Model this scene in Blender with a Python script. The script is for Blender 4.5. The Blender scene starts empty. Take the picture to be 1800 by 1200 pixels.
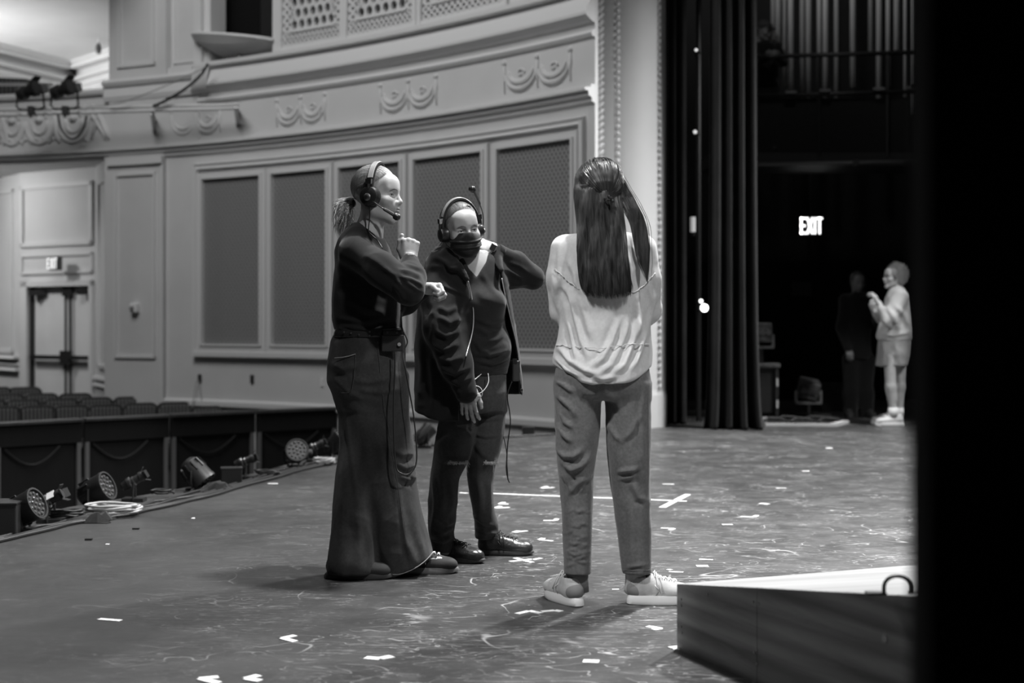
import bpy, math, random
import numpy as np
from math import sin, cos, pi, radians, sqrt
from mathutils import Vector, Matrix

sc = bpy.context.scene
COL = sc.collection
random.seed(7)
rng = np.random.default_rng(7)

# ------------------------------------------------------------------ camera
F = 2500.0          # focal length in pixels of the 1800 px wide frame (50 mm)
H = 1.075           # camera height above the stage floor
HZ = 568.0          # row of the horizon
cam_d = bpy.data.cameras.new('camera')
cam = bpy.data.objects.new('camera', cam_d)
COL.objects.link(cam)
cam.location = (0, 0, H)
cam.rotation_euler = (pi / 2, 0, 0)
cam_d.sensor_width = 36.0
cam_d.lens = 50.0
cam_d.shift_y = -(600 - HZ) / 1800.0
cam_d.clip_end = 200
cam_d.dof.use_dof = True
cam_d.dof.focus_distance = 6.0
cam_d.dof.aperture_fstop = 2.2
sc.camera = cam

# ------------------------------------------------------------------ world and light
w = bpy.data.worlds.new('world')
sc.world = w
w.use_nodes = True
w.node_tree.nodes['Background'].inputs[0].default_value = (1, 1, 1, 1)
w.node_tree.nodes['Background'].inputs[1].default_value = 0.006
sc.view_settings.view_transform = 'Standard'
sc.view_settings.look = 'None'
sc.view_settings.exposure = 0.0
sc.view_settings.gamma = 1.0

def aim(o, t):
    o.rotation_euler = (Vector(t) - o.location).to_track_quat('-Z', 'Y').to_euler()

def lamp(name, kind, loc, target, energy, size=0.3, angle=60, blend=0.5):
    d = bpy.data.lights.new(name, kind)
    o = bpy.data.objects.new(name, d)
    COL.objects.link(o)
    o.location = loc
    d.energy = energy
    if kind == 'AREA':
        d.shape = 'DISK'
        d.size = size
    else:
        d.shadow_soft_size = size
    if kind == 'SPOT':
        d.spot_size = radians(angle)
        d.spot_blend = blend
    aim(o, target)
    return o

# lamps of the lighting rig over the stage
lamp('stage_key_light', 'SPOT', (1.35, 6.5, 7.6), (0.05, 6.0, 0.8), 3800, 0.3, 62, 0.6)
lamp('stage_front_light', 'SPOT', (2.6, 1.6, 6.0), (0.0, 6.2, 1.1), 800, 0.14, 50, 0.6)
lamp('stage_left_light', 'SPOT', (-2.4, 2.2, 5.6), (0.42, 5.42, 0.75), 1050, 0.12, 18, 0.35)
lamp('stage_back_light', 'SPOT', (4.6, 12.6, 7.5), (1.8, 10.5, 0), 6500, 0.25, 85, 0.9)
lamp('wing_light', 'SPOT', (6.2, 11.0, 4.2), (4.05, 14.9, 0.9), 700, 0.15, 17, 0.5)
lamp('proscenium_light', 'SPOT', (6.0, 12.2, 5.0), (1.4, 14.6, 2.4), 560, 0.25, 50, 0.8)
# lamps in the auditorium; the gallery spot is added to brighten the lines
lamp('house_light', 'AREA', (-5.0, 10.0, 9.5), (-3.0, 17.0, 2.4), 520, 5.0)
lamp('balcony_light', 'AREA', (-10.4, 21.6, 4.0), (-8.0, 26.0, 5.2), 300, 1.2)
lamp('added_gallery_fill', 'SPOT', (3.4, 15.2, 8.0), (3.9, 18.6, 5.6), 90, 0.2, 75, 0.8)  # unseen spot added to lift the pale lines above the gallery
lamp('door_light', 'AREA', (-8.6, 19.9, 3.2), (-7.6, 22.0, 1.4), 40, 0.5)

# ------------------------------------------------------------------ materials
MAT = {}
def mat(name, v, rough=0.6, metal=0.0, var=0.0, vscale=4.0, bump=0.0, bscale=40.0, emit=0.0, spec=0.5, aniso_scale=None, coat=0):
    if name in MAT: return MAT[name]
    m = bpy.data.materials.new(name)
    m.use_nodes = True
    nt = m.node_tree
    b = nt.nodes['Principled BSDF']
    b.inputs['Base Color'].default_value = (v, v, v, 1)
    b.inputs['Roughness'].default_value = rough
    b.inputs['Metallic'].default_value = metal
    b.inputs['Specular IOR Level'].default_value = spec
    if coat: b.inputs['Coat Weight'].default_value = coat
    if emit:
        b.inputs['Emission Color'].default_value = (1, 1, 1, 1)
        b.inputs['Emission Strength'].default_value = emit
    if var or bump:
        tc = nt.nodes.new('ShaderNodeTexCoord')
        mp = nt.nodes.new('ShaderNodeMapping')
        nt.links.new(tc.outputs['Object'], mp.inputs[0])
        if aniso_scale: mp.inputs['Scale'].default_value = aniso_scale
    if var:
        n = nt.nodes.new('ShaderNodeTexNoise')
        n.inputs['Scale'].default_value = vscale
        n.inputs['Detail'].default_value = 6
        nt.links.new(mp.outputs[0], n.inputs['Vector'])
        r = nt.nodes.new('ShaderNodeValToRGB')
        r.color_ramp.elements[0].position = 0.3
        r.color_ramp.elements[1].position = 0.7
        a, c = max(0, v * (1 - var)), min(1, v * (1 + var))
        r.color_ramp.elements[0].color = (a, a, a, 1)
        r.color_ramp.elements[1].color = (c, c, c, 1)
        nt.links.new(n.outputs['Fac'], r.inputs[0])
        nt.links.new(r.outputs[0], b.inputs['Base Color'])
    if bump:
        n = nt.nodes.new('ShaderNodeTexNoise')
        n.inputs['Scale'].default_value = bscale
        n.inputs['Detail'].default_value = 4
        nt.links.new(mp.outputs[0], n.inputs['Vector'])
        bp = nt.nodes.new('ShaderNodeBump')
        bp.inputs['Strength'].default_value = bump
        bp.inputs['Distance'].default_value = 0.01
        nt.links.new(n.outputs['Fac'], bp.inputs['Height'])
        nt.links.new(bp.outputs[0], b.inputs['Normal'])
    MAT[name] = m
    return m

class NT:
    """tiny node-graph helper"""
    def __init__(s, name):
        s.m = bpy.data.materials.new(name); s.m.use_nodes = True
        s.t = s.m.node_tree; s.b = s.t.nodes['Principled BSDF']; MAT[name] = s.m
        s.tc = s.t.nodes.new('ShaderNodeTexCoord')
    def n(s, k, **kw):
        x = s.t.nodes.new(k)
        for a, v in kw.items():
            if a.startswith('i_'): x.inputs[a[2:].replace('_', ' ')].default_value = v
            else: setattr(x, a, v)
        return x
    def l(s, a, b): s.t.links.new(a, b)
    def mapping(s, src, scale=(1, 1, 1), rot=(0, 0, 0)):
        m = s.n('ShaderNodeMapping'); s.l(src, m.inputs[0])
        m.inputs['Scale'].default_value = scale; m.inputs['Rotation'].default_value = rot
        return m.outputs[0]
    def noise(s, vec, scale, detail=4, dist=0.0, rough=0.5):
        x = s.n('ShaderNodeTexNoise'); s.l(vec, x.inputs['Vector'])
        x.inputs['Scale'].default_value = scale; x.inputs['Detail'].default_value = detail
        x.inputs['Distortion'].default_value = dist; x.inputs['Roughness'].default_value = rough
        return x.outputs['Fac']
    def math(s, op, a, b=None, c=None, clamp=False):
        x = s.n('ShaderNodeMath', operation=op); x.use_clamp = clamp
        for i, v in enumerate((a, b, c)):
            if v is None: continue
            if isinstance(v, (int, float)): x.inputs[i].default_value = v
            else: s.l(v, x.inputs[i])
        return x.outputs[0]
    def ramp(s, v, p0, c0, p1, c1):
        x = s.n('ShaderNodeMapRange'); s.l(v, x.inputs[0])
        x.inputs[1].default_value = p0; x.inputs[2].default_value = p1
        x.inputs[3].default_value = c0; x.inputs[4].default_value = c1
        return x.outputs[0]
    def grey(s, v):
        x = s.n('ShaderNodeCombineColor')
        for i in range(3): s.l(v, x.inputs[i])
        s.l(x.outputs[0], s.b.inputs['Base Color'])

def floor_material():
    g = NT('stage floor paint')
    o = g.tc.outputs['Object']
    big = g.noise(o, 0.9, 5, 0.3)
    base = g.ramp(big, 0.3, 0.030, 0.72, 0.058)
    # scuffs: thin contour lines of several noises, broken by masks
    def lines(scale, wdt, rot, sc3, mask_scale, m0, m1):
        v = g.mapping(o, sc3, (0, 0, rot))
        n = g.noise(v, scale, 2.0, 0.6)
        d = g.math('ABSOLUTE', g.math('SUBTRACT', n, 0.5))
        ln = g.ramp(d, 0.0, 1.0, wdt, 0.0)
        mk = g.ramp(g.noise(g.mapping(o, (1, 1, 1), (0, 0, rot + 1)), mask_scale, 3), m0, 0.0, m1, 1.0)
        return g.math('MULTIPLY', ln, mk)
    s1 = lines(2.1, 0.006, 0.3, (1, 1, 1), 3.1, 0.50, 0.66)
    s2 = lines(4.2, 0.009, 1.2, (1, 2.2, 1), 2.3, 0.46, 0.62)
    s3 = lines(6.5, 0.012, 2.1, (1, 4, 1), 4.0, 0.48, 0.64)
    s4 = lines(9.0, 0.02, 0.05, (0.5, 3.0, 1), 2.0, 0.44, 0.62)
    s4 = g.math('MULTIPLY', s4, 0.45)
    tot = g.math('ADD', g.math('ADD', s1, s2), g.math('ADD', s3, s4), clamp=True)
    fine = g.ramp(g.noise(g.mapping(o, (2.5, 9, 1), (0, 0, 0.08)), 9, 5, 0, 0.7), 0.56, 0.0, 0.78, 1.0)
    blot = g.ramp(g.noise(o, 7.0, 6, 0.5, 0.65), 0.56, 0.0, 0.75, 1.0)
    speck = g.ramp(g.noise(o, 55.0, 2), 0.70, 0.0, 0.76, 1.0)
    # the downstage corner near the rail carries fewer scuffs
    sx = g.n('ShaderNodeSeparateXYZ'); g.l(o, sx.inputs[0])
    wear = g.ramp(g.math('ADD', sx.outputs[0], g.math('MULTIPLY', g.noise(o, 1.1, 3), 1.4)), -0.9, 0.10, 0.9, 1.0)
    extra = g.math('ADD', g.math('MULTIPLY', tot, 0.42),
                   g.math('ADD', g.math('MULTIPLY', fine, 0.11), g.math('ADD', g.math('MULTIPLY', blot, 0.05), g.math('MULTIPLY', speck, 0.15))))
    extra = g.math('MULTIPLY', extra, wear)
    col = g.math('ADD', base, extra)
    g.grey(col)
    rgh = g.ramp(g.noise(o, 5.0, 5), 0.3, 0.34, 0.7, 0.52)
    g.l(rgh, g.b.inputs['Roughness'])
    bp = g.n('ShaderNodeBump'); bp.inputs['Strength'].default_value = 0.12; bp.inputs['Distance'].default_value = 0.004
    g.l(g.math('ADD', g.noise(o, 18, 4), g.math('MULTIPLY', tot, 0.4)), bp.inputs['Height'])
    g.l(bp.outputs[0], g.b.inputs['Normal'])
    return g.m

def grille_material():
    g = NT('perforated dark metal')
    v = g.tc.outputs['UV']
    def band(rot):
        x = g.n('ShaderNodeTexWave'); x.wave_type = 'BANDS'; x.bands_direction = 'X'
        g.l(g.mapping(v, (1, 1, 1), (0, 0, rot)), x.inputs['Vector'])
        x.inputs['Scale'].default_value = 6.5; x.inputs['Distortion'].default_value = 0
        return x.outputs['Fac']
    p = g.math('MULTIPLY', band(radians(38)), band(radians(-38)))
    g.grey(g.ramp(p, 0.25, 0.27, 0.55, 0.06))
    g.b.inputs['Roughness'].default_value = 0.6
    return g.m

def wood_material(name, a, b, scale=3.0, stretch=(1.0, 14, 14), rough=0.5, rot=(0, 0, 0)):
    g = NT(name)
    v = g.mapping(g.tc.outputs['Object'], stretch, rot)
    n1 = g.noise(v, scale, 6, 1.2, 0.6)
    n2 = g.noise(v, scale * 0.3, 2, 2.5)
    x = g.n('ShaderNodeTexWave'); x.bands_direction = 'Z'
    g.l(v, x.inputs['Vector']); x.inputs['Scale'].default_value = 0.35; x.inputs['Distortion'].default_value = 5
    x.inputs['Detail'].default_value = 3
    t = g.math('ADD', g.math('MULTIPLY', n1, 0.55), g.math('ADD', g.math('MULTIPLY', n2, 0.25), g.math('MULTIPLY', x.outputs['Fac'], 0.2)))
    g.grey(g.ramp(t, 0.32, a, 0.68, b))
    g.b.inputs['Roughness'].default_value = rough
    return g.m

def stripe_material(name, a, b, scale, axis='X', rough=0.8):
    g = NT(name)
    x = g.n('ShaderNodeTexWave'); x.bands_direction = axis
    g.l(g.tc.outputs['Object'], x.inputs['Vector']); x.inputs['Scale'].default_value = scale
    x.inputs['Distortion'].default_value = 0.6; x.inputs['Detail Scale'].default_value = 3
    g.grey(g.ramp(x.outputs['Fac'], 0.2, a, 0.8, b)); g.b.inputs['Roughness'].default_value = rough
    return g.m

def cloth_material(name, v, wear=0.0, vs=6.0, weave=420.0, rough=0.9, sheen=0.2, stretch=(1, 1, 1), patch=None):
    """woven cloth: base tone, soft worn areas, fine weave bump"""
    g = NT(name)
    o = g.tc.outputs['Object']
    n = g.noise(g.mapping(o, stretch), vs, 5, 0.4)
    col = g.ramp(n, 0.35, v * (1 - wear * .5), 0.72, v * (1 + wear))
    fl = g.noise(o, 90, 3)
    col = g.math('MULTIPLY', col, g.ramp(fl, 0.3, 0.95 if v > .3 else 0.85, 0.7, 1.05 if v > .3 else 1.15))
    g.grey(col)
    g.b.inputs['Roughness'].default_value = rough
    g.b.inputs['Sheen Weight'].default_value = sheen
    g.b.inputs['Specular IOR Level'].default_value = 0.2
    bp = g.n('ShaderNodeBump'); bp.inputs['Strength'].default_value = 0.18; bp.inputs['Distance'].default_value = 0.0012
    g.l(g.noise(o, weave, 2), bp.inputs['Height']); g.l(bp.outputs[0], g.b.inputs['Normal'])
    return g.m

# ------------------------------------------------------------------ object helpers
ORG = {}            # world origin of every thing that parents parts
def setp(o, label=None, cat=None, group=None, kind=None):
    if label: o['label'] = label
    if cat: o['category'] = cat
    if group: o['group'] = group
    if kind: o['kind'] = kind
    return o

def thing(name, loc, label, cat, group=None):
    o = bpy.data.objects.new(name, None)
    o.empty_display_size = 0.1
    COL.objects.link(o)
    o.location = loc
    ORG[o.name] = Vector(loc)
    return setp(o, label, cat, group)

class MB:
    def __init__(s): s.v = []; s.f = []; s.uv = None
    def add(s, vs, fs):
        n = len(s.v)
        s.v += [tuple(float(c) for c in v) for v in vs]
        s.f += [tuple(i + n for i in f) for f in fs]
        return s
    def hexa(s, c8):
        return s.add(c8, [(0, 3, 2, 1), (4, 5, 6, 7), (0, 1, 5, 4), (1, 2, 6, 5), (2, 3, 7, 6), (3, 0, 4, 7)])
    def box(s, c, d, R=None):
        x, y, z = d[0] / 2, d[1] / 2, d[2] / 2
        p = [(-x, -y, -z), (x, -y, -z), (x, y, -z), (-x, y, -z), (-x, -y, z), (x, -y, z), (x, y, z), (-x, y, z)]
        c = Vector(c)
        return s.hexa([c + (R @ Vector(q) if R else Vector(q)) for q in p])
    def bar(s, a, b, w, h, up=(0, 0, 1)):
        """rectangular bar from a to b, w across, h along up"""
        a, b = Vector(a), Vector(b); d = (b - a).normalized(); up = Vector(up)
        sx = d.cross(up).normalized(); uz = sx.cross(d).normalized()
        o = [-sx * w / 2 - uz * h / 2, sx * w / 2 - uz * h / 2, sx * w / 2 + uz * h / 2, -sx * w / 2 + uz * h / 2]
        return s.hexa([a + q for q in o] + [b + q for q in o])
    def tube(s, pts, r, n=8, cap=True, squash=None):
        pts = [Vector(p) for p in pts]
        rs = r if isinstance(r, (list, tuple)) else [r] * len(pts)
        vs, fs = [], []
        t0 = (pts[1] - pts[0]).normalized()
        ref = Vector((0, 0, 1)) if abs(t0.z) < 0.9 else Vector((1, 0, 0))
        u = t0.cross(ref).normalized()
        for i, p in enumerate(pts):
            t = (pts[min(i + 1, len(pts) - 1)] - pts[max(i - 1, 0)])
            t = t.normalized() if t.length > 1e-9 else t0
            u = (u - t * u.dot(t)).normalized(); w_ = t.cross(u)
            for k in range(n):
                a = 2 * pi * k / n
                vs.append(p + (u * cos(a) + w_ * sin(a) * (squash or 1)) * rs[i])
        for i in range(len(pts) - 1):
            for k in range(n):
                fs.append((i * n + k, i * n + (k + 1) % n, (i + 1) * n + (k + 1) % n, (i + 1) * n + k))
        if cap:
            fs.append(tuple(range(n))[::-1]); fs.append(tuple((len(pts) - 1) * n + k for k in range(n)))
        return s.add(vs, fs)
    def cyl(s, a, b, r0, r1=None, n=20):
        return s.tube([a, b], [r0, r0 if r1 is None else r1], n)
    def lathe(s, o, d, prof, n=24):
        """prof: (distance along d, radius)"""
        o, d = Vector(o), Vector(d).normalized()
        pts = [o + d * p[0] for p in prof]
        u = d.cross(Vector((0, 0, 1)) if abs(d.z) < 0.9 else Vector((1, 0, 0))).normalized(); w_ = d.cross(u)
        vs = [p + (u * cos(2 * pi * k / n) + w_ * sin(2 * pi * k / n)) * max(q[1], 1e-5) for p, q in zip(pts, prof) for k in range(n)]
        m = len(prof)
        fs = [(i * n + k, i * n + (k + 1) % n, (i + 1) * n + (k + 1) % n, (i + 1) * n + k) for i in range(m - 1) for k in range(n)]
        fs.append(tuple(range(n))[::-1]); fs.append(tuple((m - 1) * n + k for k in range(n)))
        return s.add(vs, fs)
    def ball(s, c, r, n=10, m=7):
        rr = r if hasattr(r, '__len__') else (r, r, r)
        vs = [(c[0] + rr[0] * sin(pi * i / m) * cos(2 * pi * k / n), c[1] + rr[1] * sin(pi * i / m) * sin(2 * pi * k / n), c[2] + rr[2] * cos(pi * i / m)) for i in range(m + 1) for k in range(n)]
        return s.add(vs, [(i * n + k, (i + 1) * n + k, (i + 1) * n + (k + 1) % n, i * n + (k + 1) % n) for i in range(m) for k in range(n)])
    def prism(s, poly, z0, z1):
        n = len(poly)
        vs = [(p[0], p[1], z0) for p in poly] + [(p[0], p[1], z1) for p in poly]
        fs = [tuple(range(n))[::-1], tuple(range(n, 2 * n))] + [(i, (i + 1) % n, n + (i + 1) % n, n + i) for i in range(n)]
        return s.add(vs, fs)
    def extr(s, poly3, d):
        """planar polygon of 3-D points extruded by vector d"""
        n = len(poly3); d = Vector(d)
        vs = [Vector(p) for p in poly3] + [Vector(p) + d for p in poly3]
        fs = [tuple(range(n))[::-1], tuple(range(n, 2 * n))] + [(i, (i + 1) % n, n + (i + 1) % n, n + i) for i in range(n)]
        return s.add(vs, fs)

def mesh_obj(name, V, Fc, m, parent=None, smooth=False, bev=0, uv=None):
    me = bpy.data.meshes.new(name)
    off = Vector((0, 0, 0))
    if parent is not None: off = ORG[parent.name]
    V = np.asarray(V, dtype=np.float64) - np.array(off)
    me.from_pydata([tuple(v) for v in V] if not isinstance(V, np.ndarray) else V.tolist(), [], Fc if isinstance(Fc, list) else Fc.tolist())
    if smooth: me.shade_smooth()
    if uv is not None:
        lay = me.uv_layers.new(name='UVMap')
        li = np.empty(len(me.loops), dtype=np.int32); me.loops.foreach_get('vertex_index', li)
        lay.data.foreach_set('uv', np.asarray(uv, dtype=np.float32)[li].ravel())
    if m is not None:
        for x in (m if isinstance(m, (list, tuple)) else [m]): me.materials.append(x)
    me.update()
    o = bpy.data.objects.new(name, me)
    COL.objects.link(o)
    ORG[o.name] = off
    if parent is not None: o.parent = parent
    if bev:
        b = o.modifiers.new('bevel', 'BEVEL'); b.width = bev; b.segments = 2; b.limit_method = 'ANGLE'
    return o

def fix_normals(o):
    import bmesh
    bm = bmesh.new(); bm.from_mesh(o.data); bmesh.ops.recalc_face_normals(bm, faces=bm.faces); bm.to_mesh(o.data); bm.free()

def build(mb, name, m, parent=None, smooth=False, bev=0, uv=None):
    o = mesh_obj(name, mb.v, mb.f, m, parent, smooth, bev, uv)
    fix_normals(o)
    return o

def smooth_by_angle(o, ang=40):
    o.data.shade_smooth()
    me = o.data
    try: me.set_sharp_from_angle(angle=radians(ang))
    except Exception: pass
    return o

def copy_tree(o, loc=None, rz=None, parent=None):
    c = o.copy(); COL.objects.link(c); c.parent = parent
    if parent is not None: c.matrix_parent_inverse = o.matrix_parent_inverse.copy()
    for ch in list(o.children): copy_tree(ch, parent=c)
    if loc is not None: c.location = loc
    if rz is not None: c.rotation_euler = (0, 0, rz)
    return c

def P(px, py, Y):
    """point at depth Y that the photograph shows at (px, py)"""
    return Vector(((px - 900) / F * Y, Y, H - (py - HZ) / F * Y))
def G(px, py, z=0.0):
    Y = F * (H - z) / (py - HZ)
    return Vector(((px - 900) / F * Y, Y, z))
# ================================================================== SETTING
white = mat('warm white plaster', 0.62, 0.7, var=0.05, vscale=1.5, bump=0.05, bscale=60)
cream = mat('white gloss trim paint', 0.66, 0.5)
black_wall = mat('matt black paint', 0.012, 0.9, bump=0.1, bscale=30)
velvet = cloth_material('black velvet', 0.017, 0.3, 3, 200, 0.95, 0.04)
dark_metal = mat('black powder coated metal', 0.018, 0.45, 0.0, bump=0.05, bscale=120)
steel = mat('dull steel', 0.35, 0.35, 1.0)
chrome = mat('polished metal', 0.7, 0.2, 1.0)
black_plastic = mat('black plastic', 0.02, 0.35)
grey_plastic = mat('dark grey plastic', 0.07, 0.45)
white_plastic = mat('white plastic', 0.75, 0.4)
tape_mat = mat('white cloth tape', 0.85, 0.7, var=0.12, vscale=40)
rubber = mat('black rubber cable', 0.015, 0.5)
glow = mat('lit sign letters', 0.9, 0.5, emit=0.8)

# stage floor -------------------------------------------------------
edge_px = [(0, 925), (60, 907), (120, 891), (180, 881), (240, 872), (330, 856), (450, 831), (520, 812), (590, 797), (670, 787), (745, 779), (840, 770), (930, 764), (1045, 757.5)]
edge = [G(*p) for p in edge_px]
stage_poly = [(-2.9, 2.0), (-2.82, 5.5)] + [(p.x, p.y) for p in edge] + [(0.80, 14.7), (1.75, 15.1), (2.0, 24.0), (14, 24), (14, -3), (-3.0, -3)]
fl = build(MB().prism([(x, y) for x, y in stage_poly], -0.06, 0.0), 'floor', floor_material())
setp(fl, kind='structure')
ap = MB()
for a, b in zip(stage_poly[:16], stage_poly[1:17]):
    ap.hexa([(a[0], a[1], -1.0), (b[0], b[1], -1.0), (b[0] + .05, b[1] - .05, -1.0), (a[0] + .05, a[1] - .02, -1.0),
             (a[0], a[1], -0.06), (b[0], b[1], -0.06), (b[0] + .05, b[1] - .05, -0.06), (a[0] + .05, a[1] - .02, -0.06)])
setp(build(ap, 'trim_1', black_wall), kind='structure')

# auditorium side wall: a curved plan -------------------------------
def s_of(px): return 129 + 0.014 * px + 3.377e-5 * px * px
def wp(px, off=0.0):
    """plan point of the curved wall seen in column px, moved off metres into the room"""
    def q(x): s = s_of(x); Y = F / s; return np.array(((x - 900) / F * Y, Y))
    p = q(px)
    if off:
        t = q(px + 4) - q(px - 4); t /= np.linalg.norm(t)
        p = p + np.array((t[1], -t[0])) * off
    return p
def zz(px, py): return H - (py - HZ) / s_of(px)

def curve_box(mb, x0, x1, z0, z1, d0, d1, step=20):
    n = max(1, int(abs(x1 - x0) / step))
    xs = [x0 + (x1 - x0) * i / n for i in range(n + 1)]
    vs = []
    for x in xs:
        a, b = wp(x, d0), wp(x, d1)
        vs += [(a[0], a[1], z0), (b[0], b[1], z0), (b[0], b[1], z1), (a[0], a[1], z1)]
    fs = [(0, 1, 2, 3), tuple(4 * n + k for k in (3, 2, 1, 0))]
    for i in range(n):
        for k in range(4):
            fs.append((4 * i + k, 4 * i + (k + 1) % 4, 4 * i + 4 + (k + 1) % 4, 4 * i + 4 + k))
    return mb.add(vs, fs)

def sweep(mb, x0, x1, prof, step=20):
    """closed profile of (offset into room, z) swept along the curved wall"""
    n = max(1, int(abs(x1 - x0) / step)); m = len(prof)
    vs = []
    for i in range(n + 1):
        x = x0 + (x1 - x0) * i / n
        for o, z in prof:
            p = wp(x, o); vs.append((p[0], p[1], z))
    fs = [tuple(range(m)), tuple(range(n * m, n * m + m))[::-1]]
    for i in range(n):
        for k in range(m):
            fs.append((m * i + k, m * i + (k + 1) % m, m * (i + 1) + (k + 1) % m, m * (i + 1) + k))
    return mb.add(vs, fs)

# bays of the wall: lower bays hold the five acoustic grilles, upper the lattice
BAYS = [(360, 461), (482, 578), (601, 708), (733, 852), (880, 1010)]
GZ0, GZ1 = 0.815, 2.895
wall = MB()
curve_box(wall, 290, 985, -1.0, 4.37, -0.30, 0.0); curve_box(wall, 985, 1046, -1.0, 4.37, -0.04, 0.0)          # wall below the lattice
curve_box(wall, 188, 292, -1.0, 3.30, -0.30, 0.05)          # pier beside the doors
curve_box(wall, 196, 296, 3.9, 6.6, -0.5, 0.05)             # pier above the balcony front
curve_box(wall, 296, 345, 4.1, 6.6, -0.4, -0.06)
curve_box(wall, 892, 985, 4.37, 6.6, -0.3, -0.02); curve_box(wall, 985, 1046, 4.37, 6.6, -0.05, -0.02)
wall.hexa([(.76, 13.90, -.02), (.80, 13.90, -.02), (.795, 14.62, -.02), (.74, 14.62, -.02), (.76, 13.90, 6.6), (.80, 13.90, 6.6), (.795, 14.62, 6.6), (.74, 14.62, 6.6)])
w1 = setp(build(wall, 'wall_auditorium', white), kind='structure')

tr = MB()
# baseboard ledge at stage level
sweep(tr, 188, 1046, [(0, 0.03), (0.05, 0.03), (0.05, 0.085), (0.035, 0.10), (0, 0.115)])
# grille frames' outer surround
curve_box(tr, 344, 1032, GZ0 - 0.16, GZ0 - 0.10, 0, 0.085)
curve_box(tr, 344, 1030, GZ0 - 0.10, GZ0 - 0.075, 0, 0.05)
sweep(tr, 345, 1030, [(0, 3.03), (0.055, 3.03), (0.04, 3.06), (0.06, 3.09), (0, 3.11)])
curve_box(tr, 343, 350, GZ0 - 0.1, 3.06, 0, 0.06)
curve_box(tr, 1024, 1031, GZ0 - 0.1, 3.06, 0, 0.06)
# wide cornice with a double shadow line
sweep(tr, 196, 1046, [(0, 3.40), (0.05, 3.40), (0.05, 3.375), (0.13, 3.36), (0.13, 3.335), (0.085, 3.33), (0.085, 3.29), (0.04, 3.27), (0.04, 3.235), (0.0, 3.215)])
sweep(tr, -40, 196, [(0, 3.40), (0.05, 3.40), (0.05, 3.375), (0.13, 3.36), (0.13, 3.335), (0.085, 3.33), (0.085, 3.29), (0.04, 3.27), (0, 3.24)])
# frieze cap and sloping ledges
sweep(tr, 350, 1046, [(0, 3.86), (0.03, 3.87), (0.05, 3.90), (0.03, 3.93), (0, 3.94)])
sweep(tr, 352, 1046, [(0, 4.00), (0.05, 4.02), (0.12, 4.07), (0.12, 4.10), (0.0, 4.34)])
sweep(tr, 345, 1046, [(0, 4.30), (0.10, 4.32), (0.10, 4.37), (0, 4.38)])
setp(build(tr, 'trim_2', cream), kind='structure')

# the five grilles
gm = grille_material()
ordn = ['leftmost', 'second', 'middle', 'fourth', 'rightmost']
glab = ['tall dark perforated grille in white frame, leftmost on the curved wall',
        'tall dark perforated grille in white frame, second from the left on the wall',
        'tall dark perforated grille directly behind the head of the woman in the wide jeans',
        'tall dark perforated grille behind the head of the masked woman',
        'widest dark perforated grille, nearest the proscenium column']
for i, (a, b) in enumerate(BAYS):
    mid = wp((a + b) / 2, 0.0)
    t = thing('acoustic_grille', (mid[0], mid[1], GZ0), glab[i], 'wall grille', 'dark acoustic grilles along the curved wall')
    n = 8; V = []; UV = []; Fc = []
    run = 0; last = None
    for k in range(n + 1):
        x = a - 3 + (b - a + 6) * k / n
        p = wp(x, 0.012)
        if last is not None: run += np.linalg.norm(p - last)
        last = p
        V += [(p[0], p[1], GZ0 - 0.03), (p[0], p[1], GZ1 + 0.03)]; UV += [(run, GZ0), (run, GZ1)]
        if k: Fc.append((2 * k - 2, 2 * k, 2 * k + 1, 2 * k - 1))
    nv = len(V)
    for k in range(n + 1):
        x = a - 3 + (b - a + 6) * k / n; p = wp(x, 0.003)
        V += [(p[0], p[1], GZ0 - 0.03), (p[0], p[1], GZ1 + 0.03)]; UV += [(0, 0), (0, 0)]
        if k: Fc.append((nv + 2 * k - 2, nv + 2 * k - 1, nv + 2 * k + 1, nv + 2 * k))
    Fc += [(0, 1, nv + 1, nv), (2 * n, 2 * n + 1, nv + 2 * n + 1, nv + 2 * n)]
    mesh_obj('mesh_panel', V, Fc, gm, t, uv=UV)
    fr = MB(); w_ = 10
    curve_box(fr, a - w_, a, GZ0 - 0.07, GZ1 + 0.08, 0, 0.045); curve_box(fr, b, b + w_, GZ0 - 0.07, GZ1 + 0.08, 0, 0.045)
    curve_box(fr, a, b, GZ0 - 0.07, GZ0, 0, 0.045); curve_box(fr, a, b, GZ1, GZ1 + 0.08, 0, 0.045)
    curve_box(fr, a - 4, a, GZ0 - 0.02, GZ1 + 0.02, 0.045, 0.065); curve_box(fr, b, b + 4, GZ0 - 0.02, GZ1 + 0.02, 0.045, 0.065)
    curve_box(fr, a, b, GZ0 - 0.025, GZ0, 0.045, 0.065); curve_box(fr, a, b, GZ1, GZ1 + 0.025, 0.045, 0.065)
    build(fr, 'frame', cream, t)

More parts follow.
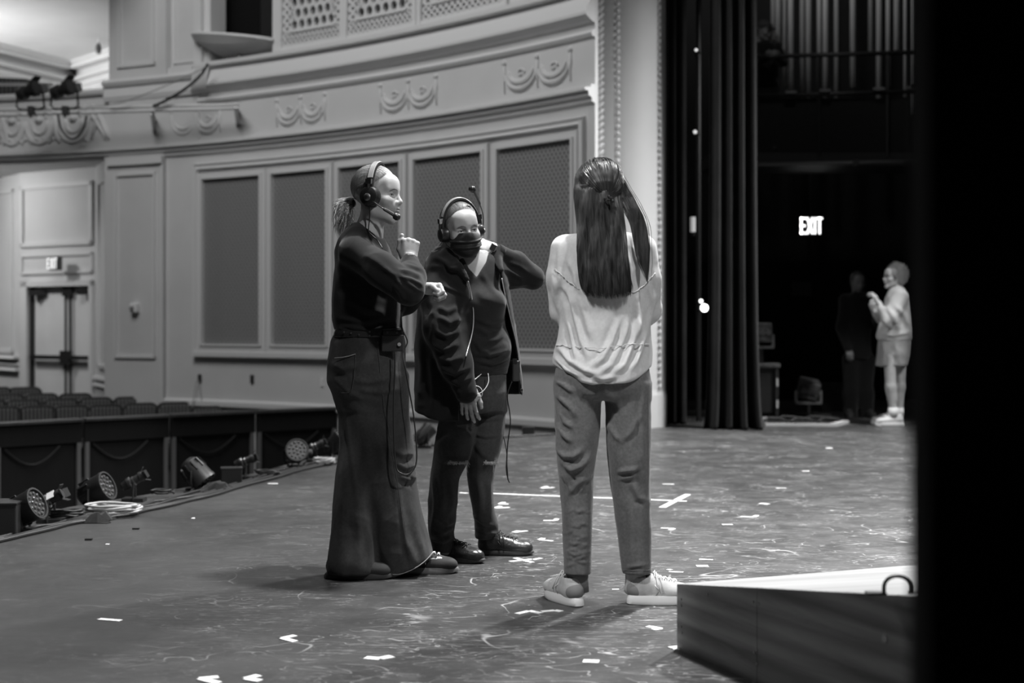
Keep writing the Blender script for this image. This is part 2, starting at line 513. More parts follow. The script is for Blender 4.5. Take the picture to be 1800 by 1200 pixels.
# lattice windows above
LB = [(497, 600), (612, 727), (742, 886)]
lat_m = mat('painted plaster lattice', 0.6, 0.7)
llab = ['white pierced plaster lattice, leftmost, beside the dark box opening', 'white pierced plaster lattice, middle one at the top of the picture', 'white pierced plaster lattice, rightmost and cut by the top of the picture']
void = MB(); curve_box(void, 240, 895, 4.3, 6.6, -1.2, -1.1); curve_box(void, 352, 357, 4.3, 6.6, -1.1, -.31); curve_box(void, 357, 895, 4.28, 4.33, -1.1, -.31)  # black sheets put in for the darkness inside the openings
setp(build(void, 'wall_recess', black_wall), kind='structure')
for i, (a, b) in enumerate(LB):
    mid = wp((a + b) / 2)
    t = thing('lattice_screen', (mid[0], mid[1], 4.38), llab[i], 'lattice', 'pierced lattice screens over the curved wall')
    mb = MB()
    # cells in local (u along wall in px, z)
    def cellring(u0, u1, z0, z1, fu, fz, n=12):
        cu, cz = (u0 + u1) / 2, (z0 + z1) / 2; ru, rz = (u1 - u0) / 2, (z1 - z0) / 2
        out, inn = [], []
        for k in range(n):
            an = 2 * pi * k / n + pi / n
            c, s_ = cos(an), sin(an); m_ = max(abs(c), abs(s_))
            out.append((cu + ru * c / m_, cz + rz * s_ / m_)); inn.append((cu + ru * fu * c, cz + rz * fz * s_))
        vs = []
        for dep in (-0.01, -0.06):
            for u, z in out + inn:
                p = wp(u, dep); vs.append((p[0], p[1], z))
        fs = []
        for k in range(n):
            j = (k + 1) % n
            fs += [(k, j, n + j, n + k), (2 * n + k, 3 * n + k, 3 * n + j, 2 * n + j), (n + k, n + j, 3 * n + j, 3 * n + k)]
        mb.add(vs, fs)
    cw = (b - a) / 8.0
    z = 4.62; row = 0
    while z < 5.6:
        hh = 0.135
        offs = 0 if row % 2 == 0 else 0.5
        cols = 6 if row % 2 == 0 else 5
        for c in range(cols):
            u = a + cw * (1 + c + offs)
            cellring(u, u + cw, z, z + hh, 0.72, 0.84)
        if cols == 5:
            for u0, u1 in ((a + cw, a + 1.5 * cw), (b - 1.5 * cw, b - cw)): cellring(u0, u1, z, z + hh, 0.4, 0.7, 8)
        z += hh; row += 1
    z = 4.44
    ncol = 14
    for c in range(ncol):
        u = a + (b - a) * c / ncol
        for zq in (4.44, 4.52): cellring(u, u + (b - a) / ncol, zq, zq + 0.08, 0.5, 0.5, 8)
    zq = 4.60
    while zq < 5.6:
        cellring(a, a + cw, zq, zq + 0.1, 0.45, 0.4, 8); cellring(b - cw, b, zq, zq + 0.1, 0.45, 0.4, 8); zq += 0.1
    build(mb, 'pierced_panel', lat_m, t)
    fr = MB()
    curve_box(fr, a + cw * .9, b - cw * .9, 4.595, 4.625, -0.02, 0.01)
    curve_box(fr, a - 7, a, 4.36, 5.7, -0.12, 0.03); curve_box(fr, b, b + 7, 4.36, 5.7, -0.12, 0.03)
    curve_box(fr, a, b, 4.36, 4.44, -0.12, 0.02)
    build(fr, 'frame', cream, t)

# opera box opening with its curved front
ob = MB()
curve_box(ob, 345, 358, 4.36, 6.6, -0.3, 0.05); curve_box(ob, 358, 368, 4.36, 6.6, -0.3, -0.02)
curve_box(ob, 482, 491, 4.36, 6.6, -0.3, 0.03)
setp(build(ob, 'trim_3', cream), kind='structure')
bx = thing('box_balcony', tuple(P(420, 95, 18.0)), 'small curved balcony front in the dark box opening at the top left', 'balcony')
mb = MB(); V = []; n = 18
for k in range(n + 1):
    u = 346 + (486 - 346) * k / n
    bul = sin(pi * min(1, (k / n) * 1.0) ) ** 0.5 if 0 < k < n else 0
    dep = 0.06 + 0.26 * bul
    zt = zz(u, 60 + 8 * k / n); zb = zz(u, 76 + 26 * sin(pi * min(1, k / n + .05)) ** 0.7 if k < n else 78)
    for (o_, z_) in ((dep, zt), (dep + .02, zt - .03), (dep * .8, (zt + zb) / 2), (-0.15, zb), (-0.15, zt - .02), (dep - .06, zt)):
        p = wp(u, o_); V.append((p[0], p[1], z_))
m_ = 6; fs = [tuple(range(m_)), tuple(range(n * m_, n * m_ + m_))[::-1]]
for i in range(n):
    for k in range(m_): fs.append((m_ * i + k, m_ * i + (k + 1) % m_, m_ * (i + 1) + (k + 1) % m_, m_ * (i + 1) + k))
mb.add(V, fs)
build(mb, 'front_panel', white, bx, smooth=False)
mb = MB(); p = wp(420, 0.0); mb.cyl((p[0], p[1], 4.36), (p[0], p[1], 4.52), 0.02); build(mb, 'support', cream, bx)

# swag reliefs in the frieze (raised plaster, one mesh of the frieze each)
def swag(cx, w_px, name, label, zc=3.64, h=0.30, big=False):
    mid = wp(cx)
    t = MB()
    def at(u, z, o=0.008): q = wp(u, o); return (q[0], q[1], z)
    hw = w_px / 2
    for sgn in (-1, 1):
        c0 = cx + sgn * hw / 2
        for r_, zr in ((1.0, 1.0), (0.78, 0.72)):
            pts = [at(c0 + hw * 0.48 * r_ * cos(a), zc + h * 0.28 - h * 0.75 * zr * abs(sin(a)) ** 0.8 ) for a in np.linspace(0.12, pi - 0.12, 15)]
            rad = [0.012 + 0.02 * sin(pi * k / 14) for k in range(15)]
            t.tube(pts, rad, 6)
        t.tube([at(c0 + hw * .12 * cos(a) * (1 - a / 9), zc + .02 + .045 * sin(a) * (1 - a / 9)) for a in np.linspace(0, 6, 14)], 0.012, 6)
    for u in (-1, 0, 1):
        uu = cx + u * hw
        t.tube([at(uu, zc + h * .5), at(uu + 1, zc + h * .1), at(uu, zc - h * .15), at(uu + 1, zc - h * .55)], [.014, .022, .016, .008], 6)
        t.ball(at(uu, zc + h * .5), 0.03)
    o = build(t, name, white, smooth=True)
    setp(o, label, 'wall ornament', 'raised plaster swags in the frieze')
swag(345, 84, 'swag_ornament', 'raised plaster swag right of the lighting pipe, leftmost full pair of loops')
swag(529, 84, 'swag_ornament', 'raised plaster swag in the frieze above the second grille')
swag(718, 98, 'swag_ornament', 'raised plaster swag in the frieze above the standing women on the left')
swag(945, 116, 'swag_ornament', 'largest raised plaster swag, in the frieze beside the proscenium column')

# pier panels
tr = MB()
def wframe(mb, a, b, z0, z1, px_w=4, zw=0.03, d=0.03, off=0.05):
    curve_box(mb, a, a + px_w, z0, z1, off, off + d); curve_box(mb, b - px_w, b, z0, z1, off, off + d)
    curve_box(mb, a, b, z0, z0 + zw, off, off + d); curve_box(mb, a, b, z1 - zw, z1, off, off + d)
wframe(tr, 207, 279, 0.62, 3.03)
curve_box(tr, 196, 292, 3.02 + .12, 3.24, 0.05, 0.10)
curve_box(tr, 288, 292, -0.6, 3.2, 0.0, 0.07)
wframe(tr, 212, 278, 4.42, 6.5, 7, .05)
wframe(tr, 300, 341, 4.42, 6.5, 4, .04, .02, -0.06)
setp(build(tr, 'trim_4', cream), kind='structure')

# balcony front -----------------------------------------------------
bal = MB()
curve_box(bal, -60, 200, 3.38, 4.13, -0.25, 0.0)
curve_box(bal, 196, 352, 3.38, 4.05, -0.20, 0.02)
setp(build(bal, 'wall_balcony', white), kind='structure')
tr = MB()
sweep(tr, -60, 190, [(-.28, 4.10), (0.05, 4.10), (0.07, 4.14), (0.05, 4.18), (-.28, 4.18)])
sweep(tr, 188, 356, [(-.2, 4.18), (0.09, 4.18), (0.12, 4.23), (0.09, 4.27), (-.2, 4.27)])
sweep(tr, 188, 352, [(0, 3.98), (0.06, 3.99), (0.08, 4.05), (0.06, 4.18), (0, 4.18)])
setp(build(tr, 'trim_5', cream), kind='structure')
# scroll-work relief on the balcony front
orn = MB()
def at(u, z, o=0.01): q = wp(u, o); return (q[0], q[1], z)
for c0, r0 in ((70, 24), (130, 26), (22, 20)):
    for rr, th in ((1.0, .028), (0.55, .022)):
        orn.tube([at(c0 + r0 * rr * cos(a), 3.80 - (0.30 if rr == 1 else 0.17) * abs(sin(a)) ** .8) for a in np.linspace(0, pi, 17)], th, 6)
    orn.ball(at(c0, 3.82), (0.06, 0.06, 0.05))
    orn.tube([at(c0 + (12 - a * 1.2) * cos(a), 3.83 + (.09 - a * .009) * sin(a)) for a in np.linspace(0, 7, 20)], .016, 6)
for u0, u1 in ((150, 186), (164, 192), (0, 16), (92, 104)):
    orn.tube([at(u0, 3.97), at((u0 + u1) / 2, 3.78), at(u1 - 4, 3.60), at(u1, 3.50)], [.02, .035, .03, .015], 6)
    orn.tube([at(u0 + 14, 3.95), at(u0 + 6, 3.75), at(u0 - 2, 3.52)], [.012, .03, .02], 6)
for u in range(0, 150, 16):
    orn.tube([at(u + 8 * cos(a), 3.50 + .06 * sin(a)) for a in np.linspace(0, pi, 9)], .018, 6)
o = build(orn, 'scroll_relief', white, smooth=True)
setp(o, 'ornate raised scrollwork on the balcony front under the lighting pipes', 'wall ornament')

# plaster bracket at the end of the balcony front
br = MB()
for k in range(5):
    u = 352 + k * 5.5
    br.tube([at(u - 8, 4.0, .06), at(u - 3, 4.04, .12), at(u, 4.12, .14), at(u + 1, 4.24, .12), at(u + 1, 4.31, .10)], 0.019, 8)
o = build(br, 'scroll_bracket', white, smooth=True)
setp(o, 'fluted plaster scroll bracket where the pipes meet the curved wall', 'wall ornament')

# balcony soffit, room beyond ---------------------------------------
sof = MB()
sof.prism([tuple(wp(-60, -.1)), tuple(wp(0, -.1)), tuple(wp(100, -.1)), tuple(wp(200, -.1)), (-6.6, 23.5), (-12, 23.5)], 3.34, 3.44)
setp(build(sof, 'ceiling_balcony', white), kind='structure')
# upper room: two walls meeting in a corner, cove mouldings, ceiling
cz = 5.94
c0 = P(130, 118, 27.0); cR = P(235, 118, 25.2); cL = P(-80, 118, 24.2)
up = MB()
def wseg(mb, a, b, z0, z1, t=0.2, side=1):
    a = Vector((a[0], a[1], 0)); b = Vector((b[0], b[1], 0)); d = (b - a).normalized(); n_ = Vector((-d.y, d.x, 0)) * t * side
    mb.hexa([(p.x, p.y, z0) for p in (a, b, b + n_, a + n_)] + [(p.x, p.y, z1) for p in (a, b, b + n_, a + n_)])
wseg(up, cL, c0, 2.5, 6.0); wseg(up, c0, cR, 2.5, 6.0)
setp(build(up, 'wall_upper', white), kind='structure')
tr = MB()
for z0, z1, t in ((5.84, 5.93, .22), (5.93, 5.97, .28), (5.64, 5.70, .14), (5.52, 5.56, .07)):
    wseg(tr, cL, c0, z0, z1, t, -1); wseg(tr, c0, cR, z0, z1, t, -1)
setp(build(tr, 'trim_6', cream), kind='structure')
ce = MB(); ce.prism([(-20, 30), (-4, 30), (-4, 26), (-5, 17), (-20, 17)], 5.97, 6.1)
setp(build(ce, 'ceiling', white), kind='structure')
det = thing('pendant_sprinkler', tuple(P(173, 80, 24.5)), 'tiny white pendant hanging from the bright ceiling at top left', 'ceiling fitting')
mb = MB(); q = P(173, 80, 24.5); mb.cyl(q + Vector((0, 0, .04)), Vector((q.x, q.y, 5.97)), .012); build(mb, 'rod', cream, det)
mb = MB(); mb.lathe(q - Vector((0, 0, .14)), (0, 0, 1), [(0, .03), (.04, .05), (.12, .05), (.18, .02)], 12); build(mb, 'head', grey_plastic, det)
# balcony floor, aisle parapet
bf = MB(); bf.prism([tuple(wp(-60, -.2)), tuple(wp(200, -.2)), (-6.6, 25), (-13, 25)], 3.5, 3.7)
setp(build(bf, 'floor_balcony', mat('balcony carpet', .08, .9)), kind='structure')
par = MB(); a = P(-70, 145, 20.6); b = P(86, 145, 20.6)
par.bar((a.x, a.y, 3.98), (b.x, b.y, 3.98), 0.1, 0.66)
par.bar((b.x, b.y, 4.0), (b.x + .25, b.y + 2.2, 4.0), 0.1, 0.86)
setp(build(par, 'wall_parapet', white), kind='structure')
tr = MB(); tr.bar((a.x, a.y, 4.535), (b.x + .05, b.y, 4.535), .05, .035); tr.bar((a.x, a.y, 4.32), (b.x, b.y, 4.32), .12, .05)
for k_ in (0.2, .99): q_ = a.lerp(b, k_); tr.bar((q_.x, q_.y, 4.3), (q_.x, q_.y, 4.53), .04, .04, up=(0, 1, 0))
setp(build(tr, 'trim_7', cream), kind='structure')

# door bay under the balcony ----------------------------------------
A0 = P(-30, 500, 22.8); A1 = P(35, 500, 21.5); A2 = P(167, 500, 20.6); A3 = P(199, 500, 19.15)
db = MB()
def wall_open(mb, a, b, z0, z1, holes, t=.2):
    """wall with rectangular holes (u0,u1,v0,v1), u in metres from a"""
    a = Vector((a.x, a.y, 0)); b = Vector((b.x, b.y, 0)); d = (b - a).normalized(); L = (b - a).length
    us = sorted({0, L} | {h[0] for h in holes} | {h[1] for h in holes}); vs = sorted({z0, z1} | {h[2] for h in holes} | {h[3] for h in holes})
    for u0, u1 in zip(us, us[1:]):
        for v0, v1 in zip(vs, vs[1:]):
            if any(h[0] <= (u0 + u1) / 2 <= h[1] and h[2] <= (v0 + v1) / 2 <= h[3] for h in holes): continue
            p, q = a + d * u0, a + d * u1
            wseg(mb, p, q, v0, v1, t, 1)
def on(a, b, px):
    """distance from a along a-b at image column px"""
    d = b - a; k = (px - 900) / F
    t = (k * a.y - a.x) / (d.x - k * d.y)
    return t * Vector((d.x, d.y, 0)).length
uD0, uD1 = on(A1, A2, 52), on(A1, A2, 161)
DT = 1.075 + (568 - 503) / (F / 21.0)
wseg(db, A0, A1, -1.2, 3.4); wall_open(db, A1, A2, -1.2, 3.4, [(uD0, uD1, -1.2, DT)]); wseg(db, A2, A3, -1.2, 3.4)
setp(build(db, 'wall_back', white), kind='structure')
dirA = Vector((A2.x - A1.x, A2.y - A1.y, 0)).normalized(); nA = Vector((-dirA.y, dirA.x, 0))  # away from camera
B1 = Vector((A1.x, A1.y, 0))
def du(u, z, o=0.0): return B1 + dirA * u - nA * o + Vector((0, 0, z))
tr = MB()
def dframe(mb, u0, u1, z0, z1, w_=.06, d=.04):
    for (a_, b_, c_, e_) in ((u0, u0 + w_, z0, z1), (u1 - w_, u1, z0, z1), (u0, u1, z0, z0 + w_), (u0, u1, z1 - w_, z1)):
        mb.hexa([du(a_, c_), du(b_, c_), du(b_, c_, d), du(a_, c_, d), du(a_, e_), du(b_, e_), du(b_, e_, d), du(a_, e_, d)])
zf = lambda py, Y=21.0: H - (py - HZ) * Y / F
dframe(tr, on(A1, A2, 38), on(A1, A2, 164), zf(432), zf(322))
dframe(tr, on(A1, A2, 38), on(A1, A2, 164), zf(481), zf(445), .04, .03)
L_ = [(on(A1, A2, 41), uD0, -1.2, DT + .08), (uD1, on(A1, A2, 166), -1.2, DT + .08), (on(A1, A2, 41), on(A1, A2, 166), DT, DT + .08)]
for (a_, b_, c_, e_) in L_:
    mb = tr; mb.hexa([du(a_, c_), du(b_, c_), du(b_, c_, .06), du(a_, c_, .06), du(a_, e_), du(b_, e_), du(b_, e_, .06), du(a_, e_, .06)])
# narrow panel and rails on the return wall, panel and rails on the left wall
def seg_frame(mb, a, b, x0, x1, z0, z1, w_=.05, d=.035):
    dd = Vector((b.x - a.x, b.y - a.y, 0)).normalized(); n_ = Vector((dd.y, -dd.x, 0)); o_ = Vector((a.x, a.y, 0))
    u0, u1 = on(a, b, x0), on(a, b, x1)
    q = lambda u, z, o: o_ + dd * u + n_ * o + Vector((0, 0, z))
    for (a_, b_, c_, e_) in ((u0, u0 + w_, z0, z1), (u1 - w_, u1, z0, z1), (u0, u1, z0, z0 + w_), (u0, u1, z1 - w_, z1)):
        mb.hexa([q(a_, c_, 0), q(b_, c_, 0), q(b_, c_, d), q(a_, c_, d), q(a_, e_, 0), q(b_, e_, 0), q(b_, e_, d), q(a_, e_, d)])
def seg_rail(mb, a, b, x0, x1, z0, z1, d=.05):
    dd = Vector((b.x - a.x, b.y - a.y, 0)).normalized(); n_ = Vector((dd.y, -dd.x, 0)); o_ = Vector((a.x, a.y, 0))
    u0, u1 = on(a, b, x0), on(a, b, x1)
    q = lambda u, z, o: o_ + dd * u + n_ * o + Vector((0, 0, z))
    mb.hexa([q(u0, z0, 0), q(u1, z0, 0), q(u1, z0, d), q(u0, z0, d), q(u0, z1, 0), q(u1, z1, 0), q(u1, z1, d * .7), q(u0, z1, d * .7)])
seg_frame(tr, A2, A3, 175, 197, zf(648, 19.8), zf(315, 19.8)); seg_rail(tr, A2, A3, 168, 199, zf(668, 19.8), zf(663, 19.8)); seg_rail(tr, A2, A3, 168, 199, zf(680, 19.8), zf(676, 19.8))
seg_frame(tr, A0, A1, -25, 25, zf(620, 22), zf(335, 22)); seg_rail(tr, A0, A1, -28, 34, zf(629, 22), zf(624, 22), .1); seg_rail(tr, A0, A1, -28, 34, zf(640, 22), zf(636, 22)); seg_rail(tr, A0, A1, -28, 34, zf(650, 22), zf(645, 22), .07)
setp(build(tr, 'trim_8', cream), kind='structure')

# double door
dd = thing('double_door', tuple(du((uD0 + uD1) / 2, -0.55, -0.12)), 'white double exit door with dark push bars, under the lit sign on the left', 'door')
dm = mat('white painted door', 0.7, 0.5, var=.05, vscale=2)
um = on(A1, A2, 117)
zb_ = -0.62
for a_, b_ in ((uD0 + .03, um - .012), (um + .012, uD1 - .01)):
    mb = MB(); mb.hexa([du(a_, zb_, -.12), du(b_, zb_, -.12), du(b_, zb_, -.07), du(a_, zb_, -.07), du(a_, DT - .02, -.12), du(b_, DT - .02, -.12), du(b_, DT - .02, -.07), du(a_, DT - .02, -.07)])
    lf = build(mb, 'door_leaf', dm, dd)
    mb = MB(); mb.bar(du(a_ + .02, zf(628), 0.02), du(b_ - .02, zf(628), 0.02), .05, .06); 
    build(mb, 'push_bar', dark_metal, lf)
    mb = MB(); uu = b_ - .045 if a_ < um - .1 else a_ + .045
    mb.bar(du(uu, zb_ + .1, -.03), du(uu, DT - .05, -.03), .028, .028, up=(0, 1, 0)); mb.box(du(uu, zf(628), 0.01), (.09, .08, .2)); mb.box(du(uu, DT - .08, -.02), (.08, .06, .13))
    build(mb, 'vertical_rod', dark_metal, lf)
    mb = MB(); uc = (a_ + .16) if a_ < um - .1 else (b_ - .1)
    mb.box(du(uc, DT - .09, -.01), (.26, .12, .08)); build(mb, 'door_closer', dark_metal, lf)
mb = MB(); mb.hexa([du(uD0, zb_, -.14), du(uD0 + .03, zb_, -.14), du(uD0 + .03, zb_, 0), du(uD0, zb_, 0), du(uD0, DT, -.14), du(uD0 + .03, DT, -.14), du(uD0 + .03, DT, 0), du(uD0, DT, 0)])
build(mb, 'jamb', dark_metal, dd)

# letters for signs: strokes in a 1-wide 1.4-high cell
GLY = {'E': [((0, 0), (0, 1.4)), ((0, 0), (.8, 0)), ((0, .7), (.65, .7)), ((0, 1.4), (.8, 1.4))],
       'X': [((0, 0), (.85, 1.4)), ((.85, 0), (0, 1.4))], 'I': [((.15, 0), (.15, 1.4))], 'T': [((.4, 0), (.4, 1.4)), ((0, 1.4), (.8, 1.4))]}
ADV = {'E': 1.15, 'X': 1.2, 'I': .6, 'T': 1.0}
def letters(txt, o, ux, uz, h, th, nrm, dep=.004, sq=.52):
    mb = MB(); x = 0; k = h / 1.4
    ux, uz, nrm, o = Vector(ux), Vector(uz), Vector(nrm), Vector(o)
    tot = sum(ADV[c] for c in txt) - .25
    x = -tot / 2
    for c in txt:
        for a, b in GLY[c]:
            p = o + ux * (x + a[0]) * k * sq + uz * (a[1] - .7) * k + nrm * dep; q = o + ux * (x + b[0]) * k * sq + uz * (b[1] - .7) * k + nrm * dep
            d_ = (q - p).normalized() * th * .5
            mb.bar(p - d_, q + d_, th, .006, up=nrm)
        x += ADV[c]
    return mb
sg = thing('exit_sign', tuple(P(97, 463, 20.75)), 'lit EXIT sign above the white double door on the left wall', 'exit sign', 'lit exit signs')
c_ = P(97, 463, 20.75); uxs = dirA
R_ = Matrix((uxs, nA, Vector((0, 0, 1)))).transposed()
mb = MB(); mb.box(c_, (.20, .10, .20), R_); build(mb, 'housing', mat('grey sign housing', .10, .5), sg, bev=.008)
build(letters('EXIT', c_ - nA * .052, uxs, (0, 0, 1), .14, .014, -nA), 'letters', glow, sg)

# wall speaker / thermostat on the pier, outlets on the wall
def onwall(px, py, off=.05): q = wp(px, off); return Vector((q[0], q[1], zz(px, py)))
def wallR(px):
    a, b = wp(px - 3), wp(px + 3); d = Vector((b[0] - a[0], b[1] - a[1], 0)).normalized()
    return Matrix((d, Vector((-d.y, d.x, 0)), Vector((0, 0, 1)))).transposed()
q = onwall(245, 541, .05); sp = thing('wall_sensor', tuple(q), 'small white wall sensor on the pier right of the doors', 'sensor')
mb = MB(); mb.box(q + wallR(245) @ Vector((0, -.04, 0)), (.11, .10, .13), wallR(245)); build(mb, 'case', white_plastic, sp, bev=.02)
mb = MB(); mb.box(q + wallR(245) @ Vector((0.0, -.095, -.01)), (.06, .02, .05), wallR(245)); build(mb, 'lens', mat('grey lens', .2, .3), sp)
for px, py, cord, lab in ((352, 665, 1, 'black wall outlet with a light cable plugged in, under the leftmost grille'), (444, 666, 0, 'small black wall outlet below the first grille with nothing plugged in')):
    q = onwall(px, py, 0.0); t = thing('wall_outlet', tuple(q), lab, 'outlet')
    mb = MB(); mb.box(q + wallR(px) @ Vector((0, -.01, 0)), (.055, .02, .105), wallR(px)); pl = build(mb, 'cover_plate', black_plastic, t, bev=.004)
    mb = MB()
    for dz in (-.024, .024): mb.box(q + wallR(px) @ Vector((0, -.022, dz)), (.03, .006, .03), wallR(px))
    build(mb, 'socket', grey_plastic, t)
q = onwall(567, 672, 0); mb = MB(); mb.box(q + wallR(567) @ Vector((0, -.008, 0)), (.05, .016, .1), wallR(567))
setp(build(mb, 'wall_plate', white_plastic, bev=.003), 'blank white wall plate beside the woman in wide jeans', 'wall plate')
mb = MB(); q = onwall(350, 668, .05); 
mb.tube([q, q + Vector((-.02, -.02, -.15)), q + Vector((-.07, -.03, -.5)), q + Vector((-.08, -.03, -.9))], .006, 6)
q = onwall(354, 668, .05); mb.tube([q, q + Vector((.02, -.02, -.12)), q + Vector((.05, -.02, -.3))], .005, 6)
setp(build(mb, 'power_cable', mat('grey cable', .3, .6)), 'thin grey cable hanging from the wall outlet under the leftmost grille', 'cable')
q = G(930, 760) ; q.y += .05

# auditorium floor (raked, behind the rail)
hf = MB(); hf.add([(-14, 6, -1.0), (-1.0, 6, -1.0), (0.8, 14.4, -1.0), (-2.0, 17.0, -1.0), (-14, 14.0, -1.0), (-14, 26, -.35), (-5, 26, -.35), (-4, 18.4, -.8)],
                 [(0, 1, 2, 3, 4), (4, 3, 7, 6, 5)])
o = build(hf, 'floor_auditorium', mat('dark auditorium carpet', 0.03, 0.95, var=.3, vscale=20)); setp(o, kind='structure')
sd = o.modifiers.new('s', 'SOLIDIFY'); sd.thickness = .05; sd.offset = -1

# proscenium column -------------------------------------------------
pc = MB()
pr0 = P(1043, 750, 14.55); pr1 = P(1173, 750, 14.77)
pr0 = Vector((pr0.x, pr0.y)); pr1 = Vector((pr1.x, pr1.y))
du_ = (pr1 - pr0); Lp = du_.length; du_.normalize(); nn = Vector((du_.y, -du_.x))
def pp(t, o): q = pr0 + du_ * t * Lp + nn * o; return (q.x, q.y)
prof = [(0, 0.0), (.03, .02), (.13, .08), (.15, .10), (.24, .14), (.26, .13), (.32, .16)] + [(.34 + .5 * k / 14, .17 + .5 * (.39 * k / 14) - 1.795 * (.39 * k / 14) ** 2) for k in range(15)] + [(.86, .09), (.93, .055), (1.0, .0)]
# plan: convex cove that turns towards the stage at its right edge
poly = [pp(a, b - .05) for a, b in prof] + [pp(1.0, -.9), pp(0, -.9)]
pc.prism(poly, -0.02, 6.6)
o = build(pc, 'wall_proscenium', white); setp(o, kind='structure'); smooth_by_angle(o, 30)
tr = MB()
poly2 = [pp(a, b - .02) for a, b in prof] + [pp(1.012, -.5), pp(0, -.5)]
tr.prism(poly2, 0, .34); tr.prism([pp(a, b - .035) for a, b in prof] + [pp(1.006, -.5), pp(0, -.5)], .34, .37)
setp(build(tr, 'trim_9', cream), kind='structure')
tr = MB()
for k in range(88):
    z = .42 + k * .07
    a = pp(.075, 0.0); b = pp(.12, .02)
    tr.tube([(*pp(.015, -.03), z - .03), (*pp(.07, .02), z), (*pp(.125, .03), z + .045)], [.012, .032, .012], 6)
    tr.ball((*pp(.285, .10), z), (.022, .022, .026), 8, 5)
    tr.ball((*pp(.875, .045), z), (.018, .018, .024), 8, 5)
setp(build(tr, 'trim_10', cream, smooth=True), kind='structure')
# ================================================================== PROPS
# orchestra rail: dark panelled units
rail_wood = wood_material('dark stained rail wood', 0.003, 0.007, 2.0, (3, 3, 1), .95)
rail_top = wood_material('rail cap wood', 0.05, 0.09, 2.0, (3, 3, 1), .32)
rail_post = mat('dull aluminium post', 0.16, 0.5, .2)
RY = [(-160, 13.35), (-12, 14.0), (145, 14.7), (298, 15.35), (449, 16.05), (592, 16.75)]
zr = 0.095
def rp(px, Y): return Vector(((px - 900) / F * Y, Y, 0))
rl = ['orchestra rail unit cut by the left edge, nearest the camera', 'dark panelled orchestra rail unit, left of the first pair of light posts',
      'dark panelled orchestra rail unit between the first and second pair of posts', 'dark panelled orchestra rail unit, between the second and third pair of posts',
      'dark panelled orchestra rail unit at the far end, ending beside the woman in wide jeans']
for i in range(5):
    a, b = rp(*RY[i]), rp(*RY[i + 1]); d = (b - a).normalized(); n_ = Vector((d.y, -d.x, 0)); L = (b - a).length
    a = a + d * .012; b = b - d * .012; L = (b - a).length
    t = thing('rail_unit', tuple((a + b) / 2 + Vector((0, 0, -.95))), rl[i], 'railing', 'orchestra rail units')
    q = lambda u, z, o=0: a + d * u + n_ * o + Vector((0, 0, z))
    def slab(u0, u1, z0, z1, o0, o1): return [q(u0, z0, o0), q(u1, z0, o0), q(u1, z0, o1), q(u0, z0, o1), q(u0, z1, o0), q(u1, z1, o0), q(u1, z1, o1), q(u0, z1, o1)]
    mb = MB(); mb.hexa(slab(0, L, zr - .035, zr, -.09, .05)); build(mb, 'top_rail', rail_top, t, bev=.006)
    mb = MB(); mb.hexa(slab(0, L, zr - .25, zr - .035, -.02, .02)); build(mb, 'fascia', rail_wood, t, bev=.004)
    mb = MB(); mb.hexa(slab(.05, L - .05, zr - .93, zr - .25, -.03, -.01)); mb.hexa(slab(.0, L, zr - 1.05, zr - .90, -.02, .015)); build(mb, 'panel', rail_wood, t)
    for u in (.035, L - .035):
        mb = MB(); mb.hexa(slab(u - .022, u + .022, -1.0, zr - .25, -.04, .02)); build(mb, 'post', rail_post, t, bev=.003)
    mb = MB(); mb.tube([q(.1 + (L - .35) * k / 12, zr - .27 - .17 * sin(pi * k / 12), .012) for k in range(13)], .008, 6); build(mb, 'hanging_cord', rubber, t)

# auditorium seats
seat_cloth = stripe_material('striped seat cloth', 0.03, 0.17, 7.0, 'X')
seat_frame = mat('dark seat frame', 0.035, 0.4)
def rrect(w_, h, r, n=5):
    pts = []
    for cx, cy, a0 in ((w_ / 2 - r, h - r, 0), (-w_ / 2 + r, h - r, 90)):
        for k in range(n + 1):
            a = radians(a0 + 90 * k / n); pts.append((cx + r * cos(a), cy + r * sin(a)))
    return pts + [(-w_ / 2, 0), (w_ / 2, 0)]
def make_seat():
    t = thing('auditorium_chair', (0, 0, 0), 'seat', 'theatre chair', 'rows of striped auditorium seats')
    # seat faces -Y in its own frame
    mb = MB(); mb.extr([(x, .05, .38 + z) for x, z in rrect(.47, .50, .10)], (0, .045, 0)); fr = build(mb, 'backrest', seat_frame, t, bev=.012)
    mb = MB(); mb.extr([(x, .015, .41 + z) for x, z in rrect(.41, .44, .08)], (0, .045, 0)); build(mb, 'back_cushion', seat_cloth, fr, bev=.015)
    mb = MB(); mb.box((0, -.17, .42), (.44, .42, .09)); build(mb, 'seat_cushion', seat_cloth, t, bev=.02)
    for s_ in (-1, 1):
        mb = MB(); mb.box((s_ * .245, -.12, .60), (.05, .34, .035)); build(mb, 'armrest', seat_frame, t, bev=.01)
        mb = MB(); mb.box((s_ * .245, -.05, .29), (.03, .22, .58)); build(mb, 'standard', seat_frame, t)
    return t
seat0 = make_seat(); first = True
seat_rows = [ # (pixel x of top centre, pixel y of top, Y)
    ('back row', [(-8, 680, 19.0), (45, 680, 19.2)]),
    ('third row', [(13, 692, 18.25), (74, 691, 18.5), (134, 691, 18.8)]),
    ('second row', [(-20, 702, 17.5), (41, 702, 17.75), (108, 700, 18.0), (170, 698, 18.25), (231, 697, 18.5)]),
    ('front row', [(-58, 714, 16.75), (4, 714, 17.0), (66, 713, 17.25), (127, 712, 17.5), (187, 711, 17.72), (249, 708, 17.92), (309, 706.5, 18.0)]),
]
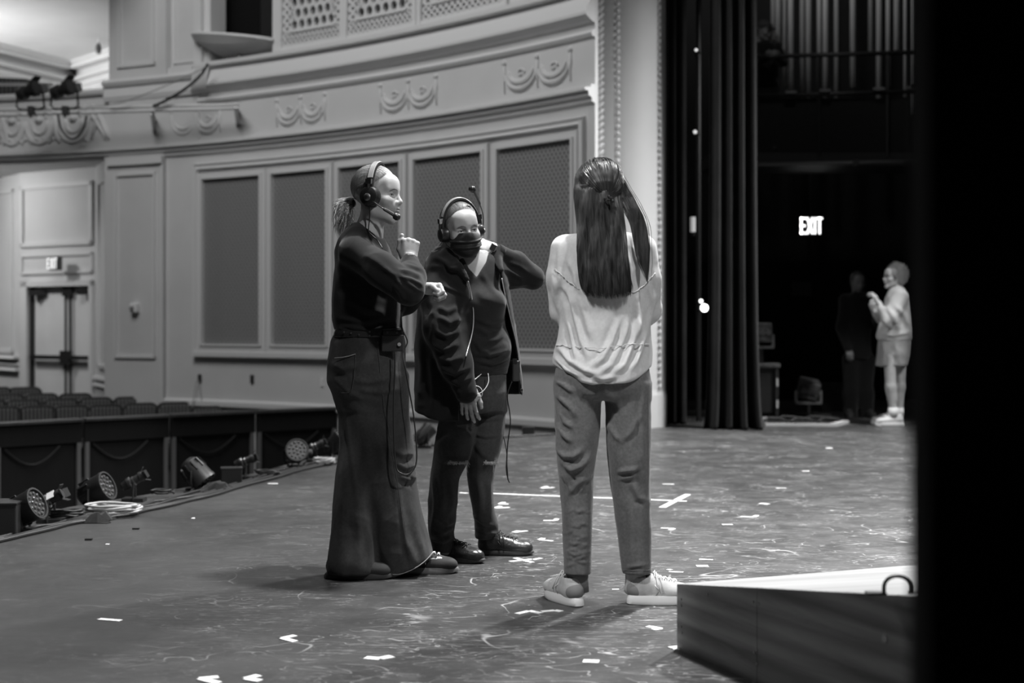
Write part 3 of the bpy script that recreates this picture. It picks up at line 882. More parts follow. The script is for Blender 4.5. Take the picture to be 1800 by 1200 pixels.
wsx = {'back row': ['striped seat in the back row at the left edge of the picture', 'striped seat topmost in the block, in front of the white double door'],
 'third row': ['striped seat in the third row, at the left edge under the topmost seat', 'striped seat in the middle of the third row, below the push bars of the door', 'striped seat at the right end of the third row, just left of the pier'],
 'second row': ['striped seat in the second row, cut off by the left edge', 'striped seat in the second row, first whole one from the left', 'striped seat in the middle of the second row', 'striped seat in the second row, in front of the left edge of the pier', 'striped seat at the right end of the second row, in front of the pier'],
 'front row': ['striped seat beyond the left edge in the front row', 'striped seat in the front row, cut by the left edge', 'striped seat in the front row above the first whole rail unit', 'striped seat in the front row directly behind the first pair of rail posts', 'striped seat in the front row, fourth in view from the left edge', 'striped seat in the front row, second from its right end', 'striped seat at the right end of the front row, apart from its neighbours']}
for rown, lst in seat_rows:
    for k, (px, py, Y) in enumerate(lst):
        p = P(px, py, Y)
        o = seat0 if first else copy_tree(seat0)
        first = False
        o.location = (p.x, p.y, p.z - .88); o.rotation_euler = (0, 0, radians(30)); o['label'] = wsx[rown][k]
p = P(366, 714, 17.6); o = copy_tree(seat0); o.location = (p.x, p.y, p.z - .88); o.rotation_euler = (0, 0, radians(34)); o['label'] = 'single low striped seat at the far right, just left of the dangling wall cable end'
p = P(22, 136, 21.6); o = copy_tree(seat0); o.location = (p.x, p.y, p.z - .88); o.rotation_euler = (0, 0, radians(18)); o['label'] = 'striped seat up on the balcony behind the parapet at top left'; o['group'] = 'balcony seats'
o.scale = (1.3, 1, 1)

# lighting pipes on the balcony front --------------------------------
for (y0, y1, r_, lab) in ((193, 184, .022, 'upper of two white lighting pipes along the balcony front'), (203, 190, .022, 'lower of two white lighting pipes along the balcony front')):
    a = P(-40, y0 + 1, 18.4); b = P(150, (y0 * 1.2 + y1 * .8) / 2, 18.3); c = P(418, y1, 17.35)
    mb = MB(); mb.tube([a, a.lerp(b, .5), b, b.lerp(c, .33), b.lerp(c, .66), c], r_, 10)
    setp(build(mb, 'lighting_pipe', cream, smooth=True), lab, 'pipe', 'white lighting pipes on the balcony front')
for px, Y, lab in ((415, 17.3, 'triangular bracket holding the pipe end on the curved wall'), (268, 17.9, 'small bracket under the pipe below the big pier')):
    y_ = 188 if px > 300 else 200
    q = P(px, y_, Y); mb = MB(); b2 = wp(px + 4, 0.0)
    mb.bar(q, (b2[0], b2[1], q.z), .05, .03); mb.bar(q, (b2[0], b2[1], q.z - .16), .05, .02); mb.bar((b2[0], b2[1], q.z + .02), (b2[0], b2[1], q.z - .18), .05, .02, up=(0, 1, 0))
    setp(build(mb, 'pipe_bracket', steel), lab, 'bracket')
def cable(name, pts, r, lab, m=rubber, grp=None, cat='cable'):
    mb = MB(); P3 = []
    pts = [Vector(p) for p in pts]
    for i in range(len(pts) - 1):
        p0 = pts[max(i - 1, 0)]; p1 = pts[i]; p2 = pts[i + 1]; p3 = pts[min(i + 2, len(pts) - 1)]
        for k in range(6):
            t = k / 6; P3.append(0.5 * ((2 * p1) + (p2 - p0) * t + (2 * p0 - 5 * p1 + 4 * p2 - p3) * t * t + (3 * p1 - p0 - 3 * p2 + p3) * t ** 3))
    P3.append(pts[-1])
    mb.tube(P3, r, 6)
    return setp(build(mb, name, m, smooth=True), lab, cat, grp)
cable('lighting_cable', [P(366, 112, 17.6), P(350, 135, 17.6), P(320, 160, 17.6), P(285, 180, 17.7), P(270, 186, 17.8)], .018, 'thick dark cable running from the box opening down to the white pipes')
cable('thin_rope', [P(362, 118, 17.6), P(300, 147, 17.7), P(230, 175, 17.9), P(190, 185, 18.0), P(150, 188, 18.1)], .006, 'thin rope from the box opening to the pipes', mat('grey rope', .25, .8))
cable('looping_cable', [P(102, 200, 18.25), P(107, 225, 18.25), P(122, 243, 18.25), P(137, 240, 18.25), P(148, 222, 18.25), P(152, 203, 18.25)], .015, 'dark cable hanging in a loop below the pipe on the balcony front')

# two spotlights above the pipe
def hung_light(px, py, lab):
    Y = 18.2; c = P(px, py, Y)
    t = thing('theatre_spotlight', tuple(c), lab, 'stage light', 'black spotlights on the balcony pipe')
    d = Vector((.86, -.42, .22)).normalized()
    mb = MB(); mb.lathe(c - d * .17, d, [(0, .06), (.02, .085), (.12, .09), (.13, .065), (.22, .07), (.23, .10), (.30, .105), (.32, .09)], 16); build(mb, 'lamp_body', dark_metal, t)
    mb = MB(); e = c + d * .12; s1 = d.cross(Vector((0, 0, 1))).normalized(); s2 = s1.cross(d)
    for k in range(4):
        v = [s1, s2, -s1, -s2][k]; w2 = [s2, s1, s2, s1][k]
        mb.extr([e + v * .09 - w2 * .07, e + v * .09 + w2 * .07, e + v * .13 + w2 * .055 + d * .08, e + v * .13 - w2 * .055 + d * .08], v * .008)
    build(mb, 'barn_door', dark_metal, t)
    base = Vector((c.x + .03, c.y, P(px, 190, Y).z)); mb = MB()
    mb.tube([c + Vector((-.14, 0, 0)), c + Vector((-.15, 0, -.2)), c + Vector((-.11, 0, -.24)), c + Vector((.16, 0, -.24)), c + Vector((.2, 0, -.2)), c + Vector((.19, 0, 0))], .014, 6)
    build(mb, 'yoke', dark_metal, t)
    mb = MB(); mb.cyl(c + Vector((.03, 0, -.24)), (base.x, base.y, base.z - .12), .02); mb.box((base.x, base.y + .02, base.z - .03), (.07, .1, .11)); build(mb, 'clamp', dark_metal, t)
hung_light(50, 160, 'black spotlight above the balcony pipe, the left one, in front of the balcony seat')
hung_light(110, 158, 'black spotlight above the balcony pipe, the right one')

# footlight fixtures on the stage edge --------------------------------
lens_m = mat('LED lens', 0.08, 0.12, 0.0, spec=1.0)
def par_can(px, py, d, lab, size=.105, tilt_base=0.2):
    """px,py: foot of the yoke on the floor"""
    g = G(px, py); c = g + Vector((0, 0, .115))
    t = thing('led_par_light', tuple(g), lab, 'stage light', 'LED par lights along the stage edge')
    d = Vector(d).normalized(); R0 = size
    mb = MB(); mb.lathe(c - d * .10, d, [(0, R0 * .5), (.02, R0 * .8), (.06, R0 * .92), (.07, R0), (.155, R0 * 1.05), (.165, R0 * 1.10), (.185, R0 * 1.10), (.185, R0 * .98), (.172, R0 * .95)], 28)
    for k in range(10):
        a = 2 * pi * k / 10; s1 = d.cross(Vector((0, 0, 1))).normalized(); s2 = s1.cross(d); v = s1 * cos(a) + s2 * sin(a)
        mb.bar(c - d * .07 + v * R0 * .9, c + d * .0 + v * R0 * .99, .008, .02, up=v)
    b_ = build(mb, 'housing', dark_metal, t); smooth_by_angle(b_, 35)
    mb = MB(); mb.lathe(c + d * .065, d, [(0, R0 * .94), (.008, R0 * .94)], 28); build(mb, 'face_plate', black_plastic, t)
    mb = MB(); s1 = d.cross(Vector((0, 0, 1))).normalized(); s2 = s1.cross(d)
    for ring, cnt in ((0, 1), (.38, 6), (.74, 12)):
        for k in range(cnt):
            a = 2 * pi * k / cnt + ring; q = c + d * .074 + (s1 * cos(a) + s2 * sin(a)) * R0 * ring
            mb.ball(q, R0 * .125, 8, 5)
    build(mb, 'lens_array', lens_m, t, smooth=True)
    sd = Vector((-d.y, d.x, 0)).normalized() if abs(d.x) + abs(d.y) > .1 else Vector((1, 0, 0))
    for sg_ in (-1, 1):
        mb = MB(); p1 = c + sd * sg_ * R0 * 1.12; mb.tube([p1 + Vector((0, 0, .02)), p1 - Vector((0, 0, .06)), g + sd * sg_ * .06 + Vector((0, 0, .03)), g + sd * sg_ * .055 + Vector((0, 0, .004))], .013, 6, squash=.5)
        build(mb, 'yoke_arm', dark_metal, t)
    mb = MB(); mb.box(g + Vector((0, 0, .012)), (.12, .09, .016)); build(mb, 'base', dark_metal, t)
    mb = MB(); mb.lathe(c + sd * R0 * 1.12, sd, [(0, .02), (.03, .022), (.035, .012)], 10); build(mb, 'tilt_knob', grey_plastic, t)
def ellipsoidal(px, py, d, lab, s=1.0, label_patch=False):
    g = G(px, py); c = g + Vector((0, 0, .125)); d = Vector(d).normalized()
    t = thing('profile_spotlight', tuple(g), lab, 'stage light', 'tube-shaped spotlights along the stage edge')
    mb = MB(); mb.lathe(c - d * .17 * s, d, [(0, .03 * s), (.02 * s, .055 * s), (.08 * s, .065 * s), (.09 * s, .072 * s), (.12 * s, .072 * s), (.125 * s, .052 * s), (.24 * s, .052 * s), (.245 * s, .062 * s), (.28 * s, .064 * s), (.30 * s, .058 * s)], 20)
    smooth_by_angle(build(mb, 'barrel', dark_metal, t), 30)
    for q_ in (.115, .16):
        mb = MB(); mb.lathe(c - d * (.17 - q_) * s, d, [(0, .058 * s + (.016 * s if q_ < .12 else 0)), (.008, .058 * s + (.016 * s if q_ < .12 else 0))], 20); build(mb, 'clamp_band', steel, t)
    e = c + d * .13 * s; s1 = d.cross(Vector((0, 0, 1))).normalized(); s2 = s1.cross(d)
    mb = MB()
    for v, w2 in ((s1, s2), (s2, s1), (-s1, s2), (-s2, s1)): mb.extr([e + v * .055 * s - w2 * .05 * s, e + v * .055 * s + w2 * .05 * s, e + v * .085 * s + w2 * .045 * s + d * .04 * s, e + v * .085 * s - w2 * .045 * s + d * .04 * s], v * .004)
    build(mb, 'colour_frame', dark_metal, t)
    if label_patch:
        mb = MB(); v = (s2 * .75 - Vector((0, 1, 0)) * .66).normalized(); mb.box(c + d * .02 * s + v * .054 * s, (.045, .004, .05), Matrix((d, -v, d.cross(-v))).transposed()); build(mb, 'paper_label', white_plastic, t)
    sd = Vector((-d.y, d.x, 0)).normalized()
    for sg_ in (-1, 1):
        mb = MB(); mb.tube([c + sd * sg_ * .075 * s, c + sd * sg_ * .08 * s - Vector((0, 0, .05)), g + sd * sg_ * .05 + Vector((0, 0, .02)), g + sd * sg_ * .045 + Vector((0, 0, .004))], .012, 6, squash=.5); build(mb, 'yoke_arm', dark_metal, t)
    mb = MB(); mb.box(g + Vector((0, 0, .012)), (.13, .10, .022)); build(mb, 'base', dark_metal, t)
par_can(42, 934, (.86, -.16, .40), 'LED par light leftmost on the stage edge, beside the black box at the picture edge', .078)
ellipsoidal(90, 918, (.88, -.1, .45), 'black tube spotlight with a white paper label, second fixture from the left', .52, True)
par_can(168, 898, (.86, -.18, .40), 'LED par light behind the coiled pale cable', .078)
ellipsoidal(236, 881, (.86, .1, .5), 'black tube spotlight standing alone between two LED par lights', .5)
par_can(345, 862, (.62, -.1, -.68), 'LED par light tipped forward with its face toward the floor', .078)
ellipsoidal(432, 842, (.93, .1, .36), 'black tube spotlight lying against the black box', .5)
par_can(520, 822, (.25, -.86, .30), 'LED par light facing the camera, its round lenses showing', .078)
ellipsoidal(556, 812, (.9, .1, .42), 'black tube spotlight just right of the camera-facing par light', .5)
par_can(590, 806, (.6, -.1, .7), 'LED par light half hidden behind the wide jeans', .07)
par_can(746, 787, (.5, .3, .55), 'lone LED par light on the floor between the two women on the left', .062)
def gear_box(px, py, sz, lab, rz=0.0, name='equipment_box'):
    g = G(px, py); t = thing(name, tuple(g), lab, 'box')
    R_ = Matrix.Rotation(rz, 3, 'Z')
    mb = MB(); mb.box(g + Vector((0, 0, sz[2] / 2)), sz, R_); build(mb, 'case', dark_metal, t, bev=.008)
    mb = MB(); mb.box(g + Vector((0, 0, sz[2] * .96)), (sz[0] * 1.03, sz[1] * 1.03, .012), R_); build(mb, 'lid', black_plastic, t, bev=.003)
gear_box(407, 850, (.14, .12, .11), 'low black box beside the lying tube spotlight', .2)
gear_box(2, 938, (.2, .2, .17), 'black box cut by the left edge of the picture', .1)
gear_box(929, 766, (.12, .1, .085), 'small black box against the foot of the curved wall')
# cables along the edge
pale_cable = mat('pale grey cable', .42, .5)
def edgeline(offy, jit, seed, x0=-90, x1=600, n=26):
    r_ = random.Random(seed); pts = []
    xs = [-90, 0, 120, 230, 330, 400, 450, 520, 590]; ys = [972, 950, 921, 903, 880, 862, 848, 828, 812]
    for k in range(n + 1):
        x = x0 + (x1 - x0) * k / n
        pts.append(G(x, np.interp(x, xs, ys) + offy + r_.uniform(-jit, jit), .012))
    return pts
cable('stage_cable', edgeline(0, .8, 1), .011, 'outermost black cable running along the stage edge onto the open floor')
cable('stage_cable', edgeline(-3, 1.2, 2), .010, 'black cable beside the outermost one on the stage edge')
cable('stage_cable', edgeline(-7, 2.2, 3), .009, 'black cable winding round the feet of the fixtures')
cable('stage_cable', edgeline(-11, 3, 4, 100, 590), .008, 'thin black cable nearest the stage edge, behind the others')
def coil(px, py, n, w_, lab, m=pale_cable, r=.007, z=0.02, seed=0):
    rr = random.Random(seed); g = G(px, py); pts = []
    for k in range(n * 14):
        a = 2 * pi * k / 14; q = w_ * (1 + .12 * rr.uniform(-1, 1)); pts.append(g + Vector((q * cos(a), q * .75 * sin(a), z + .012 * (k / 14) + .01 * rr.random())))
    mb = MB(); mb.tube(pts, r, 6); return setp(build(mb, 'coiled_cable', m, smooth=True), lab, 'cable', 'coiled cables on the stage edge')
coil(198, 908, 4, .15, 'coiled pale cable in front of the second par light', seed=3)
coil(118, 915, 3, .09, 'small black coil of cable right of the labelled spotlight', rubber, .008, seed=4)
coil(285, 874, 2, .07, 'small black coil of cable right of the lone tube spotlight', rubber, .007, seed=5)
coil(470, 838, 2, .08, 'small black coil right of the low black box', rubber, .007, seed=6)
coil(570, 818, 3, .08, 'pale coil of cable beside the wide jeans', pale_cable, .006, seed=7)
def folded(px, py, w_, lab, seed):
    rr = random.Random(seed); g = G(px, py); mb = MB(); n = 7
    vs = []; 
    for j in range(n):
        for i in range(n):
            e = (i in (0, n - 1)) or (j in (0, n - 1))
            vs.append(g + Vector(((i / (n - 1) - .5) * w_ * (1 + .2 * rr.uniform(-1, 1)), (j / (n - 1) - .5) * w_ * .7, .004 if e else rr.uniform(.01, .06))))
    mb.add(vs, [(j * n + i, j * n + i + 1, (j + 1) * n + i + 1, (j + 1) * n + i) for j in range(n - 1) for i in range(n - 1)])
    o = build(mb, 'black_cloth', cloth_material('black rag cloth', .02, .2)); sd_ = o.modifiers.new('s', 'SOLIDIFY'); sd_.thickness = .006
    return setp(o, lab, 'cloth', 'black cloths over the cables')
folded(152, 916, .26, 'crumpled black cloth over the cables left of the pale coil', 1)
folded(370, 862, .26, 'crumpled black cloth beside the tipped par light', 2)
folded(600, 812, .22, 'crumpled dark cloth at the heel of the wide jeans', 3)
# taped cable cover strip along the edge of the wall at the back
cable('floor_cable', [G(760, 782, .01), G(830, 774, .01), G(880, 768, .01), G(925, 765.5, .01), G(975, 763, .01)], .012, 'dark cable on the floor along the foot of the curved wall')

# tape marks ---------------------------------------------------------
def strip(mb, a, b, w_=.028, z=.0022):
    p, q = G(*a), G(*b); d = (q - p).normalized(); n_ = Vector((-d.y, d.x, 0)) * w_ / 2
    mb.add([(v.x, v.y, zz_) for zz_ in (.0003, z) for v in (p - n_, q - n_, q + n_, p + n_)], [(0, 3, 2, 1), (4, 5, 6, 7), (0, 1, 5, 4), (1, 2, 6, 5), (2, 3, 7, 6), (3, 0, 4, 7)])
def tape(segs, lab, w_=.026):
    mb = MB()
    for i, sg_ in enumerate(segs): strip(mb, sg_[0], sg_[1], w_, .0022 + .0006 * i)
    return setp(build(mb, 'tape_mark', tape_mat), lab, 'tape', 'white spike tape marks on the stage floor')
tape([((866, 867.5), (1207, 881))], 'longest straight line of white tape, running behind the woman in the pale shirt', .03)
tape([((1164, 892), (1209, 869))], 'white tape strip laid across the right end of the long line', .04)
tape([((174, 1088), (212, 1091))], 'single white tape strip alone near the lower left corner')
tape([((496, 1122), (519, 1117)), ((496, 1122), (519, 1128))], 'thick white tape arrow pointing left, below the shoes of the woman in wide jeans')
tape([((642, 1156), (668, 1158)), ((668, 1158), (689, 1154))], 'wide shallow white tape corner near the bottom edge, left of centre', .035)
tape([((350, 1193), (384, 1190)), ((352, 1193), (384, 1201))], 'white tape corner touching the bottom edge, the left one', .03)
tape([((432, 1193), (455, 1187)), ((432, 1193), (457, 1197))], 'white tape corner at the bottom edge, right of the other one', .03)
tape([((1025, 1162), (1053, 1163))], 'short white tape strip near the bottom edge left of the ramp', .04)
tape([((909, 1079), (930, 1074)), ((930, 1074), (951, 1078))], 'shallow tape roof shape left of the near pale sneaker')
tape([((952, 1075), (975, 1073)), ((975, 1073), (987, 1075))], 'faint tape strip touching the roof-shaped one')
tape([((1138, 1101), (1162, 1105)), ((1162, 1105), (1148, 1107))], 'small tape corner on the floor left of the ramp corner')
tape([((1156, 1056), (1172, 1060)), ((1172, 1060), (1158, 1062))], 'thick tape corner against the sole of the right pale sneaker', .035)
tape([((1178, 1139), (1201, 1136)), ((1186, 1137), (1192, 1142))], 'tape scrap at the foot of the ramp corner', .03)
tape([((896, 987), (937, 983)), ((905, 981), (936, 989))], 'white tape cross in front of the shoes of the masked woman')
tape([((936, 984), (951, 981))], 'tape scrap just right of the small cross')
tape([((903, 936), (926, 933)), ((903, 936), (912, 933))], 'small tape corner above the toe of the dark shoe of the masked woman')
tape([((949, 949), (971, 951)), ((949, 949), (955, 946))], 'tape corner left of the leg of the woman in the pale shirt')
tape([((955, 915), (976, 915)), ((976, 915), (979, 912))], 'tape strip with a hooked right end, left of the pale-shirted woman')
tape([((952, 858), (974, 857)), ((952, 858), (962, 855))], 'small tape corner just above the long line')
tape([((871, 893), (896, 892)), ((871, 893), (880, 890))], 'lower of two short tape strips right of the torn knee')
tape([((876, 886), (894, 886)), ((878, 886), (886, 883))], 'upper of two short tape strips right of the torn knee')
tape([((808, 866), (822, 867))], 'short tape strip seen between the legs of the masked woman')
tape([((1162, 928), (1184, 929)), ((1184, 929), (1178, 932))], 'tape corner right of the legs of the pale-shirted woman')
tape([((1229, 983), (1253, 984))], 'upper of the two parallel strips behind the ramp', .024)
tape([((1224, 995), (1245, 995))], 'lower, thicker of the two parallel strips behind the ramp', .05)
tape([((1176, 1005), (1201, 1006)), ((1174, 1002), (1180, 1001))], 'thin tape strip above the toe of the right pale sneaker', .022)
tape([((1302, 908), (1325, 909)), ((1325, 909), (1331, 906))], 'tape strip with hooked right end on the open floor behind the ramp')
tape([((1269, 922), (1288, 922))], 'short tape strip just left of the hooked one on the open floor')
tape([((1364, 858), (1382, 858))], 'tape strip on the open floor below the white batten')
tape([((1340, 886), (1347, 885))], 'small tape dab on the open floor', .06)
tape([((1410, 828), (1423, 828))], 'tape dab far back on the open floor, the nearer one', .05)
tape([((1452, 787.5), (1463, 787.5))], 'tape dab far back, nearest the person in shorts', .06)
tape([((1076, 1036), (1088, 1036))], 'small tape strip between the two sneakers', .02)
tape([((1165, 851), (1185, 851))], 'thin tape strip just above the taped cross', .03)
tape([((471, 850), (488, 850))], 'tape strip near the black box on the stage edge', .035)
tape([((186, 956.5), (192, 956.5))], 'tiny tape scrap on the floor in front of the fixtures', .02)
tape([((337, 911), (342, 911))], 'tiny tape dot left of the wide jeans', .03)
def shard(px, py, lab):
    g = G(px, py); mb = MB(); mb.box(g + Vector((0, 0, .004)), (.035, .02, .008)); return setp(build(mb, 'floor_debris', black_plastic), lab, 'debris', 'small dark scraps on the stage floor')
shard(156, 949, 'small dark scrap on the bare floor at left, nearer the camera')
shard(239, 930, 'small dark scrap on the bare floor at left, farther away')

# ramp in the foreground ----------------------------------------------
ramp_side = wood_material('natural wood in painted shade', 0.14, 0.40, 1.2, (1.1, 1.1, 13), .6)  # natural wood; the darker tone puts its shaded side into the colour
ramp_top = wood_material('raw pale plywood', 0.30, 0.46, 1.2, (1.2, 14, 3), .5, (0, 0, radians(-22)))
rc = G(1190, 1140); dr = Vector((.382, -.924, 0)).normalized(); rn = Vector((.924, .382, 0)).normalized()
rz = math.atan2(dr.y, dr.x)
RT = thing('wooden_ramp', tuple(rc), 'wooden ramp wedge in the lower right foreground, with a strap handle on its edge', 'ramp')
def rq(t, u, z): return rc + dr * t + rn * u + Vector((0, 0, z))
z0_, k_ = .214, .0705 / .487
def topz(t): return z0_ + k_ * t
Lr, Wr = 1.75, .93
for (t0, t1) in ((0, .487), (.490, Lr)):
    mb = MB(); mb.hexa([rq(t0, 0, .0), rq(t1, 0, .0), rq(t1, .02, .0), rq(t0, .02, .0), rq(t0, 0, topz(t0)), rq(t1, 0, topz(t1)), rq(t1, .02, topz(t1)), rq(t0, .02, topz(t0))])
    build(mb, 'side_board', ramp_side, RT)
mb = MB(); mb.hexa([rq(0.001, .021, 0), rq(0.02, .021, 0), rq(.02, Wr - .021, 0), rq(0.001, Wr - .021, 0), rq(0.001, .021, z0_ - .012), rq(.02, .021, z0_ - .012), rq(.02, Wr - .021, z0_ - .012), rq(0.001, Wr - .021, z0_ - .012)])
mb.hexa([rq(0, Wr - .02, .0), rq(Lr, Wr - .02, .0), rq(Lr, Wr, .0), rq(0, Wr, .0), rq(0, Wr - .02, topz(0) - .012), rq(Lr, Wr - .02, topz(Lr) - .012), rq(Lr, Wr, topz(Lr) - .012), rq(0, Wr, topz(0) - .012)])
mb.hexa([rq(Lr - .02, .021, 0), rq(Lr, .021, 0), rq(Lr, Wr - .021, 0), rq(Lr - .02, Wr - .021, 0), rq(Lr - .02, .021, topz(Lr) - .013), rq(Lr, .021, topz(Lr) - .013), rq(Lr, Wr - .021, topz(Lr) - .013), rq(Lr - .02, Wr - .021, topz(Lr) - .013)])
build(mb, 'end_board', ramp_side, RT)
mb = MB(); mb.hexa([rq(-.002, .0205, topz(0) - .012), rq(Lr, .0205, topz(Lr) - .012), rq(Lr, Wr + .004, topz(Lr) - .012), rq(-.002, Wr + .004, topz(0) - .012), rq(-.002, .0205, topz(0)), rq(Lr, .0205, topz(Lr)), rq(Lr, Wr + .004, topz(Lr)), rq(-.002, Wr + .004, topz(0))])
build(mb, 'top_board', ramp_top, RT)
mb = MB()
for t, z in ((.03, .17), (.03, .15), (.03, .08), (.035, .06), (.47, .24), (.50, .24), (.49, .10), (.475, .09), (.49, .06), (.2, .215)):
    q = rq(t, -.001, z); mb.lathe(q, -rn, [(0, .004), (.002, .0035)], 8)
mb.lathe(rq(1.1, 0, .26), -rn, [(0, .012), (.002, .011)], 12)
build(mb, 'screws', steel, RT)
hm = MB(); th = 1.135
hq = lambda t, z: rq(t, .012, z)
pts = [hq(th - .034, topz(th) + .002), hq(th - .034, topz(th) + .018)] + [hq(th - .034 * cos(a), topz(th) + .02 + .028 * sin(a)) for a in np.linspace(0.1, pi - .1, 10)] + [hq(th + .034, topz(th) + .018), hq(th + .034, topz(th) + .002)]
# handle plane faces the camera: widen it across the board as well
pts = [rq(th, .012, 0) + (Vector((1, 0, 0)) * ((p - rq(th, .012, 0)).dot(dr)) * 1.0) + Vector((0, 0, p.z)) for p in pts]
hm.tube(pts, .0065, 8, squash=.8)
hd = build(hm, 'strap_handle', dark_metal, RT, smooth=True)
mb = MB()
for s_ in (-1, 1):
    c_ = rq(th, .012, topz(th) + .004) + Vector((s_ * .055, 0, 0)); mb.box(c_, (.05, .03, .006))
build(mb, 'handle_plate', dark_metal, RT)

# drapes and stage-left wing ------------------------------------------
def drape(x0, y0, x1, y1, z0, z1, folds, amp, name, lab, m, seed=0, flare=0.0, cat='curtain', grp=None, phase=0):
    rr = random.Random(seed); a = Vector((x0, y0, 0)); b = Vector((x1, y1, 0)); d = (b - a); L = d.length; d.normalize(); n_ = Vector((-d.y, d.x, 0))
    nu, nz = folds * 12, 26; vs = []
    ph = [rr.uniform(-.6, .6) for _ in range(folds + 2)]
    for j in range(nz + 1):
        v = j / nz; z = z0 + (z1 - z0) * (v ** 1.6)
        fl_ = 1 + flare * (1 - v) ** 4
        for i in range(nu + 1):
            u = i / nu; k = u * folds
            w_ = amp * (1 + .35 * sin(k * 1.7 + seed)) * (sin(2 * pi * k + phase + ph[int(k)] * .5 + .25 * sin(3 * v)) + .3 * sin(4 * pi * k + 1.3))
            w_ *= (1 + .5 * (1 - v) ** 3)
            q = a + d * ((u - .5) * L * fl_ + .5 * L) + n_ * w_
            q.z = z + (.0 if j else 0)
            vs.append(q)
    fs = [(j * (nu + 1) + i, j * (nu + 1) + i + 1, (j + 1) * (nu + 1) + i + 1, (j + 1) * (nu + 1) + i) for j in range(nz) for i in range(nu)]
    mb = MB(); mb.add(vs, fs); o = build(mb, name, m, smooth=True); s_ = o.modifiers.new('s', 'SOLIDIFY'); s_.thickness = .006
    return setp(o, lab, cat, grp)
X = lambda px, Y: (px - 900) / F * Y
drape(X(1249, 14.4), 14.45, X(1330, 14.4), 14.42, 0.004, 7.2, 4, .07, 'house_curtain', 'gathered black velvet curtain hanging to the floor right of the proscenium column', velvet, 3, .30)
drape(X(1170, 15.0), 15.25, X(1207, 15.0), 15.1, 0.004, 7.2, 3, .02, 'side_drape', 'flat dark drape directly behind the edge of the proscenium column', velvet, 5)
drape(X(1622, 15.6), 15.7, X(1900, 15.6), 15.9, 0.004, H + (568 - 155) / F * 15.7, 9, .04, 'masking_drape', 'black masking drape at the far right behind the person in shorts', velvet, 9)
mb = MB(); mb.bar((X(1622, 15.7) - .1, 15.75, H + (568 - 150) / F * 15.7), (X(1920, 15.7), 15.95, H + (568 - 150) / F * 15.7), .04, .04); setp(build(mb, 'drape_batten', dark_metal), 'dark batten carrying the masking drape at far right', 'batten')

# back wall, side wall, roof of the stage house
bw = MB(); bw.hexa([(2.0, 20.0, -.02), (13, 20.0, -.02), (13, 20.2, -.02), (2.0, 20.2, -.02), (2.0, 20.0, 8.5), (13, 20, 8.5), (13, 20.2, 8.5), (2.0, 20.2, 8.5)])
setp(build(bw, 'wall_stage_rear', black_wall), kind='structure')
cl = MB(); cl.prism([(-1.2, -3), (14, -3), (14, 20), (2.0, 20), (1.6, 15.1)], 8.5, 8.6); 
setp(build(cl, 'ceiling_stage', black_wall), kind='structure')

# near masking panel cut by the right edge of the picture
nm = MB(); nm.box((.372 + .55, 1.30, 1.45), (1.1, .06, 2.9)); 
t = thing('masking_flat', (.92, 1.3, 0), 'tall black flat close to the camera, filling the right edge of the picture', 'stage flat')
build(nm, 'panel', black_wall, t)
mb = MB(); mb.box((.85, 1.5, .02), (.08, .5, .04)); mb.bar((.85, 1.72, .04), (.85, 1.345, 1.4), .05, .03); build(mb, 'brace', black_wall, t)

# fly gallery ----------------------------------------------------------
YG = 18.0
ga = thing('fly_gallery', tuple(P(1480, 280, YG)), 'dark railed gallery high above the far wing', 'gallery')
zg = lambda py, Y=YG: H - (py - HZ) * Y / F
mb = MB(); mb.box((X(1500, YG), YG + .5, zg(279)), (X(1800, YG) - X(1300, YG), 1.0, .16)); build(mb, 'floor_beam', mat('dark gallery steel', .03, .55), ga)
for (a, b) in (((1318, 100), (1690, 90)), ((1318, 169), (1690, 159))):
    mb = MB(); mb.tube([P(a[0], a[1], YG), P(b[0], b[1], YG)], .028, 8); build(mb, 'rail_pipe', dark_metal, ga, smooth=True)
for px in (1330, 1440, 1560, 1670):
    mb = MB(); mb.tube([P(px, 96, YG), P(px, 274, YG)], .022, 8); build(mb, 'rail_post', dark_metal, ga)
mb = MB(); mb.box((X(1450, YG), YG + .04, (zg(170) + zg(270)) / 2), (X(1620, YG) - X(1320, YG), .02, zg(172) - zg(268))); build(mb, 'kick_board', mat('gallery board black', .008, .9), ga)
pipe_m = mat('grey hanging rope line', .75, .55)
pxs = [(1359, 70), (1368, 95), (1380, 150), (1390, 212), (1410, 182), (1421, 208), (1440, 222), (1451, 210), (1470, 222), (1499, 154), (1530, 92), (1545, 200), (1561, 152), (1576, 88), (1592, 170), (1607, 200), (1623, 150), (1639, 140), (1654, 150), (1669, 112)]
nth = ['first', 'second', 'third', 'fourth', 'fifth', 'sixth', 'seventh', 'eighth', 'ninth', 'tenth', 'eleventh', 'twelfth', 'thirteenth', 'fourteenth', 'fifteenth', 'sixteenth', 'seventeenth', 'eighteenth', 'nineteenth', 'last']
for k, (px, yb) in enumerate(pxs):
    mb = MB(); Yp = 18.35 + .25 * (k % 3); mb.tube([P(px, yb, Yp), Vector((P(px, yb, Yp).x, Yp, 8.4))], .03 + .008 * (k % 2), 8)
    setp(build(mb, 'counterweight_line', pipe_m, smooth=True), 'grey vertical line above the far gallery, %s from the left' % nth[k], 'rope', 'counterweight lines above the gallery')
for k, (px, py) in enumerate(((1390, 162), (1450, 159), (1545, 156), (1603, 154), (1634, 153))):
    mb = MB(); q = P(px, py, YG - .06); mb.box(q, (.14, .04, .03)); setp(build(mb, 'rope_lock_tag', mat('dusty tag', .22, .7)), 'small pale tag on the gallery rail, %s from the left' % nth[k], 'tag', 'pale tags on the gallery rail')
mb = MB(); a = P(1318, 289, 17.2); b = P(1616, 284, 17.2); mb.tube([a, b], .022, 8); 
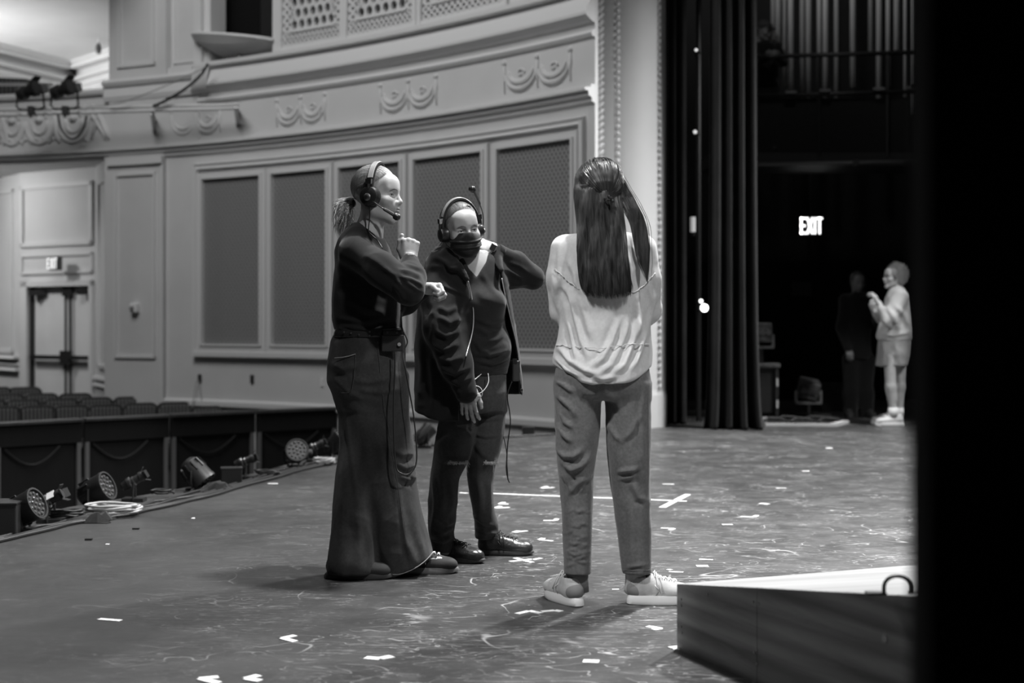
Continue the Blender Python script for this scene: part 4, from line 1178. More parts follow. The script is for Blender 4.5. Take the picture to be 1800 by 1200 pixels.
t = thing('lighting_batten', tuple((a + b) / 2), 'thin horizontal pipe under the gallery with a clamp on it', 'pipe'); build(mb, 'pipe', mat('grey painted pipe', .22, .45), t, smooth=True)
mb = MB(); mb.box(P(1504, 286, 17.15), (.05, .06, .07)); build(mb, 'clamp', steel, t)
for px in (1325, 1610):
    mb = MB(); q = P(px, 286, 17.2); mb.tube([q, Vector((q.x, q.y, 8.4))], .006, 5); build(mb, 'hanger_cable', dark_metal, t)

# rear exit sign
c_ = P(1425, 397, 19.4); sg = thing('exit_sign', tuple(c_), 'brightly lit EXIT sign in the darkness of the far wing', 'exit sign', 'lit exit signs')
mb = MB(); mb.box(c_, (.29, .08, .25)); mb.cyl(c_ + Vector((0, .02, .1)), (c_.x, c_.y + .02, 3.4), .012); mb.box((c_.x, 19.7, 3.4), (.06, .65, .04)); build(mb, 'housing', black_plastic, sg)
build(letters('EXIT', c_ - Vector((0, .042, 0)), (1, 0, 0), (0, 0, 1), .20, .022, (0, -1, 0)), 'letters', mat('bright lit letters', .9, .5, emit=3.0), sg)

# small lamps between column and curtain
def worklight(px, py, Y, r_, e, lab, d=(-.3, -1, 0), name='wing_lamp'):
    c = P(px, py, Y); t = thing(name, tuple(c), lab, 'lamp', 'lamps behind the proscenium column')
    d = Vector(d).normalized()
    mb = MB(); mb.lathe(c - d * .2, d, [(0, r_ * .7), (.05, r_ * 1.2), (.18, r_ * 1.3), (.2, r_ * 1.3)], 14); build(mb, 'housing', dark_metal, t)
    mb = MB(); mb.ball(c + d * .01, r_, 12, 8); build(mb, 'bulb', mat('lit bulb %g' % e, .9, .4, emit=e), t, smooth=True)
    mb = MB(); mb.cyl(c - d * .1, Vector((c.x - d.x * .1, 15.6, c.z)), .015); build(mb, 'arm', dark_metal, t)
mb = MB(); mb.cyl((X(1228, 15.6), 15.6, 0), (X(1228, 15.6), 15.6, 8.4), .03, n=10); setp(build(mb, 'lighting_boom', dark_metal), 'black upright boom carrying the lamps behind the curtain edge', 'boom')
worklight(1238, 541, 15.3, .04, 9, 'brightest round lamp beside the curtain at shoulder height', (0, -1, 0))
worklight(1232, 529, 15.34, .02, 3, 'small lamp just above the brightest one beside the curtain', (0, -1, 0))
worklight(1224, 88, 15.3, .016, .9, 'tiny glowing lamp high up between column and curtain')
worklight(1222, 232, 15.3, .02, .7, 'tiny glowing lamp halfway up between column and curtain')
c = P(1218, 396, 15.3); t = thing('tube_lamp', tuple(c), 'dim upright tube lamp between column and curtain, level with the far exit sign', 'lamp')
mb = MB(); mb.cyl(c - Vector((0, 0, .07)), c + Vector((0, 0, .09)), .028); build(mb, 'tube', mat('dim tube', .6, .5, emit=.22), t)
mb = MB(); mb.bar(c + Vector((0, 0, -.09)), (c.x + .05, 15.6, c.z - .09), .03, .03); build(mb, 'holder', dark_metal, t)

# gear in the far wing
gm2 = mat('worn equipment metal', .10, .5, .3, var=.6, vscale=14)
def stand_light(px, py, Y, w_, h_, lab, tiltz=0.0, tiltx=0.0, foot=None):
    c = P(px, py, Y); t = thing('moving_light', (c.x, c.y, 0), lab, 'stage light', 'fixtures in the far wing')
    R_ = Matrix.Rotation(tiltz, 3, 'Y') @ Matrix.Rotation(tiltx, 3, 'X')
    mb = MB(); mb.box(c, (w_, .2, h_), R_); build(mb, 'head', gm2, t, bev=.02)
    mb = MB()
    for k in range(3): mb.lathe(c + R_ @ Vector(((k - 1) * w_ * .28, -.10, 0)), R_ @ Vector((0, -1, 0)), [(0, w_ * .15), (.02, w_ * .14)], 12)
    build(mb, 'lens', steel, t)
    mb = MB(); mb.bar(c + Vector((-w_ * .6, 0, -h_ * .1)), c + Vector((-w_ * .6, 0, -h_ * .75)), .03, .03, up=(0, 1, 0)); mb.bar(c + Vector((w_ * .6, 0, -h_ * .1)), c + Vector((w_ * .6, 0, -h_ * .75)), .03, .03, up=(0, 1, 0)); mb.box(c + Vector((0, 0, -h_ * .75)), (w_ * 1.25, .06, .03)); build(mb, 'yoke', steel, t)
    mb = MB(); mb.cyl((c.x, c.y, 0.02), (c.x, c.y, c.z - h_ * .7), .025); mb.box((c.x, c.y, .015), (.45, .4, .03)); build(mb, 'stand', dark_metal, t)
stand_light(1338, 584, 15.9, .22, .22, 'patterned equipment head on a stand just right of the velvet curtain')
stand_light(1421, 683, 16.6, .24, .22, 'tilted low equipment head on the floor of the far wing', .2, .3)
ct = thing('equipment_cart', (X(1345, 15.8), 15.9, 0), 'tall dark cart with pale edges behind the velvet curtain', 'cart')
mb = MB(); mb.box((X(1345, 15.8), 15.9, zg(642, 15.8)), (.32, .3, .05)); build(mb, 'shelf', gm2, ct, bev=.01)
for s_ in (-1, 1):
    mb = MB(); mb.box((X(1345, 15.8) + s_ * .13, 15.8, zg(642, 15.8) / 2), (.035, .035, zg(642, 15.8) - .05)); l_ = build(mb, 'post', dark_metal, ct)
    for zq in (.18, .42):
        mb = MB(); mb.box((X(1345, 15.8) + s_ * .13, 15.775, zq), (.02, .01, .09)); build(mb, 'reflector', mat('pale reflector', .6, .3), ct)
mb = MB(); mb.box((X(1345, 15.8), 15.95, .33), (.24, .22, .5)); build(mb, 'cabinet', black_plastic, ct)
# notice on the rear wall, crate, batten on the floor
mb = MB(); c = P(1411, 507, 19.9); mb.box((c.x, 19.985, c.z), (.28, .02, .2)); setp(build(mb, 'wall_notice', mat('dim paper notice', .07, .8)), 'dim square notice on the rear wall below the far exit sign', 'notice')
mb = MB(); mb.box((X(1455, 17.5), 17.5, .17), (.32, .4, .34)); setp(build(mb, 'storage_crate', mat('dim crate', .02, .8), bev=.01), 'low dark crate right of the tilted equipment head', 'crate')
mb = MB(); a = G(1345, 749); b = G(1470, 749.5); c = G(1486, 744)
mb.bar(a + Vector((0, 0, .018)), b + Vector((0, 0, .018)), .035, .03); mb.bar(b + Vector((-.03, 0, .018)), c + Vector((0, 0, .018)), .08, .03)
setp(build(mb, 'white_batten', mat('white painted batten', .75, .5)), 'white L-shaped batten lying on the floor of the far wing', 'batten')
mb = MB()
for k in range(5):
    q = G(1362 + k * 24, 743 - (k % 2) * 3); mb.tube([q + Vector((-.12, 0, .02)), q + Vector((-.04, .1, .05)), q + Vector((.06, -.05, .05)), q + Vector((.14, .05, .02))], .012, 6)
setp(build(mb, 'cable_heap', mat('dusty cable', .07, .6), smooth=True), 'tangled cable behind the white batten', 'cable')
mb = MB(); q = G(1344, 742); mb.box(q + Vector((0, 0, .03)), (.05, .05, .06)); setp(build(mb, 'plug_box', mat('pale plastic', .5, .5)), 'small pale plug box at the left end of the white batten', 'box')
# ================================================================== SIGNED-DISTANCE MODELLING
A_ = lambda *v: np.array(v, dtype=np.float64)

def surface_nets(D, lo, h):
    """closed quad mesh of the zero level of the grid D (negative inside)"""
    nx, ny, nz = D.shape
    ins = D < 0
    c = np.zeros((nx - 1, ny - 1, nz - 1), dtype=np.int8)
    for i in (0, 1):
        for j in (0, 1):
            for k in (0, 1):
                c += ins[i:nx - 1 + i, j:ny - 1 + j, k:nz - 1 + k]
    act = (c > 0) & (c < 8)
    idx = -np.ones(act.shape, dtype=np.int64)
    ci = np.argwhere(act)
    idx[act] = np.arange(len(ci))
    acc = np.zeros((len(ci), 3)); cnt = np.zeros(len(ci))
    corners = [(i, j, k) for i in (0, 1) for j in (0, 1) for k in (0, 1)]
    val = {q: D[ci[:, 0] + q[0], ci[:, 1] + q[1], ci[:, 2] + q[2]] for q in corners}
    for a in corners:
        for ax in range(3):
            if a[ax] == 1: continue
            b = list(a); b[ax] = 1; b = tuple(b)
            va, vb = val[a], val[b]
            cr = (va < 0) != (vb < 0)
            t = np.where(cr, va / np.where(cr, va - vb, 1), 0)
            p = np.tile(np.array(a, dtype=float), (len(ci), 1)); p[:, ax] = t
            acc += p * cr[:, None]; cnt += cr
    V = (ci + acc / np.maximum(cnt, 1)[:, None]) * h + lo
    Q = []
    for ax in range(3):
        o1, o2 = [q for q in range(3) if q != ax]
        s0 = [slice(1, n - 1) for n in D.shape]; s0[ax] = slice(0, D.shape[ax] - 1)
        s1 = list(s0); s1[ax] = slice(1, D.shape[ax])
        a = ins[tuple(s0)]; b = ins[tuple(s1)]
        e = np.argwhere(a != b)
        off = np.array([1, 1, 1]); off[ax] = 0
        e = e + off
        fl = a[tuple((e - off).T)]
        def cell(d1, d2):
            q = e.copy(); q[:, o1] -= d1; q[:, o2] -= d2
            return idx[q[:, 0], q[:, 1], q[:, 2]]
        qd = np.stack([cell(1, 1), cell(0, 1), cell(0, 0), cell(1, 0)], 1)
        if ax == 1: fl = ~fl
        qd[~fl] = qd[~fl][:, ::-1]
        Q.append(qd)
    return V, np.concatenate(Q)

def R_from(x, y, z): return np.stack([A_(*x), A_(*y), A_(*z)])   # rows = local axes

class S:
    """list of soft-joined solids; each entry has a box, a function and a blend radius"""
    def __init__(s): s.p = []
    def add(s, fn, lo, hi, k=0.01, op='u'):
        s.p.append((fn, np.array(lo, float), np.array(hi, float), k, op)); return s
    def cap(s, a, b, ra, rb=None, k=0.01, op='u'):
        a, b = A_(*a), A_(*b); rb = ra if rb is None else rb; d = b - a; L2 = max(float(d @ d), 1e-12); r = max(ra, rb)
        def fn(X, Y, Z):
            x, y, z = X - a[0], Y - a[1], Z - a[2]
            t = np.clip((x * d[0] + y * d[1] + z * d[2]) / L2, 0, 1)
            return np.sqrt((x - t * d[0]) ** 2 + (y - t * d[1]) ** 2 + (z - t * d[2]) ** 2) - (ra + (rb - ra) * t)
        return s.add(fn, np.minimum(a, b) - r, np.maximum(a, b) + r, k, op)
    def chain(s, pts, rs, k=0.01):
        for i in range(len(pts) - 1): s.cap(pts[i], pts[i + 1], rs[i], rs[i + 1], k)
        return s
    def ell(s, c, r, k=0.01, R=None, op='u'):
        c, r = A_(*c), A_(*r); m = r.max()
        def fn(X, Y, Z):
            x, y, z = X - c[0], Y - c[1], Z - c[2]
            if R is not None:
                x, y, z = (R[i][0] * x + R[i][1] * y + R[i][2] * z for i in range(3))
            k0 = np.sqrt((x / r[0]) ** 2 + (y / r[1]) ** 2 + (z / r[2]) ** 2)
            k1 = np.sqrt((x / r[0] ** 2) ** 2 + (y / r[1] ** 2) ** 2 + (z / r[2] ** 2) ** 2)
            return k0 * (k0 - 1) / np.maximum(k1, 1e-6)
        return s.add(fn, c - m, c + m, k, op)
    def rings(s, rows, k=0.01, p=2.0, op='u', sm=5):
        """rows of (z, cx, cy, rx, ry)"""
        rows = np.array(sorted(rows, key=lambda q: q[0]), float)
        zs = np.linspace(rows[0, 0], rows[-1, 0], 240)
        T = [np.interp(zs, rows[:, 0], rows[:, i]) for i in range(1, 5)]
        if sm:
            ker = np.ones(2 * sm + 1) / (2 * sm + 1)
            for _ in range(2):
                T = [np.convolve(np.concatenate([2 * t[0] - t[1:sm + 1][::-1], t, 2 * t[-1] - t[-sm - 1:-1][::-1]]), ker, 'valid') for t in T]
        lo = (( T[0] - T[2]).min(), (T[1] - T[3]).min(), zs[0]); hi = ((T[0] + T[2]).max(), (T[1] + T[3]).max(), zs[-1])
        def fn(X, Y, Z):
            z1 = Z.ravel(); cx, cy, rx, ry = (np.interp(z1, zs, t).reshape(Z.shape) for t in T)
            if p == 2.0: q = np.sqrt(((X - cx) / rx) ** 2 + ((Y - cy) / ry) ** 2)
            else: q = (np.abs((X - cx) / rx) ** p + np.abs((Y - cy) / ry) ** p) ** (1 / p)
            d = (q - 1) * np.minimum(rx, ry)
            return np.maximum(d, np.maximum(Z - zs[-1], zs[0] - Z) )
        return s.add(fn, lo, hi, k, op)
    def poly(s, pts, y0, y1, k=0.002, op='c'):
        """polygon in (x,z), running from depth y0 to y1"""
        pts = np.array(pts, float)
        def fn(X, Y, Z):
            X_, Z_ = np.broadcast_arrays(X, Z); x = X_[:, :1, :]; z = Z_[:, :1, :]
            d = np.full(x.shape, 1e9); sg_ = np.zeros(x.shape, bool)
            n = len(pts)
            for i in range(n):
                a, b = pts[i], pts[(i + 1) % n]; e = b - a
                t = np.clip(((x - a[0]) * e[0] + (z - a[1]) * e[1]) / max(e @ e, 1e-12), 0, 1)
                d = np.minimum(d, (x - a[0] - t * e[0]) ** 2 + (z - a[1] - t * e[1]) ** 2)
                c = ((a[1] > z) != (b[1] > z)) & (x < (b[0] - a[0]) * (z - a[1]) / (b[1] - a[1] + 1e-12) + a[0])
                sg_ ^= c
            d = np.sqrt(d) * np.where(sg_, -1, 1)
            return np.maximum(d, np.maximum(Y - y1, y0 - Y))
        return s.add(fn, (pts[:, 0].min(), y0, pts[:, 1].min()), (pts[:, 0].max(), y1, pts[:, 1].max()), k, op)
    def plane(s, o, n, lo, hi, k=0.002, op='c'):
        """cuts away what lies on the side n points to"""
        o, n = A_(*o), A_(*n); n = n / np.linalg.norm(n)
        return s.add(lambda X, Y, Z: -((X - o[0]) * n[0] + (Y - o[1]) * n[1] + (Z - o[2]) * n[2]) + 0 * (X + Y + Z), lo, hi, k, op)
    def mesh(s, h=0.006):
        us = [q for q in s.p if q[4] == 'u']
        lo = np.min([q[1] - q[3] for q in us], 0) - 3 * h; hi = np.max([q[2] + q[3] for q in us], 0) + 3 * h
        n = np.ceil((hi - lo) / h).astype(int) + 1
        ax = [lo[i] + h * np.arange(n[i]) for i in range(3)]
        D = np.full(tuple(n), 0.06, dtype=np.float32)
        for fn, l, u, k, op in s.p:
            m = k + 4 * h
            i0 = np.clip(np.floor((l - m - lo) / h).astype(int), 0, n); i1 = np.clip(np.ceil((u + m - lo) / h).astype(int) + 1, 0, n)
            if (i1 <= i0).any(): continue
            sl = tuple(slice(a, b) for a, b in zip(i0, i1))
            X = ax[0][sl[0]][:, None, None]; Y = ax[1][sl[1]][None, :, None]; Z = ax[2][sl[2]][None, None, :]
            d = np.broadcast_to(fn(X, Y, Z), tuple(b - a for a, b in zip(i0, i1)))
            cur = D[sl]
            if op == 'u':
                hh = np.maximum(k - np.abs(cur - d), 0) / k
                D[sl] = np.minimum(cur, d) - hh * hh * k * 0.25
            else:
                e = -d; hh = np.maximum(k - np.abs(cur - e), 0) / k
                D[sl] = np.maximum(cur, e) + hh * hh * k * 0.25
        return surface_nets(D, lo, h)

def vnormals(V, Fc):
    a, b, c, d = (V[Fc[:, i]] for i in range(4))
    n = np.cross(c - a, d - b)
    N = np.zeros_like(V)
    for i in range(4): np.add.at(N, Fc[:, i], n)
    return N / np.maximum(np.linalg.norm(N, axis=1, keepdims=True), 1e-12)

def relax(V, Fc, it=2, lam=0.5):
    for _ in range(it):
        A = np.zeros_like(V); c = np.zeros(len(V))
        for i in range(4):
            j = Fc[:, (i + 1) % 4]
            np.add.at(A, Fc[:, i], V[j]); np.add.at(c, Fc[:, i], 1)
            np.add.at(A, j, V[Fc[:, i]]); np.add.at(c, j, 1)
        V = V + lam * (A / np.maximum(c, 1)[:, None] - V)
    return V

_perm = np.random.default_rng(3).random(65536)
def vnoise(Pn):
    i = np.floor(Pn).astype(np.int64); f = Pn - i; f = f * f * (3 - 2 * f)
    def hsh(a, b, c): return _perm[(a * 73856093 ^ b * 19349663 ^ c * 83492791) & 65535]
    r = 0
    for dx in (0, 1):
        for dy in (0, 1):
            for dz in (0, 1):
                w_ = (f[:, 0] if dx else 1 - f[:, 0]) * (f[:, 1] if dy else 1 - f[:, 1]) * (f[:, 2] if dz else 1 - f[:, 2])
                r = r + w_ * hsh(i[:, 0] + dx, i[:, 1] + dy, i[:, 2] + dz)
    return r * 2 - 1
def fold_noise(V, fr, seed=0, warp=0.6):
    q = V * np.array(fr) + seed * 7.3
    q = q + warp * vnoise(V * 6 + 31 + seed)[:, None]
    n = vnoise(q)
    return 1 - 2 * np.abs(n)           # ridged: creases and rolls

class Cloth:
    """displaces a garment: px-defined creases on the side the photo shows, plus soft noise folds"""
    def __init__(s, Y0): s.Y0 = Y0; s.s = F / Y0
    def xz(s, p): return np.array(((p[0] - 900) / s.s, H - (p[1] - HZ) / s.s))
    def creases(s, V, N, lst, face=True):
        d = np.zeros(len(V)); W = np.ones(len(V)) if not face else np.clip(-N[:, 1] * 2.2 + .4, 0, 1)
        XZ = V[:, [0, 2]] * (s.Y0 / V[:, 1])[:, None]; XZ[:, 1] = H + (V[:, 2] - H) * (s.Y0 / V[:, 1])
        for c in lst:
            pts, w_, amp = c[0], c[1] / s.s, c[2]
            q = [s.xz(p) for p in pts]; n = len(q) - 1
            best = np.full(len(V), 1e9); tt = np.zeros(len(V)); sd = np.zeros(len(V))
            for i in range(n):
                e = q[i + 1] - q[i]; L2 = e @ e; r = XZ - q[i]
                t = np.clip((r @ e) / L2, 0, 1); dv = r - t[:, None] * e; dd = np.sqrt((dv ** 2).sum(1))
                m = dd < best; best[m] = dd[m]; tt[m] = (i + t[m]) / n
                cr = (e[0] * r[:, 1] - e[1] * r[:, 0]) / sqrt(L2); sd[m] = cr[m]
            tap = np.clip(np.minimum(tt, 1 - tt) * 4 + .15, 0, 1)
            g = np.exp(-(best / w_) ** 2)
            # a roll with a valley under it
            d += amp * tap * (g - 0.55 * np.exp(-((sd + 1.5 * w_) / (1.1 * w_)) ** 2) * (best < 4 * w_))
        return d * W

def skin_obj(name, V, Q, m, parent, rel=1, **kw):
    V = relax(V, Q, rel) if rel else V
    return mesh_obj(name, V, Q, m, parent, smooth=True, **kw)

def strands(name, lines, r, m, parent, taper=True):
    """lines: list of (n,3) arrays -> one mesh of thin three-sided tubes"""
    VV, FF, base = [], [], 0
    for L in lines:
        L = np.asarray(L); n = len(L)
        t = np.gradient(L, axis=0); t /= np.maximum(np.linalg.norm(t, axis=1, keepdims=True), 1e-9)
        u = np.cross(t, A_(0.3, 0.8, 0.52)); u /= np.maximum(np.linalg.norm(u, axis=1, keepdims=True), 1e-9); w_ = np.cross(t, u)
        rr = np.full(n, r); 
        if taper: rr[-4:] *= np.array([.85, .6, .35, .1])
        ring = [L + (u * cos(a) + w_ * sin(a)) * rr[:, None] for a in (0, 2.094, 4.189)]
        VV.append(np.stack(ring, 1).reshape(-1, 3))
        i = np.arange(n - 1)[:, None] * 3; k = np.arange(3)[None]; kn = (k + 1) % 3
        FF.append(np.stack([i + k, i + kn, i + 3 + kn, i + 3 + k], -1).reshape(-1, 4) + base); base += 3 * n
    return mesh_obj(name, np.concatenate(VV), np.concatenate(FF), m, parent, smooth=True)

# ---------------------------------------------------------------- anatomy
skin = mat('skin', 0.42, 0.48, var=.05, vscale=25, bump=.06, bscale=220)
def _sss(m):
    b = m.node_tree.nodes['Principled BSDF']; b.inputs['Subsurface Weight'].default_value = 0.12; b.inputs['Subsurface Radius'].default_value = (.01, .01, .01); b.inputs['Subsurface Scale'].default_value = .6
_sss(skin)
lip_m = mat('lips', 0.27, 0.4); eye_w = mat('eye white', .75, .12); iris_m = mat('dark iris', .015, .08); brow_m = mat('brow hair', .14, .7)

class Frame:
    def __init__(s, c, f, up, k=1.0):
        s.c = A_(*c); s.f = A_(*f) / np.linalg.norm(f); u = A_(*up); u = u - s.f * (u @ s.f); s.u = u / np.linalg.norm(u); s.x = np.cross(s.f, s.u); s.k = k
    def w(s, P_):   # local (x lateral, y forward, z up) -> world
        P_ = np.asarray(P_, float); return s.c + s.k * (P_[..., 0:1] * s.x + P_[..., 1:2] * s.f + P_[..., 2:3] * s.u)

def head_sdf(jaw=1.0, neck=True):
    s = S()
    s.ell((0, -.018, .038), (.074, .094, .086), .01)
    s.ell((0, .022, -.012), (.066, .070, .088), .03)
    s.cap((-.048, .0, -.070), (-.012, .064, -.100), .020, .017, .03); s.cap((.048, .0, -.070), (.012, .064, -.100), .020, .017, .03)
    s.ell((0, .072, -.104), (.021, .017, .016), .02)
    for q in (-1, 1):
        s.ell((q * .043, .056, -.026), (.024, .022, .020), .022)
        s.cap((q * .008, .083, .022), (q * .044, .066, .022), .0095, .009, .018)
    s.ell((0, .058, .052), (.052, .034, .035), .03)
    s.cap((0, .084, .012), (0, .104, -.026), .0075, .0095, .014)
    s.ell((0, .103, -.030), (.0105, .0115, .0095), .008)
    for q in (-1, 1): s.ell((q * .0115, .094, -.033), (.0075, .0105, .0075), .007)
    s.ell((0, .080, -.052), (.026, .018, .020), .02)
    for q in (-1, 1):
        s.ell((q * .032, .090, .001), (.0165, .016, .0115), .014, op='c')
        s.ell((q * .032, .0690, .001), (.0150, .0135, .0125), .006)     # lids over the eyeball
        s.ell((q * .032, .0850, -.0008), (.0138, .0080, .0040), .003, op='c')
        s.ell((q * .005, .099, -.040), (.003, .006, .003), .003, op='c')
    s.ell((0, .0915, -.0575), (.0215, .0095, .0058), .005); s.ell((0, .0895, -.0690), (.0190, .0095, .0068), .005)
    s.ell((0, .104, -.0628), (.022, .010, .0016), .003, op='c')
    s.ell((0, .094, -.083), (.016, .008, .006), .012, op='c')
    for q in (-1, 1):
        R = R_from((cos(.35) * q, -sin(.35), 0), (sin(.35) * q, cos(.35), .18), (0, -.18, 1))
        s.ell((q * .077, -.010, -.012), (.0075, .020, .032), .005, R); s.ell((q * .084, -.006, -.010), (.005, .012, .020), .005, R, op='c'); s.ell((q * .078, .0, -.038), (.006, .008, .010), .006)
    if neck:
        s.cap((0, -.020, -.070), (0, -.040, -.165), .053, .056, .03); s.cap((0, -.04, -.165), (0, -.05, -.235), .058, .07, .03)
    return s
_hc = {}
def head_mesh(h=.0024):
    if h not in _hc:
        V, Q = head_sdf().mesh(h); V = relax(V, Q, 1, .4); _hc[h] = (V, Q)
    return _hc[h]

def hand_sdf(curl=(20, 25, 15), spread=4, thumb='relaxed', var=(1, 1, 1, 1), palm_k=1):
    """wrist at origin, y to the fingers, x to the thumb side, z out of the back of the hand"""
    s = S(); xs = [.030, .0105, -.0095, -.028]; yb = [.086, .090, .086, .078]
    for i in range(4):
        s.cap((xs[i] * .55, .008, 0), (xs[i], yb[i], .002), .0135, .0105, .014)
    s.ell((.012, .045, -.006), (.036, .045, .015), .015); s.cap((0, -.012, 0), (0, .01, 0), .023, .023, .02); s.ell((.028, .035, -.010), (.017, .032, .015), .014)
    L = [(.042, .026, .020), (.046, .030, .021), (.042, .028, .020), (.033, .021, .018)]; R = [.0093, .0096, .0090, .0080]
    for i in range(4):
        p = A_(xs[i], yb[i], .001); a = 0; sp = radians(spread * (1.5 - i))
        pts = [p.copy()]; rs = [R[i] + .001]
        for j in range(3):
            a += radians(curl[j] * var[i]); d = A_(sin(sp) * cos(a), cos(sp) * cos(a), -sin(a)); p = p + d * L[i][j]; pts.append(p.copy()); rs.append(R[i] * (1, .95, .88, .74)[j + 1])
        for j in range(3): s.cap(pts[j], pts[j + 1], rs[j], rs[j + 1], .003 if j else .006)
        for j in (1, 2): s.ell(pts[j] + A_(0, 0, .001), (rs[j] * 1.08,) * 3, .003)
    T = {'relaxed': [(.022, .018, -.006), (.046, .052, -.016), (.054, .082, -.022), (.057, .105, -.025)],
         'fist': [(.024, .020, -.008), (.045, .055, -.018), (.036, .082, -.034), (.014, .092, -.040)],
         'up': [(.024, .018, -.006), (.046, .050, -.012), (.046, .084, -.010), (.040, .110, -.006)]}[thumb]
    s.chain(T, [.016, .0125, .0108, .0088], .007)
    return s
def place(V, o, y, z, x=None, k=1.0):
    """hand placed: y finger direction, z back of the hand, x thumb side (sign kept)"""
    y = A_(*y); y /= np.linalg.norm(y); z = A_(*z); z = z - y * (z @ y); z /= np.linalg.norm(z); c = np.cross(y, z)
    if x is not None and c @ A_(*x) < 0: c = -c
    return A_(*o) + k * (V[:, :1] * c + V[:, 1:2] * y + V[:, 2:3] * z), (np.cross(c, y) @ z) < 0
def join_meshes(parts):
    VV, QQ, b = [], [], 0
    for V, Q in parts: VV.append(V); QQ.append(Q + b); b += len(V)
    return np.concatenate(VV), np.concatenate(QQ)
def hand_mesh(o, y, z, x, h=.0022, k=1.0, **kw):
    V, Q = hand_sdf(**kw).mesh(h); V = relax(V, Q, 1, .4); V, flip = place(V, o, y, z, x, k)
    return V, (Q[:, ::-1] if flip else Q)

def surf_y(x, z):
    V = head_mesh()[0]; m = V[:, 1] > .03
    W = V[m]; k = np.argsort((W[:, 0] - x) ** 2 + (W[:, 2] - z) ** 2)[:3]
    return W[k, 1].mean()
def add_eyes(fr, parent, gaze=(0, 1, 0), face=None):
    for q in (-1, 1):
        c = A_(q * .032, .0665, 0.0005); mb = MB(); mb.ball((0, 0, 0), .0125, 16, 10)
        V = fr.w(np.array(mb.v) + c); e = mesh_obj('eye', V, mb.f, eye_w, parent, smooth=True); fix_normals(e)
        g = A_(*gaze) / np.linalg.norm(gaze); mb = MB(); o = Vector(c + g * .0113); mb.lathe(o, Vector(g), [(0, .0060), (.0012, .0056), (.0018, .003)], 14)
        V = fr.w(np.array(mb.v)); e2 = mesh_obj('iris', V, mb.f, iris_m, e, smooth=True); fix_normals(e2)
        ln = []; r_ = np.random.default_rng(5)
        for k in range(90):
            t = r_.random(); x = q * (.014 + .036 * t); z = .0185 + .006 * sin(pi * min(1, t * 1.15)) - .003 * t + r_.normal() * .0010
            y = surf_y(x, z) + .0006
            ln.append(np.array([(x + q * u * .006, y - abs(u) * .0008, z + u * .0012 + (.0005 if u > 0 else -.0005)) for u in np.linspace(-.5, .5, 5)]))
        lash = []
        for i in range(13):
            a = pi * i / 12; x = q * .032 - .0135 * cos(a) * 1.0; z = -.0008 + .0044 * sin(a); lash.append((x, surf_y(x, z + .0015) + .0004, z))
        mb = MB(); mb.tube(lash, [.0004] + [.0009] * 11 + [.0004], 5); lo = mesh_obj('eyelashes', fr.w(np.array(mb.v)), mb.f, iris_m, parent, smooth=True)
        strands('eyebrow', [fr.w(l) for l in ln], .0005, brow_m, parent)

